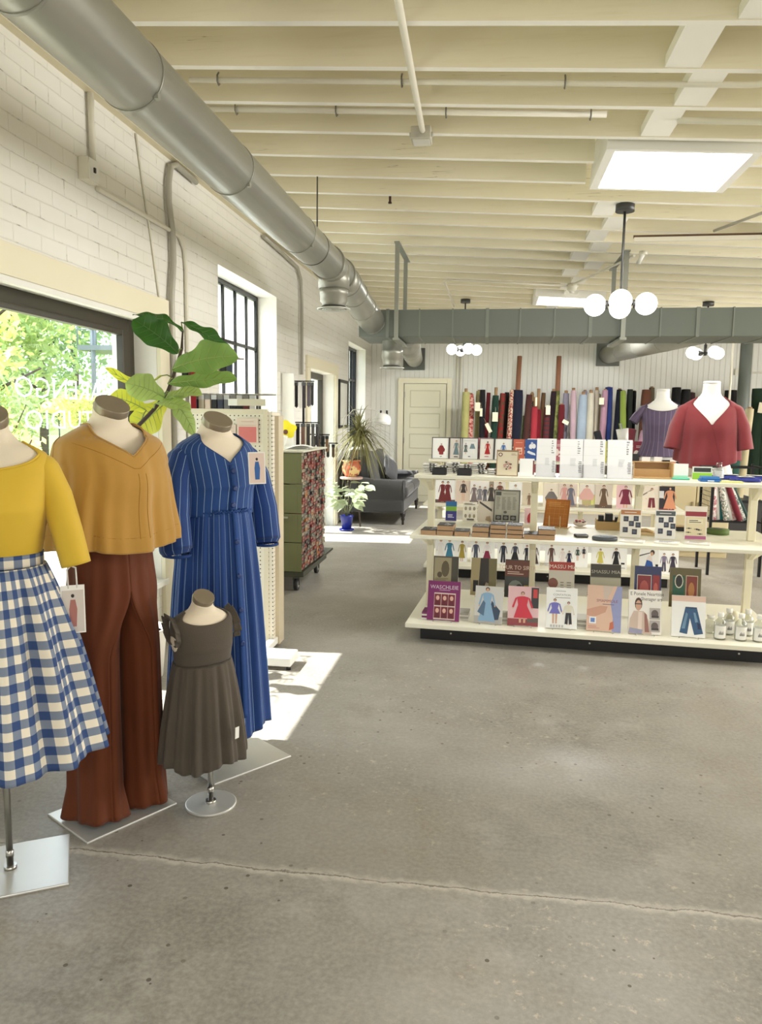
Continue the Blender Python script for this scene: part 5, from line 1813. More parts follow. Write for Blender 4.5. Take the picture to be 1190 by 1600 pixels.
def bk_reddress(a):
    a.rect(-.5, 0, .5, .18, (142, 58, 62)); a.rect(.26, .46, .5, .98, (44, 42, 46)); a.rect(.32, .72, .46, .94, (196, 60, 60))
    a.rect(.14, .1, .5, .22, (96, 84, 76))
    a.figure(-.02, .08, .78, 'dress', (204, 44, 66), None, SKIN, (110, 72, 48), 1.7)
    a.poly([(-.30, .20), (.34, .20), (.08, .58), (-.10, .58)], (204, 44, 66))
def bk_kids(a):
    a.lines(-.2, .14, .90, .93, 1, (150, 150, 150)); a.text('CONTATION', 0.0, .80, .07, (120, 120, 124)); a.lines(-.22, .3, .74, .77, 1, (130, 130, 130))
    a.figure(-.22, .12, .60, 'short', (112, 110, 190), None, SKIN, (90, 60, 48), 1.5)
    a.figure(.22, .10, .56, 'pants', (226, 220, 200), (34, 34, 40), SKIN, (40, 32, 30), 1.3)
    for i in range(5):
        a.rect(-.36 + i * .09, .03, -.30 + i * .09, .09, (190, 188, 186))
def bk_belly(a):
    a.poly([(.5, 0), (.5, 1), (.36, 1), (.18, .62), (.26, .3), (.24, 0)], (150, 156, 200))
    a.poly([(-.06, 1), (.26, 1), (.06, .66), (-.02, .74)], (206, 188, 176))
    a.poly([(-.5, .34), (-.3, .30), (.04, .42), (.10, .55), (-.1, .56), (-.5, .46)], (206, 158, 136))
    a.poly([(.16, .04), (.30, .08), (.28, .24), (.18, .2)], (196, 110, 84))
    a.text('SMAMMOLE', .08, .64, .085, (150, 90, 104)); a.lines(-.05, .3, .58, .61, 1, (120, 110, 130))
    a.rect(-.42, .16, -.22, .31, (240, 240, 244)); a.rect(-.38, .19, -.26, .28, (96, 130, 196)); a.lines(-.45, -.1, .05, .12, 2, (206, 150, 140))
def bk_fit(a):
    a.text('E Ponele Nearttise', .06, .875, .112, (44, 40, 40), .86); a.text('Shenager ars', .20, .76, .112, (44, 40, 40), .8)
    a.poly([(-.5, 0), (.22, 0), (.12, .30), (-.04, .52), (-.34, .52), (-.46, .34)], (204, 182, 168))
    a.poly([(-.22, .08), (-.1, .08), (-.08, .5), (-.2, .5)], (226, 206, 196))
    a.poly([(.0, .05), (.14, .05), (.06, .44), (-.02, .5)], (150, 104, 96))
    a.disc(-.2, .68, .115, .145, (70, 48, 40)); a.disc(-.2, .645, .09, .12, (206, 160, 136)); a.rect(-.29, .67, -.11, .69, (50, 44, 44))
    a.poly([(-.5, .02), (-.1, .0), (-.06, .1), (-.46, .14)], (150, 150, 176))
    for z in (.06, .34):
        a.rect(.14, z, .46, z + .26, (176, 168, 164)); a.disc(.3, z + .13, .11, .09, (96, 84, 84)); a.rect(.2, z + .04, .42, z + .09, (60, 54, 58))
def bk_jeans(a):
    a.rect(-.5, .86, .5, .995, (226, 194, 178))
    a.poly([(-.26, .10), (-.03, .07), (.04, .46), (.18, .06), (.44, .10), (.24, .72), (-.10, .72)], (44, 84, 124))
    a.poly([(-.20, .2), (-.1, .2), (-.02, .56), (-.08, .6)], (104, 140, 170)); a.poly([(.28, .2), (.38, .2), (.34, .34), (.26, .36)], (22, 44, 84))
    a.poly([(.2, .36), (.28, .38), (.2, .6), (.14, .6)], (110, 146, 176)); a.rect(-.10, .70, .24, .73, (30, 58, 92))
FRONT = [
    (.243, .222, .268, (122, 28, 96), bk_purple, 'purple book with pale lettering and six red portraits, left end of the lowest deck', 'magenta'),
    (.547, .187, .250, (206, 204, 200), bk_bluedress, 'book with a woman in a pale blue gown, right of the purple book', ''),
    (.774, .200, .262, (222, 180, 184), bk_reddress, 'pink book with a dancer in a red dress on the deck', ''),
    (1.024, .200, .268, WHT, bk_kids, 'white book showing two children, one in a violet dress', ''),
    (1.293, .216, .298, (222, 186, 164), bk_belly, 'pregnancy sewing book with a bare belly and lilac strip', ''),
    (1.547, .203, .284, (236, 232, 226), bk_fit, 'book with black title and a man in glasses and patterned shirt', ''),
    (1.813, .203, .262, WHT, bk_jeans, 'white pattern packet with blue jeans, left of the bottles', ''),
]
for (u, w, h, face, dr, lab, _) in FRONT:
    flat_art('book', lab, 'book', G1, u, -.40, .13, w, h, face, dr, 'books in the front row of the deck', 12, random.Random(u).uniform(-3, 3), .016, (232, 228, 218), stand_=True)
# ---- second row on raised wire stands
def b_boot(a):
    a.rect(-.46, .04, .22, .96, (164, 152, 120)); a.rect(.24, 0, .5, 1, (70, 66, 54))
    a.disc(-.02, .66, .16, .22, (96, 84, 58)); a.disc(-.24, .5, .10, .08, (84, 72, 50)); a.rect(-.44, .05, .2, .2, (96, 42, 44)); a.lines(-.4, .16, .25, .42, 4, (126, 116, 88))
def b_alley(a):
    a.poly([(-.5, 0), (-.2, 0), (-.14, 1), (-.5, 1)], (170, 154, 112)); a.poly([(.5, 0), (.24, 0), (.18, 1), (.5, 1)], (120, 110, 72))
    a.rect(-.14, .0, .18, 1, (44, 36, 30)); a.poly([(-.06, 0), (.3, 0), (.2, .34), (.1, .36)], (150, 136, 112)); a.rect(-.4, .1, -.2, .4, (30, 26, 24))
def b_tour(a):
    a.rect(-.5, .56, .5, .98, (104, 54, 38)); a.text('TOUR TO SIRTR', 0, .74, .15, (222, 196, 176), .9); a.lines(-.4, .3, .60, .70, 2, (206, 180, 160)); a.disc(-.05, .26, .3, .2, (120, 126, 116)); a.disc(.1, .22, .16, .14, (40, 44, 40)); a.rect(.3, .0, .48, .34, (150, 130, 60))
def b_mia(a):
    a.rect(-.5, .78, .5, 1, (176, 56, 42)); a.text('SMASSU MIA', 0, .83, .14, (236, 226, 214), 1.0); a.disc(-.34, .44, .2, .14, (126, 74, 58)); a.disc(-.36, .14, .14, .16, (80, 44, 40)); a.lines(-.05, .1, .1, .5, 6, (140, 136, 126)); a.lines(.2, .4, .1, .5, 6, (140, 136, 126))
def b_auto(a):
    a.rect(-.5, .66, .5, .99, (64, 60, 50)); a.text('SMASSU MIA', 0, .76, .12, (180, 176, 160), 1.1); a.rect(-.5, .2, .5, .64, (176, 172, 152)); a.text('autostille', -.2, .18, .19, (40, 36, 36), .9); a.rect(.02, .04, .5, .26, (160, 40, 30))
def b_blue(a):
    a.rect(-.40, .05, .14, .78, (222, 214, 204)); a.rect(-.38, .07, .12, .76, (132, 38, 42)); a.disc(-.13, .42, .17, .22, (176, 82, 76)); a.rect(.18, .1, .44, .78, (150, 44, 48)); a.disc(.3, .45, .08, .14, (196, 96, 84))
def b_olive(a):
    a.rect(-.4, .05, -.02, .8, (28, 84, 64)); a.disc(-.2, .66, .14, .18, (216, 210, 190)); a.disc(-.2, .66, .11, .15, (26, 30, 30)); a.rect(.02, .05, .4, .82, (196, 184, 160)); a.rect(.04, .07, .38, .8, (128, 50, 34)); a.disc(.2, .45, .1, .2, (180, 120, 60))
SECOND = [
    (.220, .178, (84, 78, 62), b_boot, 'dark olive book with a leather boot, behind the purple book'),
    (.489, .179, (56, 48, 36), b_alley, 'dark brown book with a shadowy doorway, behind the blue gown book'),
    (.721, .167, (44, 46, 38), b_tour, 'dark book with red-brown lettered top, behind the red dress book'),
    (1.026, .172, (206, 198, 182), b_mia, 'book with a red title band, behind the two-children book'),
    (1.319, .201, (150, 146, 128), b_auto, 'grey book with dark title band and red block, behind the pregnancy book'),
    (1.593, .172, (24, 36, 92), b_blue, 'navy book with red framed picture, behind the man-in-glasses book'),
    (1.832, .197, (96, 84, 36), b_olive, 'olive book with green and rust pictures, behind the jeans packet'),
]
for (u, w, face, dr, lab) in SECOND:
    flat_art('book', lab, 'book', G1, u, -.13, .13, w, .265, face, dr, 'books in the second row of the deck', 10, random.Random(u).uniform(-4, 4), .016, (210, 204, 190), stand_=True, lift=.125)
# small paperback piles lying flat between the two rows
for u, v, n, lab in ((.36, -.30, 4, 'low pile of grey booklets lying beside the purple book'), (.67, -.30, 4, 'low pile of grey booklets lying between the gown and red dress books'), (1.18, -.30, 5, 'low pile of pale booklets lying beside the pregnancy book'), (.145, -.34, 4, 'low pile of magenta booklets lying left of the purple book')):
    t = thing('booklet_pile', lab, 'booklets', G1(u, v, .131), G1.a)
    for i in range(n):
        mb = MB(); mb.box(-.05, -.07, .013 * i, .05, .07, .013 * i + .011)
        mb.build('booklet', M((118, 40, 92) if 'magenta' in lab and i % 2 else ((176, 172, 164) if i % 2 else (222, 218, 210)), .6), t)
# ---- bottles
BG = glassy((238, 240, 238), .02, .8)
def bottle(u, v, label):
    t = thing('bottle', label, 'bottle', G1(u, v, .131), G1.a, 'clear bottles at the deck end')
    mb = MB(); r = .036
    mb.lathe([(r * .9, 0), (r, .006), (r, .098), (r * .93, .112), (r * .55, .128), (.014, .134), (.014, .145)], n=28); mb.build('bottle_body', BG, t)
    mb = MB(); mb.lathe([(r * .86, .004), (r * .94, .008), (r * .94, .088), (r * .86, .09)], n=28); mb.build('contents', M((214, 214, 206), .15, spec=.5), t)
    mb = MB(); mb.lathe([(.0175, .142), (.0185, .146), (.0185, .168), (.016, .171)], n=24); mb.build('bottle_cap', WHITE, t)
    mb = MB()
    mb.grid(lambda a, b: (r * 1.015 * sin((a - .5) * 2.2), -r * 1.015 * cos((a - .5) * 2.2), .012 + .078 * b), 16, 1, 0)
    lb = mb.build('paper_label', M((238, 236, 230), .6), t)
    mb = MB()
    for q in range(9):
        a0 = -.35 + .09 * q
        hh = .012 + .016 * ((q * 7) % 5) / 5
        mb.add([(r * 1.02 * sin(a), -r * 1.02 * cos(a), z) for a, z in ((a0, .035), (a0 + .06, .035), (a0 + .06, .035 + hh), (a0, .035 + hh))], [(0, 1, 2, 3)])
    mb.add([(r * 1.02 * sin(a), -r * 1.02 * cos(a), z) for a, z in ((-.3, .072), (.3, .072), (.3, .075), (-.3, .075))], [(0, 1, 2, 3)])
    mb.build('printed_mark', M((70, 70, 76), .6), lb)
    return t
bottle(2.005, -.40, 'clear white-capped bottle nearest the jeans packet, front of the group')
bottle(2.128, -.40, 'clear white-capped bottle second from the jeans packet in the front row')
bottle(2.235, -.40, 'clear white-capped bottle at the right edge, front row')
bottle(2.085, -.27, 'clear white-capped bottle behind the gap between the two front bottles')
bottle(2.20, -.27, 'clear white-capped bottle in the rear row at the right')
t = thing('glass_jar', 'round clear glass jar behind the bottle nearest the jeans packet', 'jar', G1(1.975, -.27, .131), 0)
mb = MB(); mb.lathe([(.02, 0), (.042, .02), (.046, .05), (.034, .08), (.02, .09), (.02, .105)], n=24); mb.build('jar_body', BG, t)
mb = MB(); mb.lathe([(.022, .10), (.024, .105), (.024, .118), (.02, .12)], n=20); mb.build('lid', WHITE, t)
t = thing('soap_dome', 'pale cream dome-shaped bar among the bottles', 'soap', G1(2.15, -.13, .131), 0)
mb = MB(); mb.lathe([(.05, 0), (.054, .03), (.046, .08), (.03, .11), (.012, .122)], n=24); mb.build('dome', M((228, 222, 196), .5), t)
mb = MB(); mb.lathe([(.055, .0), (.056, .012)], n=24); mb.build('paper_band', WHITE, t)

# ---- boxes with black lids on the middle shelf
KRAFT = M((176, 142, 108), .75, noise=.06, nscale=40)
KLID = M((28, 24, 26), .5)
KINK = M((190, 186, 180), .6)
STK = [(.125, .112, [1]), (.235, .118, [2]), (.348, .108, [1]), (.474, .118, [2]), (.588, .108, [3]), (.702, .108, [3]), (.806, .102, [1]), (.905, .118, [2])]
def kit_box(u, v, z, w, d, h, turn, label):
    t = thing('kit_box', label, 'box', G1(u, v, z), G1.a + rad(turn), 'kraft kit boxes on the middle shelf')
    mb = MB(); mb.box(-w / 2, -d / 2, 0, w / 2, d / 2, h - .004); mb.build('carton', KRAFT, t, bevel=.002)
    mb = MB(); mb.box(-w / 2 + .001, -d / 2 + .001, h - .004, w / 2 - .001, d / 2 - .001, h); lid = mb.build('printed_lid', KLID, t)
    mb = MB(); r = random.Random(u * 91 + z)
    for q in range(7):
        x, y = r.uniform(-.36, .36) * w, r.uniform(-.35, .3) * d
        mb.tube([(x, y, h + .0006), (x + r.uniform(-.018, .018), y + r.uniform(-.02, .02), h + .0006), (x + r.uniform(-.02, .02), y + r.uniform(-.02, .02), h + .0006)], .0012, 4)
    mb.build('line_drawing', KINK, lid)
    return t
POSN = ['leftmost stack', 'second stack from the left', 'third stack from the left', 'fourth stack from the left', 'fifth stack from the left', 'sixth stack from the left', 'seventh stack from the left', 'rightmost stack']
for k, (u, w, (n,)) in enumerate(STK):
    for i in range(n):
        h = .036 if n < 3 else .030
        lev = {1: ['single'], 2: ['lower', 'upper'], 3: ['lowest', 'middle', 'topmost']}[n][i]
        kit_box(u + (.003 if i % 2 else 0), -.30, .711 + i * h, w * .93, .15, h - .001, (k * 37 % 5) - 2, f'kraft box with black drawn lid, {lev} in the {POSN[k]}')
# ---- cards standing on the middle shelf
def sc_squares(top, sq):
    def d(a):
        a.rect(-.47, .80, .47, .96, top); a.lines(-.3, .3, .85, .91, 1, (226, 220, 210))
        for (x, z) in ((-.34, .56), (.14, .58), (-.08, .40), (.24, .36), (-.36, .18), (.08, .12)):
            a.rect(x, z, x + .24, z + .18, sq); a.lines(x + .03, x + .2, z + .05, z + .14, 2, (120, 126, 140), 3)
    return d
def sc_ants(a):
    a.rect(-.47, .70, .47, .84, (150, 48, 60)); a.rect(-.44, .13, .44, .68, (226, 214, 180)); a.rect(-.47, .02, .47, .12, (178, 96, 140)); a.rect(-.36, .48, .32, .62, (236, 228, 200)); a.lines(-.3, .26, .50, .60, 2, (70, 60, 50))
    for (x, z) in ((.05, .32), (.15, .3), (-.3, .34), (-.32, .22), (.2, .18)):
        a.disc(x, z, .05, .02, (30, 26, 26)); a.rect(x - .12, z - .008, x + .12, z + .008, (40, 34, 32))
flat_art('sign_card', 'white sample card with an orange header and six dark squares', 'card', G1, 1.465, -.09, .71, .136, .195, (238, 234, 226), sc_squares((190, 128, 78), (52, 56, 70)), 'sample cards on the middle shelf', 5, 0, .006)
flat_art('sign_card', 'white sample card with a slate grey header and dark squares', 'card', G1, 1.69, -.09, .71, .132, .196, (238, 236, 232), sc_squares((84, 92, 98), (50, 56, 74)), 'sample cards on the middle shelf', 5, 3, .006)
flat_art('sign_card', 'cream sample card with red header, insect drawings and magenta footer', 'card', G1, 1.885, -.07, .71, .142, .226, (236, 228, 216), sc_ants, 'sample cards on the middle shelf', 5, 2, .006)
for u, v, lab, ink in ((1.46, -.27, 'flat pad of white sheets lying before the orange-headed card', (200, 196, 188)), (1.677, -.27, 'flat pad of printed sheets lying before the grey-headed card', (96, 106, 128)), (1.87, -.24, 'thick flat pad of sheets lying before the insect card', (150, 140, 126))):
    t = thing('paper_pad', lab, 'paper', G1(u, v, .711), G1.a + rad(-14), 'flat pads on the middle shelf')
    mb = MB(); mb.box(-.075, -.055, 0, .075, .055, .008); mb.build('sheets', M((232, 228, 220), .6), t)
    mb = MB(); mb.box(-.06, -.04, .008, .06, .04, .0086); mb.build('printed_sheet', M((240, 238, 234), .6), t)
    mb = MB()
    for q in range(4):
        mb.box(-.05, -.032 + .018 * q, .0087, .01 + .01 * q, -.026 + .018 * q, .0091)
    mb.build('print', M(ink, .6), t)
t = thing('tape_measure', 'dark grey round-cornered tin lying on the middle shelf', 'tin', G1(1.286, -.27, .711), 0)
mb = MB(); mb.lathe([(.06, 0), (.066, .006), (.066, .022), (.06, .028)], n=32); mb.X = Matrix.Identity(4); o = mb.build('case', M((66, 70, 76), .4), t); o.scale = (1.25, .8, 1)
mb = MB(); mb.lathe([(.03, .028), (.03, .031)], n=24); o = mb.build('lid', M((104, 110, 116), .4), t)
t = thing('card_case', 'small black zip case lying left of the grey tin', 'case', G1(1.14, -.17, .711), rad(10))
mb = MB(); mb.box(-.045, -.03, 0, .045, .03, .02); mb.build('case', M((34, 34, 38), .5), t, bevel=.008)
mb = MB(); mb.tube([(-.04, -.031, .012), (.04, -.031, .012)], .002, 6); mb.build('zipper', STEEL, t)
# ---- things along the back edge of the middle shelf
def bd_cork(a):
    a.rect(-.44, .06, .44, .94, (178, 110, 46))
    for q in range(5):
        a.rect(-.44, .14 + .17 * q, .44, .15 + .17 * q, (202, 140, 72)); 
    for q in range(4):
        a.rect(-.30 + .2 * q, .06, -.29 + .2 * q, .94, (202, 140, 72))
    a.lines(-.36, .3, .72, .9, 3, (206, 150, 86))
t = flat_art('grid_board', 'orange brown gridded board leaning on a clear stand', 'board', G1, .985, .30, .71, .18, .215, (160, 96, 38), bd_cork, None, 22, -14, .008, (170, 110, 60))
mb = MB()
for s in (-1, 1):
    mb.box(s * .04 - .003, -.11, .002, s * .04 + .003, .03, .01); mb.box(s * .04 - .003, -.065, .01, s * .04 + .003, -.058, .085)
mb.box(-.10, -.07, .0, .10, .05, .006)
mb.build('stand', M((206, 176, 130), .4), t)
def bd_sheet(a):
    a.rect(-.46, .84, -.24, .96, (70, 70, 64)); a.lines(-.16, .4, .88, .92, 1, (120, 118, 104))
    for q in range(4):
        a.lines(-.42 + .22 * q, -.26 + .22 * q, .38, .8, 9, (128, 126, 112), q + 2)
    for q in range(3):
        a.rect(-.44 + .3 * q, .04, -.20 + .3 * q, .20, (44, 44, 44)); a.disc(-.32 + .3 * q, .12, .08, .05, (120, 120, 114))
    a.disc(-.05, .30, .07, .045, (90, 88, 80))
flat_art('leaflet_holder', 'grey printed leaflet on a dark wire easel, back of the middle shelf', 'leaflet', G1, .615, .38, .71, .185, .235, (168, 166, 150), bd_sheet, None, 8, -3, .006, (120, 118, 108), frame=(70, 70, 66), stand_=True, lift=.01)
def bd_blue(a):
    a.rect(-.5, .74, .5, 1, (28, 96, 150)); a.rect(-.5, .50, .5, .74, (120, 166, 50)); a.rect(-.5, .0, .5, .46, (48, 48, 128)); a.lines(-.3, .3, .14, .34, 3, (226, 226, 236))
flat_art('packet', 'narrow packet in blue, lime and navy bands, left end of the middle shelf', 'packet', G1, .19, .40, .71, .085, .15, (40, 60, 130), bd_blue, 'packets along the back of the middle shelf', 6, 0, .012)
def bd_sk(a):
    for q in range(6):
        a.disc(-.3 + .3 * (q % 3), .28 + .38 * (q // 3), .09, .1, (150, 140, 120)); a.lines(-.4, .4, .84, .95, 2, (120, 112, 98))
    a.rect(-.2, .06, .3, .14, (90, 84, 76))
flat_art('packet', 'cream packet printed with small brown sketches, right of the banded packet', 'packet', G1, .335, .40, .71, .108, .15, (232, 226, 210), bd_sk, 'packets along the back of the middle shelf', 6, 0, .012)
def bd_bag(a):
    a.poly([(-.4, .9), (.4, .5), (.4, .62), (-.4, 1.0)], (52, 46, 42)); a.poly([(.0, .08), (.4, .0), (.3, .3), (.05, .26)], (160, 136, 104))
flat_art('packet', 'pale tan packet with a dark diagonal strap, left of the grey leaflet', 'packet', G1, .455, .40, .71, .12, .16, (206, 196, 178), bd_bag, 'packets along the back of the middle shelf', 6, 0, .012)
def bd_red(a):
    a.disc(.1, .30, .38, .44, (176, 34, 44)); a.rect(-.5, 0, .5, .06, (226, 210, 206))
flat_art('packet', 'pink packet with a red half moon, right of the grey leaflet', 'packet', G1, .795, .40, .71, .09, .12, (226, 190, 190), bd_red, 'packets along the back of the middle shelf', 6, 0, .01)
t = thing('open_box', 'long tan open box with black swatches and a cream envelope inside', 'box', G1(1.385, .27, .711), G1.a)
TAN = M((176, 146, 96), .7)
mb = MB()
for b in ((-.12, -.06, 0, .12, .06, .006), (-.12, -.06, .006, .12, -.054, .062), (-.12, .054, .006, .12, .06, .062), (-.12, -.054, .006, -.114, .054, .075), (.114, -.054, .006, .12, .054, .062)):
    mb.box(*b)
mb.build('tray', TAN, t)
for x, c, w, h in ((-.085, (26, 26, 28), .035, .10), (-.03, (30, 30, 30), .05, .115), (.03, (34, 32, 32), .03, .09)):
    mb = MB(); mb.box(x - w / 2, -.03, .008, x + w / 2, .03, h); mb.build('swatch', M(c, .7), t)
mb = MB(); mb.add([(.02, -.05, .05), (.112, -.05, .03), (.112, -.05, .15), (.04, -.05, .14), (.02, -.046, .05), (.112, -.046, .03), (.112, -.046, .15), (.04, -.046, .14)], [(0, 1, 2, 3), (7, 6, 5, 4), (0, 4, 5, 1), (1, 5, 6, 2), (2, 6, 7, 3), (3, 7, 4, 0)]); mb.build('envelope', M((232, 212, 158), .7), t)
t = thing('flower_pouch', 'small white pouch with pink flowers, left of the tan box', 'pouch', G1(1.16, .36, .711), 0)
mb = MB(); mb.ball((0, 0, .024), .052, 16, sz=.46, sy=.7); mb.build('pouch', M((226, 216, 206), .8), t)
for q in range(7):
    mb = MB(); a = q * .9; mb.ball((.03 * cos(a), .018 * sin(a) - .012, .036 + .008 * (q % 2)), .012, 8, sz=.6); mb.build('printed_flower', M((178, 74, 96) if q % 2 else (120, 96, 96), .8), t)
t = thing('ribbon_roll', 'roll of olive green webbing tape on the middle shelf near the right post', 'tape', G1(2.10, .26, .711), 0)
mb = MB(); mb.lathe([(.03, 0), (.075, 0), (.075, .035), (.03, .035)], n=32); o = mb.build('roll', M((84, 104, 48), .8), t)
mb = MB(); mb.lathe([(.02, -.0), (.031, .001), (.031, .037), (.02, .037)], n=24); mb.build('core', M((40, 38, 34), .6), t)
t = thing('tray', 'dark flat tray with tan rim lying under the green tape, back of the shelf', 'tray', G1(2.0, .34, .711), G1.a)
mb = MB(); mb.box(-.17, -.02, 0, .03, .06, .03); mb.build('tray', M((34, 32, 34), .5), t, bevel=.003)
mb = MB(); mb.box(-.172, -.022, .03, .032, .062, .034); mb.build('rim', TAN, t)
t = thing('shears_holder', 'pale wooden tool rest with tan handles, between the sample cards', 'tool', G1(1.585, .05, .711), rad(-12))
mb = MB(); mb.tube([(-.05, .0, .03), (0, .01, .036), (.05, .0, .02)], .012, 10); mb.build('handle', M((196, 164, 116), .5), t)
mb = MB(); mb.box(-.06, -.02, 0, .06, .03, .02); mb.build('rest', M((206, 180, 138), .6), t)

# ---- top of the first table
DIAG = M((150, 150, 152), .3)
def slip(seed):
    def d(a):
        r = random.Random(seed)
        for q in range(6):
            z = .92 - q * .06
            a.rect(.26, z, .26 + r.uniform(.05, .14), z + .02 + .02 * r.random(), (150, 150, 156))
        for q in range(7):
            a.rect(.33 - .02 * (q % 2), .40 - q * .045, .45, .418 - q * .045, (120, 120, 126))
        a.rect(-.5, .58, .5, .584, (214, 214, 214)); a.rect(-.5, .80, .5, .804, (222, 222, 222))
        a.lines(-.05, .2, .30, .5, 5, (206, 206, 210), seed)
    return d
CLEAR = glassy((252, 252, 253), .05, .95)
for k, (u, w, lab) in enumerate(((.888, .130, 'white printed packets in a clear holder, leftmost of the four holders'), (1.056, .150, 'white printed packets in a clear holder, second of the four from the left'), (1.205, .142, 'white printed packets in a clear holder, third of the four from the left'), (1.372, .160, 'white printed packets in the widest, rightmost of the four clear holders'))):
    t = flat_art('packet_holder', lab, 'holder', G1, u, -.11, 1.11, w, .262, (240, 240, 241), slip(k + 3), 'clear holders of white packets on the table top', 9, (k * 53 % 7) - 3, .03, (232, 232, 234), part='packets')
    mb = MB()
    w2 = w / 2 + .006
    mb.box(-w2, -.045, 0, w2, .05, .004); mb.box(-w2, -.045, .004, w2, -.042, .09); mb.box(-w2, -.042, .004, -w2 + .003, .04, .10); mb.box(w2 - .003, -.042, .004, w2, .04, .10)
    mb.build('acrylic_holder', CLEAR, t)
def k_flower(a):
    a.rect(-.46, .03, .46, .97, (222, 210, 184)); a.rect(-.5, .93, .5, 1, (150, 124, 92))
    r = random.Random(4)
    for q in range(26):
        b = r.random() * 6.28; d = r.random() ** .6 * .24
        a.disc(d * cos(b), .42 + d * sin(b) * .7, .045, .035, random.Random(q).choice([(150, 84, 84), (196, 150, 140), (226, 206, 196), (110, 86, 80), (160, 160, 140)]))
    a.disc(-.32, .82, .1, .075, (100, 50, 54)); a.disc(-.32, .82, .06, .045, (222, 210, 190)); a.lines(.18, .44, .79, .88, 2, (160, 140, 120))
flat_art('kit_packet', 'kraft framed embroidery kit with a rose bouquet, left of the clear holders', 'kit', G1, .628, -.15, 1.11, .148, .178, (150, 124, 92), k_flower, None, 6, -4, .02, (160, 132, 96))
flat_art('card', 'blank white card box, between the embroidery kit and the clear holders', 'card', G1, .762, -.15, 1.11, .098, .122, (240, 240, 240), lambda a: a.rect(.40, .1, .5, .9, (120, 60, 60)), None, 4, 4, .022)
for u, v, lab in ((.170, -.21, 'small black open tray, left one of the two in front of the packets'), (.342, -.205, 'small black open tray, right one of the two in front of the packets')):
    t = thing('black_tray', lab, 'tray', G1(u, v, 1.111), G1.a, 'small black trays on the table top')
    mb = MB()
    mb.box(-.046, -.03, 0, .046, .03, .004); mb.box(-.048, -.033, 0, .048, -.029, .046); mb.box(-.048, .029, 0, .048, .033, .046); mb.box(-.048, -.029, 0, -.044, .029, .046); mb.box(.044, -.029, 0, .048, .029, .046)
    mb.build('tray', M((22, 22, 24), .4), t, bevel=.003)
    mb = MB(); mb.box(-.044, -.029, .004, .044, .029, .03); mb.build('contents', M((40, 40, 42), .7), t)
def zebra():
    k = NT('black_and_white_print')
    tc = k.n('ShaderNodeTexCoord').outputs['Object']
    f = k.noise(tc, 38, 3, .6)
    c = k.mix(k.ramp(f, .52, .56), rgb((232, 230, 224)), rgb((54, 52, 52)))
    k.l(c, k.b.inputs['Base Color'])
    return k.m
ZEB = zebra()
ppos = [(.075, .02, 5), (.160, .03, 4), (.240, .02, 6), (.322, .03, 5), (.425, .02, 6), (.535, .0, 3)]
plab = ['leftmost pile', 'second pile from the left', 'third pile from the left', 'fourth pile from the left', 'fifth pile from the left', 'lowest pile beside the embroidery kit']
r = random.Random(11)
for (u, v, n), pl in zip(ppos, plab):
    for i in range(n):
        t = thing('printed_packet', f'black and white printed packet, number {i + 1} up in the {pl} on the table top' if False else f'black and white packet, {["bottom", "second", "third", "fourth", "fifth", "sixth"][i]} layer of the {pl}', 'packet', G1(u + r.uniform(-.006, .006), v + r.uniform(-.01, .01), 1.111 + .0128 * i), G1.a + rad(r.uniform(-8, 8)), 'black and white packets piled on the table top')
        mb = MB()
        mb.grid(lambda a, b: ((a - .5) * .092, (b - .5) * .12, .006 + .0045 * sin(9 * a + i) * sin(3 * pi * b) * .6), 8, 6)
        mb.build('packet', ZEB, t, solid=.008)
t = thing('wooden_tray', 'pale wooden stepped tray with white cards at its rim', 'tray', G1(1.60, .06, 1.111), G1.a)
W_ = M((190, 154, 104), .55, noise=.12, nscale=14); W_D = M((150, 108, 62), .6)
mb = MB()
for b in ((-.13, -.10, 0, .13, .10, .008), (-.13, .09, .008, .13, .10, .105), (-.13, -.10, .008, -.122, .09, .105), (.122, -.10, .008, .13, .09, .105), (-.122, -.02, .008, .122, -.012, .06), (-.13, .05, .10, .13, .10, .108)):
    mb.box(*b)
mb.build('tray', W_, t, bevel=.0015)
mb = MB(); mb.box(-.12, -.012, .008, .12, .088, .045); mb.build('inner_step', W_D, t)
for x, c, z in ((-.105, (30, 30, 32), .05), (-.03, (238, 236, 232), .03), (.05, (238, 236, 232), .032), (.1, (44, 36, 34), .012)):
    mb = MB(); mb.box(x - .028, .06, .109, x + .028, .064, .109 + z); mb.build('card', M(c, .6), t)
t = thing('note_pad', 'white note card in a mint green stand on the table top', 'stand', G1(1.775, -.02, 1.111), G1.a)
mb = MB(); mb.box(-.056, -.05, 0, .056, .03, .012); mb.build('stand', M((96, 196, 166), .4), t, bevel=.005)
mb = MB(); mb.box(-.05, -.004, .012, .05, .004, .105); o = mb.build('card', M((240, 240, 240), .5), t)
mb = MB(); mb.box(-.05, -.0055, .012, .05, -.0042, .026); mb.build('printed_band', M((180, 226, 196), .5), t)
t = thing('tool_packet', 'lime green and white packet with a black window, right of the mint stand', 'packet', G1(1.925, .03, 1.111), G1.a)
mb = MB(); mb.box(-.062, 0, 0, .062, .02, .085); mb.build('packet', M((228, 230, 222), .5), t)
mb = MB(); mb.box(-.054, -.001, .05, .054, 0.0, .078); mb.build('window', M((24, 36, 26), .3), t)
mb = MB(); mb.box(-.062, -.002, 0, .062, -.0, .044); mb.build('green_band', M((150, 204, 62), .5), t)
t = thing('packet', 'bright blue flat case lying before the lime green packet', 'case', G1(1.94, -.13, 1.111), G1.a + rad(-3))
mb = MB(); mb.box(-.064, -.06, 0, .064, .06, .014); mb.build('case', M((38, 104, 176), .4), t, bevel=.004)
mb = MB(); mb.box(-.056, -.05, .014, .056, .05, .032); mb.build('upper_case', M((48, 120, 190), .4), t, bevel=.004)
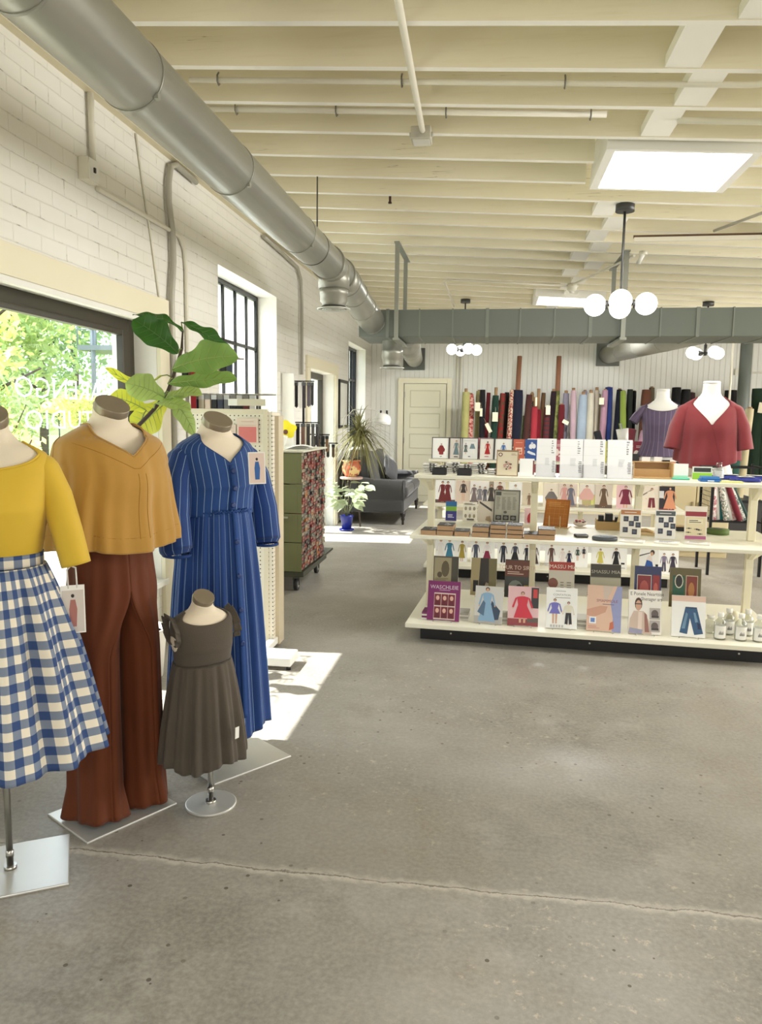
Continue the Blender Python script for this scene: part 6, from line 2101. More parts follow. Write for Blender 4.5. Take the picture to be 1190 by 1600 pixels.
mb = MB(); mb.box(-.02, -.0605, .003, .02, -.06, .011); mb.build('printed_mark', M((226, 232, 240), .5), t)
t = thing('glass_bottle', 'small clear ribbed bottle in front of the red blouse', 'bottle', G1(2.035, .06, 1.111), 0)
mb = MB(); mb.lathe([(.032, 0), (.034, .01), (.034, .06), (.02, .085), (.016, .11), (.02, .118)], n=24); mb.build('bottle_body', BG, t)
mb = MB()
for q in range(5):
    mb.lathe([(.0345, .012 + .01 * q), (.0352, .016 + .01 * q), (.0345, .02 + .01 * q)], n=24, caps=False)
mb.build('rib', M((206, 206, 204), .25), t)
t = thing('note_pad', 'pale yellow pad lying flat near the right table end', 'pad', G1(2.06, -.18, 1.111), G1.a)
mb = MB(); mb.box(-.07, -.03, 0, .07, .03, .008); mb.build('pad', M((222, 224, 150), .6), t)
mb = MB(); mb.box(-.07, .03, 0, .07, .036, .009); mb.build('binding', M((196, 200, 140), .6), t)
for q, (u, v, lab) in enumerate(((2.17, -.08, 'blue and white zip pouch with a barcode, flat at the right table end'), (2.12, .10, 'blue patterned pouch lying behind the barcode pouch'), (2.27, .08, 'blue patterned pouch at the far right of the table top'))):
    t = thing('zip_pouch', lab, 'pouch', G1(u, v, 1.111), G1.a + rad(6 - 9 * q), 'blue pouches on the table top')
    mb = MB(); mb.grid(lambda a, b: ((a - .5) * .16, (b - .5) * .11, .012 + .012 * sin(pi * a) * sin(pi * b)), 10, 8); mb.build('pouch', M((44, 54, 140), .5, noise=.3, nscale=40), t, solid=.018)
    mb = MB(); mb.box(-.05, -.04, .033, .045, .02, .035); lb = mb.build('white_label', WHITE, t)
    mb = MB()
    for s in range(8):
        mb.box(-.03 + .006 * s, -.03, .035, -.028 + .006 * s, .005, .0355)
    mb.build('barcode', BLACK, lb)
t = thing('patterned_box', 'black and white patterned little box behind the ribbed bottle', 'box', G1(1.985, .14, 1.111), G1.a)
mb = MB(); mb.box(-.05, -.02, 0, .05, .02, .085); mb.build('carton', ZEB, t)
mb = MB(); mb.box(-.051, -.021, .075, .051, .021, .088); mb.build('lid', M((52, 48, 48), .6), t)

# ---- pattern envelopes, second table
MARO, GRY, INK = (112, 34, 38), (110, 112, 122), (30, 30, 44)
FLOOR_ = (104, 90, 82)
MID2 = [
    (.181, .205, WHT, figs((-.08, .04, .9, 'gown', MARO), (.16, .04, .9, 'gown', MARO), floor=(96, 76, 72)), 'white pattern envelope with two figures in maroon gowns'),
    (.357, .142, (212, 194, 178), figs((0, .12, .86, 'short', (58, 48, 46)),), 'beige pattern envelope with a figure in a short dark dress'),
    (.505, .172, (232, 228, 224), figs((-.28, .05, .78, 'gown', (118, 104, 104)), (.02, .05, .72, 'dress', (126, 122, 128)), (.3, .05, .7, 'pants', (90, 88, 96)), floor=(110, 92, 86)), 'pale pattern envelope with three figures in grey prints'),
    (.613, .041, (150, 138, 122), figs((0, .05, .8, 'gown', (60, 54, 50)),), 'narrow taupe packet beside the three-figure envelope'),
    (.685, .105, (230, 222, 212), figs((.05, .02, .95, 'gown', (118, 70, 56)),), 'pattern envelope with a long brown print dress'),
    (.831, .118, WHT, figs((0, .02, .86, 'skirt', (232, 230, 226), (150, 176, 160)),), 'white pattern envelope with a dark-haired figure in a white top'),
    (.935, .085, (206, 194, 172), figs((.24, .02, .5, 'pants', (120, 90, 70)),), 'tan pattern envelope with a small figure at its edge'),
    (1.151, .147, (226, 216, 200), figs((0, .0, .74, 'wide', (112, 106, 104)),), 'cream pattern envelope with a grey wide-sleeved top'),
    (1.297, .160, (222, 206, 196), figs((-.2, .06, .9, 'gown', (206, 150, 146)), (.16, .06, .88, 'gown', (104, 104, 122)), floor=(150, 136, 128)), 'pattern envelope with one pink and one blue-grey gown'),
    (1.464, .139, (226, 218, 208), lambda a: (a.rect(.16, .1, .5, .55, (206, 206, 122)), a.rect(-.5, 0, .5, .12, (150, 144, 132)), a.figure(-.02, .06, .88, 'wide', (214, 168, 160), (176, 164, 116))), 'pattern envelope with a pink kimono and a yellow-green patch'),
    (1.608, .149, (206, 194, 180), figs((0, .05, .92, 'gown', (98, 74, 54)), floor=(92, 76, 66)), 'pattern envelope with a brown floral gown on a dark floor'),
    (1.785, .135, (226, 186, 190), lambda a: (a.rect(.1, 0, .5, 1, (214, 200, 194)), a.figure(.08, .04, .92, 'dress', (118, 28, 56), None, SKIN, HAIR, 1.5)), 'pink pattern envelope with a maroon dress'),
    (2.005, .158, (222, 210, 194), lambda a: (a.poly([(-.5, .6), (-.46, .55), (.1, .82), (.1, .86)], (120, 110, 104)), a.figure(.08, .06, .84, 'pants', (222, 212, 196), (110, 30, 44), SKIN, HAIR, 1.5)), 'cream pattern envelope with a white blouse over maroon shorts'),
    (2.145, .13, (34, 30, 36), lambda a: (a.rect(-.5, .5, -.2, .8, (206, 206, 206)), a.rect(-.5, 0, .5, .06, (120, 40, 54)), a.figure(.2, .04, .92, 'gown', (206, 140, 104), None, SKIN, HAIR, 1.4)), 'black pattern envelope with a peach gown, right end of the row'),
]
for (u, w, face, dr, lab) in MID2:
    flat_art('pattern_envelope', lab, 'pattern', G2, u, -.50, .72, w, .21, face, dr, 'pattern envelopes on the second table shelf', 7, random.Random(u).uniform(-4, 4), .008)
DECK2 = [
    (.128, .092, figs((.1, .05, .95, 'gown', (232, 228, 226), None, SKIN, (120, 60, 50)),), 'white envelope with a white gown and red hair, left end of the low row'),
    (.222, .105, figs((0, .05, .95, 'dress', (52, 120, 150), None, SKIN, HAIR, 1.2),), 'white envelope with a teal coat'),
    (.330, .128, figs((.1, .02, .95, 'dress', (164, 144, 58)),), 'white envelope with a mustard yellow dress'),
    (.475, .096, figs((0, .03, .95, 'pants', (70, 78, 96)),), 'white envelope with grey-blue overalls'),
    (.582, .142, figs((0, .03, .95, 'skirt', (232, 226, 226), (128, 34, 66)),), 'white envelope with a maroon skirt'),
    (.730, .100, figs((.05, .03, .95, 'pants', (40, 46, 68), (26, 30, 46)),), 'white envelope with navy jacket and trousers'),
    (.845, .160, figs((0, .05, .92, 'skirt', (70, 74, 90), (24, 24, 34)), floor=(196, 196, 194)), 'white envelope with a grey jacket over a black skirt'),
    (.955, .054, figs((0, .1, .8, 'pants', (30, 32, 44)),), 'narrow white envelope with a small navy figure'),
    (1.022, .110, figs((.05, .04, .92, 'gown', (72, 52, 48)), floor=(206, 204, 200)), 'white envelope with a dark brown print gown'),
    (1.183, .120, figs((0, .1, .86, 'pants', (92, 66, 58)), floor=(196, 192, 188)), 'white envelope with a brown jumpsuit'),
    (1.312, .140, figs((-.2, .05, .76, 'gown', (226, 214, 212)), (.24, .05, .68, 'gown', (30, 32, 66))), 'white envelope with a cream gown and a navy gown'),
    (1.450, .130, figs((-.22, .3, .6, 'short', (60, 76, 70)), (.22, .42, .5, 'short', (36, 36, 52))), 'white envelope with two small dark outfits'),
    (1.705, .320, lambda a: (a.rect(-.05, .06, .1, .12, (40, 40, 44)), a.rect(.1, .05, .46, .07, (90, 88, 88)), a.rect(.34, .22, .44, .30, (30, 30, 34)), a.figure(-.24, .12, .76, 'dress', (206, 196, 96), None, SKIN, HAIR, 1.2), a.figure(.2, .04, .9, 'gown', (22, 22, 28), None, SKIN, HAIR, 1.0)), 'wide white sheet with a yellow dress and a black gown'),
    (2.045, .215, lambda a: (a.poly([(-.5, .1), (-.44, .1), (-.4, .5), (-.5, .6)], (40, 40, 46)), a.poly([(-.44, .58), (.1, .78), (.1, .82), (-.44, .64)], (60, 56, 58)), a.rect(-.3, .05, .5, .08, (70, 68, 68)), a.poly([(-.1, .14), (.26, .14), (.2, .4), (-.02, .5)], (36, 82, 158)), a.disc(.2, .82, .09, .12, HAIR), a.disc(.18, .76, .06, .09, SKIN), a.rect(.34, .2, .5, .3, (30, 30, 36)), a.poly([(-.04, .48), (.22, .42), (.16, .68), (.04, .68)], (232, 220, 214))), 'white envelope with a seated figure in a blue skirt'),
]
for (u, w, dr, lab) in DECK2:
    flat_art('pattern_envelope', lab, 'pattern', G2, u, -.28, .13, w, .205, WHT, dr, 'pattern envelopes on the second table deck', 7, random.Random(u).uniform(-3, 3), .008)
flat_art('pattern_envelope', 'white envelope with two figures in dusty purple, right end of the low row', 'pattern', G2, 2.205, -.42, .13, .172, .215, WHT, figs((-.22, .1, .78, 'pants', (126, 116, 140), (64, 60, 84)), (.22, .08, .8, 'gown', (52, 44, 66))), 'pattern envelopes on the second table deck', 7, 0, .008)
def c_circ(a):
    for s in (-1, 1):
        a.disc(s * .27, .42, .2, .17, (236, 222, 216))
    a.rect(-.1, .36, .1, .48, (236, 222, 216)); a.disc(0, .24, .12, .04, (236, 222, 216)); a.lines(-.3, .3, .68, .82, 2, (226, 200, 196))
def c_lines(a):
    a.rect(-.22, .28, .28, .66, (236, 206, 170)); a.lines(-.16, .22, .33, .6, 4, (190, 110, 80)); a.lines(-.4, .1, .82, .9, 1, (240, 214, 196))
def c_orange(a):
    a.lines(-.3, .36, .82, .86, 1, (232, 190, 170)); a.rect(-.30, .28, .30, .60, (232, 200, 180))
    a.rect(-.22, .32, -.02, .42, (196, 98, 74)); a.rect(.06, .32, .24, .42, (196, 98, 74)); a.rect(-.2, .46, .2, .52, (196, 98, 74))
def c_blue(a):
    a.disc(-.04, .66, .16, .12, (236, 236, 240)); a.disc(.2, .68, .16, .12, (236, 236, 240)); a.disc(.05, .82, .1, .06, (200, 210, 230)); a.poly([(-.34, .42), (-.2, .46), (.3, .34), (.36, .24), (.0, .28), (-.3, .36)], (226, 230, 240))
TOP2 = [
    (.100, .165, WHT, lambda a: (a.figure(.02, .16, .56, 'wide', (128, 28, 32), (140, 40, 40), SKIN, HAIR, .9), a.rect(-.06, .08, .06, .11, (90, 90, 90))), 'framed print of a wide maroon outfit, left end of the top row', (58, 54, 56)),
    (.241, .125, (214, 206, 200), lambda a: (a.figure(.06, .18, .70, 'gown', (104, 124, 132)), a.rect(-.1, .07, .2, .12, (60, 60, 64))), 'framed print of a grey-blue gown, between the maroon and green prints', (58, 54, 56)),
    (.373, .165, (228, 228, 226), lambda a: (a.figure(-.2, .24, .52, 'skirt', (84, 96, 96), (96, 108, 106)), a.poly([(.02, .5), (.36, .5), (.26, .74), (.12, .74)], (108, 130, 140)), a.poly([(.06, .26), (.34, .26), (.3, .48), (.1, .48)], (232, 232, 230)), a.rect(-.05, .10, .08, .14, (90, 90, 90)), a.lines(-.3, .4, .86, .9, 1, (170, 170, 170))), 'framed print with a green outfit and two separate garments', (58, 54, 56)),
    (.541, .130, (232, 226, 220), lambda a: (a.figure(.06, .24, .62, 'gown', (176, 30, 34), None, (90, 62, 50), HAIR, 1.1), a.rect(-.14, .12, .16, .16, (180, 120, 120))), 'framed print of a bright red gown', (58, 54, 56)),
    (.700, .160, WHT, lambda a: (a.rect(-.34, .22, -.02, .25, (40, 40, 44)), a.figure(0, .2, .6, 'gown', (78, 118, 180), None, SKIN, HAIR, 1.1)), 'framed print of a blue gown, right end of the framed row', (84, 80, 78)),
    (.845, .105, (196, 98, 74), c_orange, 'terracotta card with pale blocks, right of the framed prints', None),
    (.962, .116, (38, 78, 148), c_blue, 'cobalt blue card with white shapes, left of the clear holders', None),
    (1.225, .09, (176, 96, 112), c_circ, 'dusty pink card peeking between the first and second holders', None),
    (1.405, .08, (92, 60, 90), c_lines, 'plum card peeking between the second and third holders', None),
    (1.615, .08, (196, 196, 84), lambda a: a.lines(-.3, .3, .1, .9, 5, (226, 226, 150)), 'yellow-green card peeking between the third and fourth holders', None),
    (1.835, .075, (150, 154, 190), lambda a: (a.lines(-.4, .4, .3, .9, 6, (110, 116, 160)), a.rect(-.5, .92, .5, 1, (70, 74, 120))), 'lavender card right of the widest clear holder', None),
    (1.955, .130, (142, 40, 62), c_circ, 'maroon card with two white circles, left of the orange card', None),
    (2.062, .098, (206, 116, 82), c_lines, 'orange card with a cream panel, right of the maroon card', None),
    (2.195, .150, (226, 158, 124), c_circ, 'peach card with two cream circles, next to the red blouse', None),
]
for (u, w, face, dr, lab, fr) in TOP2:
    flat_art('framed_print' if fr else 'pattern_card', lab, 'print' if fr else 'card', G2, u, -.12, 1.11, w, .20, face, dr, 'framed prints on the second table' if fr else 'bright cards on the second table', 9, random.Random(u).uniform(-5, 5), .006, frame=fr)
for u, c, lab in ((.46, (206, 120, 140), 'pink folded cloth lying behind the framed prints'), (1.05, (226, 222, 214), 'white folded cloth lying behind the cobalt blue card')):
    t = thing('folded_cloth', lab, 'fabric', G2(u, .08, 1.111), G2.a)
    for i in range(4):
        mb = MB(); mb.box(-.13, -.08, .05 * i + .0005, .13, .08, .05 * i + .049); mb.build('fold', M(c, .85), t, bevel=.014)
t = thing('sorter', 'small white and black drawer sorter behind the clear holders', 'sorter', G2(1.18, .05, 1.111), G2.a)
mb = MB(); mb.box(-.5, -.05, 0, .5, .05, .12); mb.build('case', M((214, 208, 192), .5), t)
for q in range(4):
    mb = MB(); mb.box(-.49, -.056, .008 + .028 * q, .49, -.05, .024 + .028 * q); mb.build('drawer', M((40, 38, 38) if q % 2 else (228, 222, 206), .5), t)
t = thing('utensil_cup', 'white leaning cup holding tools, behind the lavender card', 'cup', G2(1.83, .12, 1.111), 0)
mb = MB(); mb.X = Matrix.Translation((0, 0, .17)) @ Matrix.Rotation(rad(-8), 4, 'Y'); mb.lathe([(.045, 0), (.058, .14), (.054, .14), (.042, .006)], n=28); mb.build('cup', WHITE, t)
mb = MB(); mb.box(-.07, -.06, 0, .07, .06, .168); mb.build('riser', M((60, 54, 52), .6), t)
for q in range(3):
    mb = MB(); mb.cyl((-.01 + .01 * q, 0, .19), (-.05 + .008 * q, 0, .36), .006, n=8); mb.build('tool', M(((120, 150, 70), (210, 206, 190), (150, 150, 150))[q], .5), t)
# ------------------------------------------------------------------ rolls of cloth along the back wall
t = thing('cloth_counter', 'long low beige counter along the back wall carrying the fabric bolts', 'counter', (4.3, 12.9, 0))
mb = MB(); mb.box(-2.72, -.5, 0, 4.2, .48, .56); mb.build('carcass', M((206, 194, 160), .6), t)
mb = MB(); mb.box(-2.76, -.53, .56, 4.22, .48, .60); mb.build('worktop', M((226, 216, 184), .5), t, bevel=.004)
for i in range(9):
    mb = MB(); mb.box(-2.68 + .76 * i, -.515, .05, -1.96 + .76 * i, -.5, .53); mb.build('front_panel', M((214, 203, 170), .6), t, bevel=.003)

def print_cloth(a, b, scale, c=None, kind='blot'):
    k = NT('printed_cloth')
    tc = k.n('ShaderNodeTexCoord').outputs['Object']
    if kind == 'blot':
        f = k.ramp(k.noise(tc, scale, 4, .6), .46, .54)
    elif kind == 'dots':
        vo = k.n('ShaderNodeTexVoronoi'); vo.inputs['Scale'].default_value = scale; k.l(tc, vo.inputs['Vector'])
        f = k.math('LESS_THAN', vo.outputs['Distance'], .38)
    else:
        sp = k.n('ShaderNodeSeparateXYZ'); k.l(tc, sp.inputs[0])
        f = k.math('LESS_THAN', k.math('FRACT', k.math('MULTIPLY', sp.outputs[2], scale)), .35)
    k.l(k.mix(f, rgb(a), rgb(b)), k.b.inputs['Base Color'])
    k.b.inputs['Roughness'].default_value = .85
    return k.m
TUBE = M((150, 118, 84), .8)
_r = random.Random(5)
# (pixel-free) x, radius, z of the cloth top, z of the tube top, lean, material, label
def bolt(x, r, ztop, ztube, lean, mat, label, y=None, zbase=.60, parts=True):
    r *= 1.14
    y = 12.66 + _r.uniform(-.02, .02) if y is None else y
    t = thing('fabric_bolt', label, 'fabric', (x, y, zbase), 0, 'fabric bolts standing along the back wall')
    t.rotation_euler = (rad(-3), rad(lean), 0)
    H = ztop - zbase
    mb = MB()
    def pt(u, v):
        a = 2 * pi * u
        rr = r * (1 + .05 * sin(3 * a + 5 * v + x * 9) + .03 * sin(7 * v + x)) * (1 - .08 * (v > .97))
        return (rr * cos(a), rr * sin(a), .002 + (H - .002) * v)
    mb.grid(pt, 18, 14)
    n0 = len(mb.v)
    mb.add([(r * .9 * cos(2 * pi * k / 18), r * .9 * sin(2 * pi * k / 18), H) for k in range(18)], [tuple(range(18))])
    c = mb.build('cloth_roll', mat, t)
    if ztube > ztop:
        mb = MB(); rt = min(.026, r * .6)
        mb.cyl((0, 0, H - .04), (0, 0, ztube - zbase), rt, n=14); mb.cyl((0, 0, ztube - zbase), (0, 0, ztube - zbase + .0005), rt * .7, n=12, mat=1)
        mb.build('cardboard_tube', [TUBE, M((60, 48, 38), .8)], t)
    return t
C = lambda *c: cloth('bolt_cloth', tuple(int(.86 * (x * .86 + sum(c) / 3 * .14)) for x in c), .85, 200, .12, .1, .1)
def X(px):            # x along the row where it stands, from the spacing read off the picture
    return 1.71 + (px - 728.5) * .01012
BOLTS = [
    (728, .055, 1.93, 1.99, 0, C(200, 192, 112), 'pale yellow fabric bolt at the door end of the row'),
    (738, .042, 1.90, 1.92, -1, print_cloth((176, 60, 56), (222, 176, 160), 26), 'red and pink printed bolt next to the pale yellow one'),
    (747, .05, 1.96, 1.98, 1, C(172, 162, 104), 'khaki bolt with a hanging paper tag, right of the pink print'),
    (755, .04, 1.97, 1.97, 0, C(26, 24, 28), 'black bolt between the khaki and dark red bolts near the door'),
    (760, .03, 1.93, 1.93, 2, C(124, 24, 32), 'slim dark red bolt beside the black one near the door'),
    (765, .03, 1.82, 1.83, 7, print_cloth((120, 106, 64), (132, 62, 54), 30), 'slim olive and rust print bolt leaning right'),
    (774, .047, 1.88, 2.01, 1, C(24, 62, 46), 'dark green bolt with a long bare tan tube'),
    (783, .042, 1.92, 1.92, 2, print_cloth((150, 38, 38), (98, 66, 44), 18), 'brick red printed bolt right of the dark green one'),
    (792, .035, 1.94, 1.94, 1, C(52, 38, 36), 'dark brown bolt left of the red and cream print'),
    (798, .043, 1.97, 1.98, 2, print_cloth((206, 186, 160), (146, 44, 42), 40), 'cream and red small-print bolt left of the navy roll'),
    (809, .072, 1.97, 1.97, 1, C(20, 24, 48), 'fat navy blue roll, widest of the left half'),
    (815, .03, 1.55, 1.56, 5, C(190, 206, 140), 'short pale green bolt leaning against the navy roll'),
    (823, .045, 1.90, 1.90, 3, C(86, 42, 34), 'dark brown-red bolt right of the navy roll'),
    (827, .042, 1.80, 1.80, 5, print_cloth((60, 52, 44), (150, 138, 104), 60, kind='dots'), 'dark bolt with small pale dots, leaning'),
    (833, .03, 1.93, 1.95, 1, C(176, 140, 92), 'slim tan bolt behind the dotted one'),
    (837, .045, 1.70, 1.86, 1, C(196, 46, 60), 'coral red bolt with a bare tan tube'),
    (845, .05, 1.66, 2.0, 0, C(166, 28, 42), 'crimson bolt with a tall bare tube and white tie'),
    (849, .032, 1.94, 1.94, 2, C(126, 88, 54), 'slim brown bolt behind the crimson one'),
    (857, .045, 1.70, 1.72, 1, print_cloth((92, 28, 34), (60, 40, 44), 14, kind='stripe'), 'maroon striped bolt with a paper tag'),
    (864, .042, 1.96, 2.0, 2, C(44, 24, 28), 'black-maroon bolt left of the lime green print'),
    (872, .047, 1.97, 1.98, 1, print_cloth((160, 164, 88), (104, 108, 56), 9), 'lime green mottled bolt in the middle of the row'),
    (881, .043, 1.74, 1.76, 0, C(120, 22, 30), 'dark red bolt right of the lime green mottled one'),
    (884, .045, 1.93, 1.97, 2, C(160, 150, 168), 'lavender bolt behind the dark red one'),
    (894, .046, 1.92, 1.98, -2, C(196, 184, 180), 'pale greige bolt between the lavender and pink bolts'),
    (901, .04, 1.97, 2.01, -1, C(206, 170, 180), 'pink bolt left of the pale blue roll'),
    (912, .062, 1.90, 1.95, 1, C(172, 190, 208), 'pale blue roll, fattest in the middle of the row'),
    (917, .038, 1.97, 1.99, 1, C(168, 160, 186), 'lilac-grey bolt right of the pale blue roll'),
    (926, .05, 1.93, 1.98, 0, C(222, 214, 190), 'cream bolt with a wrapped band'),
    (934, .04, 1.98, 2.03, 1, C(226, 212, 184), 'warm ivory bolt right of the banded cream one'),
    (939, .035, 1.92, 1.93, 1, C(206, 170, 130), 'peach tan bolt with a paper tag'),
    (945, .043, 1.98, 2.0, 1, C(190, 140, 162), 'rose pink bolt left of the royal blue one'),
    (955, .055, 2.03, 2.04, 0, C(36, 56, 132), 'royal blue bolt in the right half of the row'),
    (969, .043, 2.0, 2.02, 2, C(20, 24, 42), 'black-navy bolt with a white tie, right of the royal blue one'),
    (980, .042, 1.97, 1.98, -2, C(146, 170, 60), 'bright lime bolt near the white cup'),
    (988, .043, 2.0, 2.0, 0, C(38, 46, 34), 'blackish green bolt right of the bright lime one'),
    (996, .038, 1.98, 1.99, 0, C(24, 24, 26), 'black bolt left of the rust brown one'),
    (1008, .068, 1.99, 1.99, 1, C(106, 58, 34), 'rust brown bolt beside the purple tee'),
    (1021, .04, 2.03, 2.05, 0, C(104, 92, 66), 'olive brown bolt behind the purple tee shoulder'),
    (1045, .05, 1.95, 1.96, 0, C(46, 42, 48), 'dark slate bolt right behind the purple tee'),
    (1056, .065, 2.03, 2.03, 0, C(20, 20, 22), 'fat black bolt between the purple tee and red blouse'),
    (1070, .065, 2.0, 2.0, 0, C(30, 28, 30), 'soft black bolt next to the red blouse shoulder'),
    (1085, .05, 1.96, 1.97, 0, C(70, 40, 40), 'brown-black bolt behind the red blouse'),
    (1133, .05, 1.99, 1.99, 0, C(26, 26, 28), 'black bolt right of the red blouse neck'),
    (1144, .05, 2.0, 2.0, 0, C(32, 28, 30), 'black bolt left of the steel column'),
    (1176, .075, 2.02, 2.02, 0, C(30, 58, 36), 'fat bottle green bolt right of the steel column'),
    (1189, .065, 2.0, 2.0, 0, C(38, 66, 40), 'forest green bolt at the right edge'),
]
for i_, (px, r, zt, zu, ln, m, lab) in enumerate(BOLTS):
    bolt(X(px), r, zt, zu, ln, m, lab, 12.60 + (.0, .13, .26)[i_ % 3] if r < .06 else 12.60)
# a shorter second rank nearer, around the column
bolt(4.95, .06, 1.62, 1.64, 0, C(150, 28, 32), 'bright red bolt peeking out behind the red blouse sleeve', 9.9, .6)
bolt(4.93, .075, 1.52, 1.54, 3, C(22, 78, 66), 'teal green bolt in front of the steel column', 9.4, .6)
bolt(5.08, .045, 1.66, 1.68, 4, C(206, 190, 146), 'cream bolt leaning beside the teal green one', 9.5, .6)
t = thing('cloth_bin', 'low black bin holding the bolts by the steel column', 'bin', (5.02, 9.6, 0))
mb = MB(); mb.box(-.25, -.35, 0, .25, .45, .595); mb.build('bin', M((36, 34, 34), .6), t)
mb = MB(); mb.box(-.26, -.36, .57, .26, .46, .596); mb.build('rim', BLACKM, t)
# two tall bare poles
for x, lab, ln in ((2.52, 'tall bare wooden pole leaning among the bolts, left one', 1.5), (3.20, 'tall bare wooden pole leaning among the bolts, right one', .5)):
    t = thing('wooden_pole', lab, 'pole', (x, 12.98, .602), 0, 'wooden poles among the bolts')
    t.rotation_euler = (rad(-4), rad(ln), 0)
    mb = MB(); mb.cyl((0, 0, 0), (0, 0, 1.95), .04, n=16); mb.build('shaft', M((150, 104, 78), .6, noise=.1), t)
    mb = MB(); mb.cyl((0, 0, 1.95), (0, 0, 1.953), .034, n=16); mb.build('end_face', M((186, 150, 112), .7), t)
# paper tags tied to bolts
for (px, z, w, h, tilt, lab) in ((747.5, 1.69, .085, .14, 0, 'paper tag on the khaki bolt'), (753.5, 1.60, .04, .13, 0, 'slim paper tag on the black bolt by the door'), (776, 1.53, .09, .15, 0, 'paper tag on the dark green bolt'), (766, 1.35, .06, .16, -28, 'tilted paper tag at the foot of the olive print bolt'), (859, 1.65, .07, .15, 0, 'paper tag on the maroon striped bolt'), (887, 1.46, .10, .06, 28, 'curling paper tag on the dark red bolt'), (941, 1.80, .075, .11, 0, 'paper tag on the peach bolt'), (840, 1.78, .03, .14, 0, 'small paper tag on the coral bolt tube'), (1178, 1.72, .10, .16, 8, 'paper tag on the bottle green bolt')):
    t = thing('price_tag', lab, 'tag', (X(px), 12.50 if px > 1100 else 12.545, z), 0, 'paper tags on the bolts')
    t.rotation_euler = (rad(-3), rad(tilt), 0)
    mb = MB(); mb.box(-w / 2, -.0015, -h / 2, w / 2, .0015, h / 2); mb.build('paper', M((230, 220, 192), .7), t)
    mb = MB(); mb.tube([(0, 0, h / 2 - .012), (.004, .02, h / 2 + .05), (.0, .06, h / 2 + .10)], .0018, 5); mb.build('string', M((206, 196, 170), .8), t)
for (x, y, z, lab) in ((4.89, 9.29, 1.42, 'paper tag hanging on the teal bolt, upper one'), (4.86, 9.28, 1.14, 'paper tag hanging on the teal bolt, lower one')):
    t = thing('price_tag', lab, 'tag', (x, y, z), 0, 'paper tags on the bolts')
    mb = MB(); mb.box(-.045, -.0015, -.08, .045, .0015, .08); mb.build('paper', M((230, 222, 196), .7), t)
    mb = MB(); mb.tube([(0, 0, .07), (.01, .02, .12), (.02, .05, .16)], .0018, 5); mb.build('string', M((206, 196, 170), .8), t)
# short rolls lying against the front of the bolts
for x, z, c, lab, h in ((3.98, 1.18, (28, 26, 32), 'short black roll leaning left, in front of the cream bolts', .30), (4.20, 1.18, (104, 26, 34), 'fat maroon roll end in front of the royal blue bolt', .34), (4.36, 1.18, (176, 130, 146), 'short rose roll beside the fat maroon roll', .30)):
    t = thing('short_roll', lab, 'fabric', (x, 12.28, .602), 0, 'short rolls on the counter')
    t.rotation_euler = (0, rad({3.98: -16, 4.2: 6, 4.36: 10}[x]), 0)
    mb = MB(); rr = .09 if x == 4.2 else .055
    mb.lathe([(rr, 0), (rr * 1.02, .2), (rr, z - .602 + h * .55), (rr * .7, z - .602 + h * .6)], n=22); mb.build('cloth_roll', C(*c), t)
    mb = MB(); mb.lathe([(rr * 1.025, .5), (rr * 1.03, .51), (rr * 1.03, .52), (rr * 1.025, .53)], n=22, caps=False); mb.build('paper_band', M((180, 120, 90), .7), t)
# outlet fixtures on the beadboard
t = thing('wall_outlet', 'white outlet box with a cord on the beadboard at the right edge', 'outlet', (6.16, 13.449, 2.32))
mb = MB(); mb.box(-.06, -.05, -.05, .06, 0, .05); mb.build('box', OFFW, t, bevel=.005)
mb = MB(); mb.tube([(.06, -.03, -.01), (.6, -.03, -.01)], .012, 8); mb.build('conduit_arm', OFFW, t)

# wire rack of rolled cloth and the beige cupboard seen under the table top
t = thing('wire_rack', 'black wire rack holding leaning rolls, seen between the table shelves', 'rack', (4.50, 7.9, 0))
mb = MB()
for x in (-.22, .26):
    for y in (-.2, .2):
        mb.box(x - .012, y - .012, 0, x + .012, y + .012, 1.08)
mb.build('upright', BLACKM, t)
mb = MB()
for z in (.52, 1.05):
    for x in (-.22, .26):
        mb.box(x - .008, -.2, z, x + .008, .2, z + .015)
    for q in range(9):
        mb.box(-.22, -.2 + .05 * q - .002, z + .004, .26, -.2 + .05 * q + .002, z + .010)
for z in np.linspace(.58, 1.0, 10):
    mb.box(-.223, -.2, z, -.219, .2, z + .004)
for y in np.linspace(-.2, .2, 9):
    mb.box(-.223, y, .52, -.219, y + .003, 1.05)
mb.build('shelf_grid', BLACKM, t)
cols = [print_cloth((226, 214, 208), (176, 110, 120), 30), C(222, 218, 206), C(40, 140, 140), print_cloth((230, 222, 210), (120, 130, 120), 40), C(230, 226, 214), print_cloth((206, 150, 150), (236, 222, 216), 24), C(150, 40, 56), print_cloth((200, 196, 186), (90, 100, 96), 26), C(34, 70, 62)]
rl = ['pink print', 'off-white', 'turquoise', 'grey floral', 'cream', 'rose print', 'crimson', 'grey mottled', 'dark green']
for q, m in enumerate(cols):
    t = thing('cloth_roll', f'{rl[q]} cloth roll leaning in the black wire rack', 'fabric', (4.335 + .042 * q, 7.82 + .02 * (q % 3), .536), 0, 'rolls in the wire rack')
    t.rotation_euler = (rad(4), rad(-3 - 3.2 * q), 0)
    mb = MB(); mb.lathe([(.027, 0), (.029, .1), (.027, .5), (.024, .505)], n=14); mb.build('roll', m, t)
    mb = MB(); mb.cyl((0, 0, .5), (0, 0, .53), .014, n=10); mb.build('cardboard_tube', TUBE, t)
t = thing('cupboard', 'beige two-door cupboard seen beyond the table shelves', 'cupboard', (4.45, 8.9, 0))
BG_ = M((196, 180, 140), .6)
mb = MB(); mb.box(-.42, -.2, 0, .30, .3, 1.0); mb.build('carcass', BG_, t, bevel=.004)
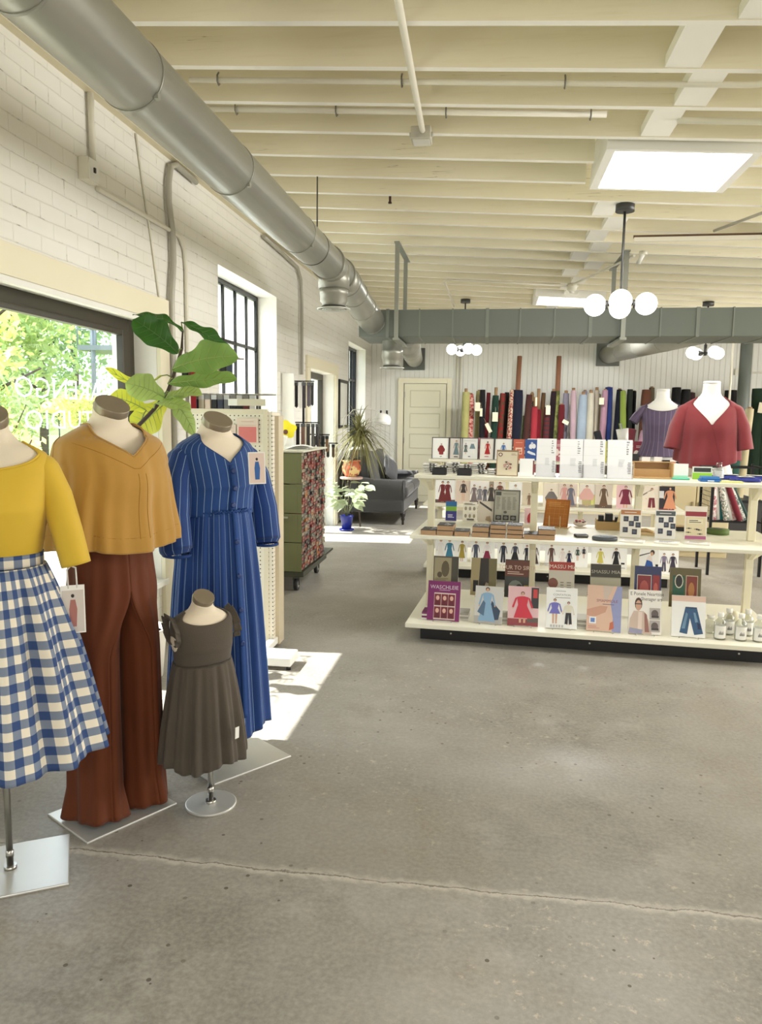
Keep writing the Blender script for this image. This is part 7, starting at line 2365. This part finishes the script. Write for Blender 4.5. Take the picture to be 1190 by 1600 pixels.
for x in (-.41, -.055):
    mb = MB(); mb.box(x, -.215, .06, x + .345, -.2, .96); dd = mb.build('door', M((204, 188, 148), .6), t, bevel=.004)
    mb = MB(); mb.box(x + (.305 if x < -.2 else .02), -.23, .5, x + (.32 if x < -.2 else .035), -.215, .62); mb.build('handle', M((150, 136, 100), .5), dd)
# ------------------------------------------------------------------ outside the shop window
GRASS = M((120, 136, 74), .9, noise=.3, nscale=3)
mb = MB(); mb.box(-60, -12, -.4, -.301, 60, -.12)
structure(mb.build('ground', GRASS))
mb = MB(); mb.box(-3.2, -6, -.119, -.301, 12.9, -.10); structure(mb.build('sidewalk', M((196, 190, 178), .8, noise=.1, nscale=2)))
mb = MB()
mb.grid(lambda u, v: (-26 - 30 * v, -10 + 75 * u, -.2 + 9.0 * v + 1.2 * sin(6 * u + 3 * v)), 16, 8)
structure(mb.build('hill', M((104, 126, 70), .9, noise=.35, nscale=1.2)))

def leaf_mat(c, c2):
    return thin_leaf(c, c2, 'leaves', .4)
LM = [leaf_mat((150, 172, 112), (190, 204, 120)), leaf_mat((186, 194, 122), (222, 222, 130)), leaf_mat((116, 146, 104), (150, 176, 110)), leaf_mat((208, 208, 136), (234, 230, 140))]
def crown(t, blobs, n, size, mat, seed, name='foliage'):
    r = random.Random(seed)
    mb = MB()
    tot = sum(b[3] ** 2 for b in blobs)
    for (x, y, z, R) in blobs:
        for q in range(int(n * R * R / tot)):
            a, c = r.uniform(0, 2 * pi), r.uniform(-1, 1)
            s = math.sqrt(1 - c * c)
            d = Vector((s * cos(a), s * sin(a), c * .85)) * (R * r.uniform(.55, 1.05))
            p = Vector((x, y, z)) + d
            u = Vector((r.uniform(-1, 1), r.uniform(-1, 1), r.uniform(-1, 1))).normalized()
            w = u.cross(Vector((r.uniform(-1, 1), r.uniform(-1, 1), r.uniform(-1, 1)))).normalized()
            k = size * r.uniform(.6, 1.3)
            mb.add([p - u * k, p + w * k * .5, p + u * k, p - w * k * .5], [(0, 1, 2, 3)], 0)
    o = mb.build(name, mat, t)
    o['kind'] = 'stuff'
    return o
def tree(label, x, y, h, R, k, seed, z0=-.2):
    t = thing('tree', label, 'tree', (x, y, z0), 0, 'trees beyond the shop window')
    r = random.Random(seed)
    mb = MB(); mb.tube([(0, 0, 0), (.08, .05, h * .3), (-.05, .1, h * .6), (0, 0, h * .85)], [.16, .13, .09, .04], 10); mb.build('trunk', BARK, t)
    for q in range(4):
        a = q * 1.7 + seed
        mb = MB(); mb.tube([(0, .05, h * (.35 + .1 * q)), (R * .4 * cos(a), R * .4 * sin(a), h * (.5 + .1 * q)), (R * .8 * cos(a), R * .8 * sin(a), h * (.6 + .1 * q))], [.06, .04, .02], 8); mb.build('branch', BARK, t)
    blobs = [(r.uniform(-.6, .6) * R, r.uniform(-.6, .6) * R, h * r.uniform(.35, .95), R * r.uniform(.45, .7)) for _ in range(9)]
    crown(t, blobs, 2600, .13, LM[k], seed)
tree('yellow-green leafy tree at the left edge of the shop window view', -9.5, 15.5, 4.6, 2.2, 1, 1)
tree('mid green tree standing behind the window lettering', -12, 20, 6.0, 2.6, 0, 2)
tree('dark green tree left of the balcony beyond the window', -13, 24, 6.6, 2.6, 2, 3)
tree('broad pale green tree at the back on the slope', -19, 26, 7.5, 3.4, 0, 4, 1)
tree('tall dark tree furthest back behind the balcony', -17, 33, 8.5, 3.4, 2, 5, 1)
tree('bright yellow-green tree at the back left of the window view', -19, 20, 6.5, 3.2, 3, 6, .5)
def shrub(label, x, y, R, h, k, seed, n=900, cat='shrub'):
    t = thing('shrub', label, cat, (x, y, -.12), 0, 'shrubs outside the shop window')
    r = random.Random(seed)
    for q in range(3):
        mb = MB(); mb.tube([(0, 0, 0), (.2 * R * cos(q * 2), .2 * R * sin(q * 2), h * .5), (.5 * R * cos(q * 2.1), .5 * R * sin(q * 2.1), h * .85)], [.025, .018, .01], 7); mb.build('stem', BARK, t)
    crown(t, [(r.uniform(-.5, .5) * R, r.uniform(-.5, .5) * R, h * r.uniform(.35, .8), R * .6) for _ in range(6)], n, .06, LM[k], seed + 40)
shrub('sunlit yellow shrub below the window lettering, nearest the glass', -4.2, 9.0, 1.0, 1.5, 3, 11)
shrub('yellow-green shrub left of the nearest sunlit shrub', -5.2, 8.2, 1.0, 1.7, 1, 12)
shrub('dark green shrub behind the sunlit yellow ones', -6.6, 11.2, 1.2, 2.2, 2, 13, 1200)
shrub('climbing shrub at the foot of the pale block wing', -4.9, 12.6, .6, 2.3, 1, 14)
shrub('low green plant close below the window, between the mannequins', -1.3, 4.4, .45, .85, 0, 15, 700)
shrub('low grassy plant outside the left part of the window', -1.5, 3.2, .5, .9, 1, 16, 700)
shrub('mid green shrub beyond the grass, under the mid green tree', -8.2, 14.8, 1.3, 2.1, 0, 17, 1200)

t = thing('block_wing', 'pale concrete block wing of a building at the right of the window', 'building', (-4.52, 13.0, -.12))
def block():
    k = NT('pale_block')
    tc = k.n('ShaderNodeTexCoord').outputs['Object']
    sp = k.n('ShaderNodeSeparateXYZ'); k.l(tc, sp.inputs[0])
    cb = k.n('ShaderNodeCombineXYZ'); k.l(k.math('ADD', sp.outputs[0], sp.outputs[1]), cb.inputs[0]); k.l(sp.outputs[2], cb.inputs[1])
    br = k.n('ShaderNodeTexBrick'); br.inputs['Scale'].default_value = 1; br.inputs['Brick Width'].default_value = .6; br.inputs['Row Height'].default_value = .3; br.inputs['Mortar Size'].default_value = .012
    br.inputs['Color1'].default_value = rgb((206, 200, 192)); br.inputs['Color2'].default_value = rgb((216, 210, 202)); br.inputs['Mortar'].default_value = rgb((150, 146, 140))
    k.l(cb.outputs[0], br.inputs['Vector']); k.l(br.outputs[0], k.b.inputs['Base Color'])
    return k.m
mb = MB(); mb.box(0, 0, 0, 3.4, 4, 6.2); mb.build('wall', block(), t)
mb = MB(); mb.box(-.1, -.1, 6.2, 3.5, 4.1, 6.4); mb.build('parapet', M((180, 176, 170), .7), t)
mb = MB(); mb.tube([(.72, -.05, 0), (.72, -.05, 6.1)], .06, 10); mb.build('downpipe', M((170, 178, 186), .5), t)
t = thing('balcony', 'grey steel balcony on a slim post among the trees', 'balcony', (-7.4, 18, -.12))
SG = M((120, 130, 140), .5)
mb = MB(); mb.box(-.5, -.5, 3.15, 2.4, .8, 3.27); mb.build('platform', SG, t)
mb = MB(); mb.cyl((-.15, -.4, 0), (-.15, -.4, 5.2), .06, n=10); mb.build('post', SG, t)
mb = MB()
for x in np.linspace(-.5, 2.4, 7):
    mb.cyl((x, -.48, 3.27), (x, -.48, 4.0), .02, n=6)
mb.cyl((-.5, -.48, 4.0), (2.4, -.48, 4.0), .025, n=6); mb.cyl((-.5, -.48, 3.65), (2.4, -.48, 3.65), .015, n=6)
mb.build('railing', SG, t)
t = thing('patio_parasol', 'small pale yellow patio parasol beyond the window lettering', 'parasol', (-9.0, 18.4, -.12))
mb = MB(); mb.lathe([(.02, 0), (.02, 1.95)], n=10); mb.build('pole', M((60, 66, 66), .5), t)
mb = MB(); mb.lathe([(.52, 1.62), (.50, 1.72), (.36, 1.88), (.12, 1.99), (.01, 2.01)], n=20, caps=False); mb.build('canopy', thin_leaf((232, 226, 120), (240, 234, 130), trans=.4), t)
for q in range(6):
    a = q * pi / 3; mb = MB(); mb.tube([(.02 * cos(a), .02 * sin(a), 1.5), (.46 * cos(a), .46 * sin(a), 1.68)], .01, 6); mb.build('rib', M((60, 66, 66), .5), t)
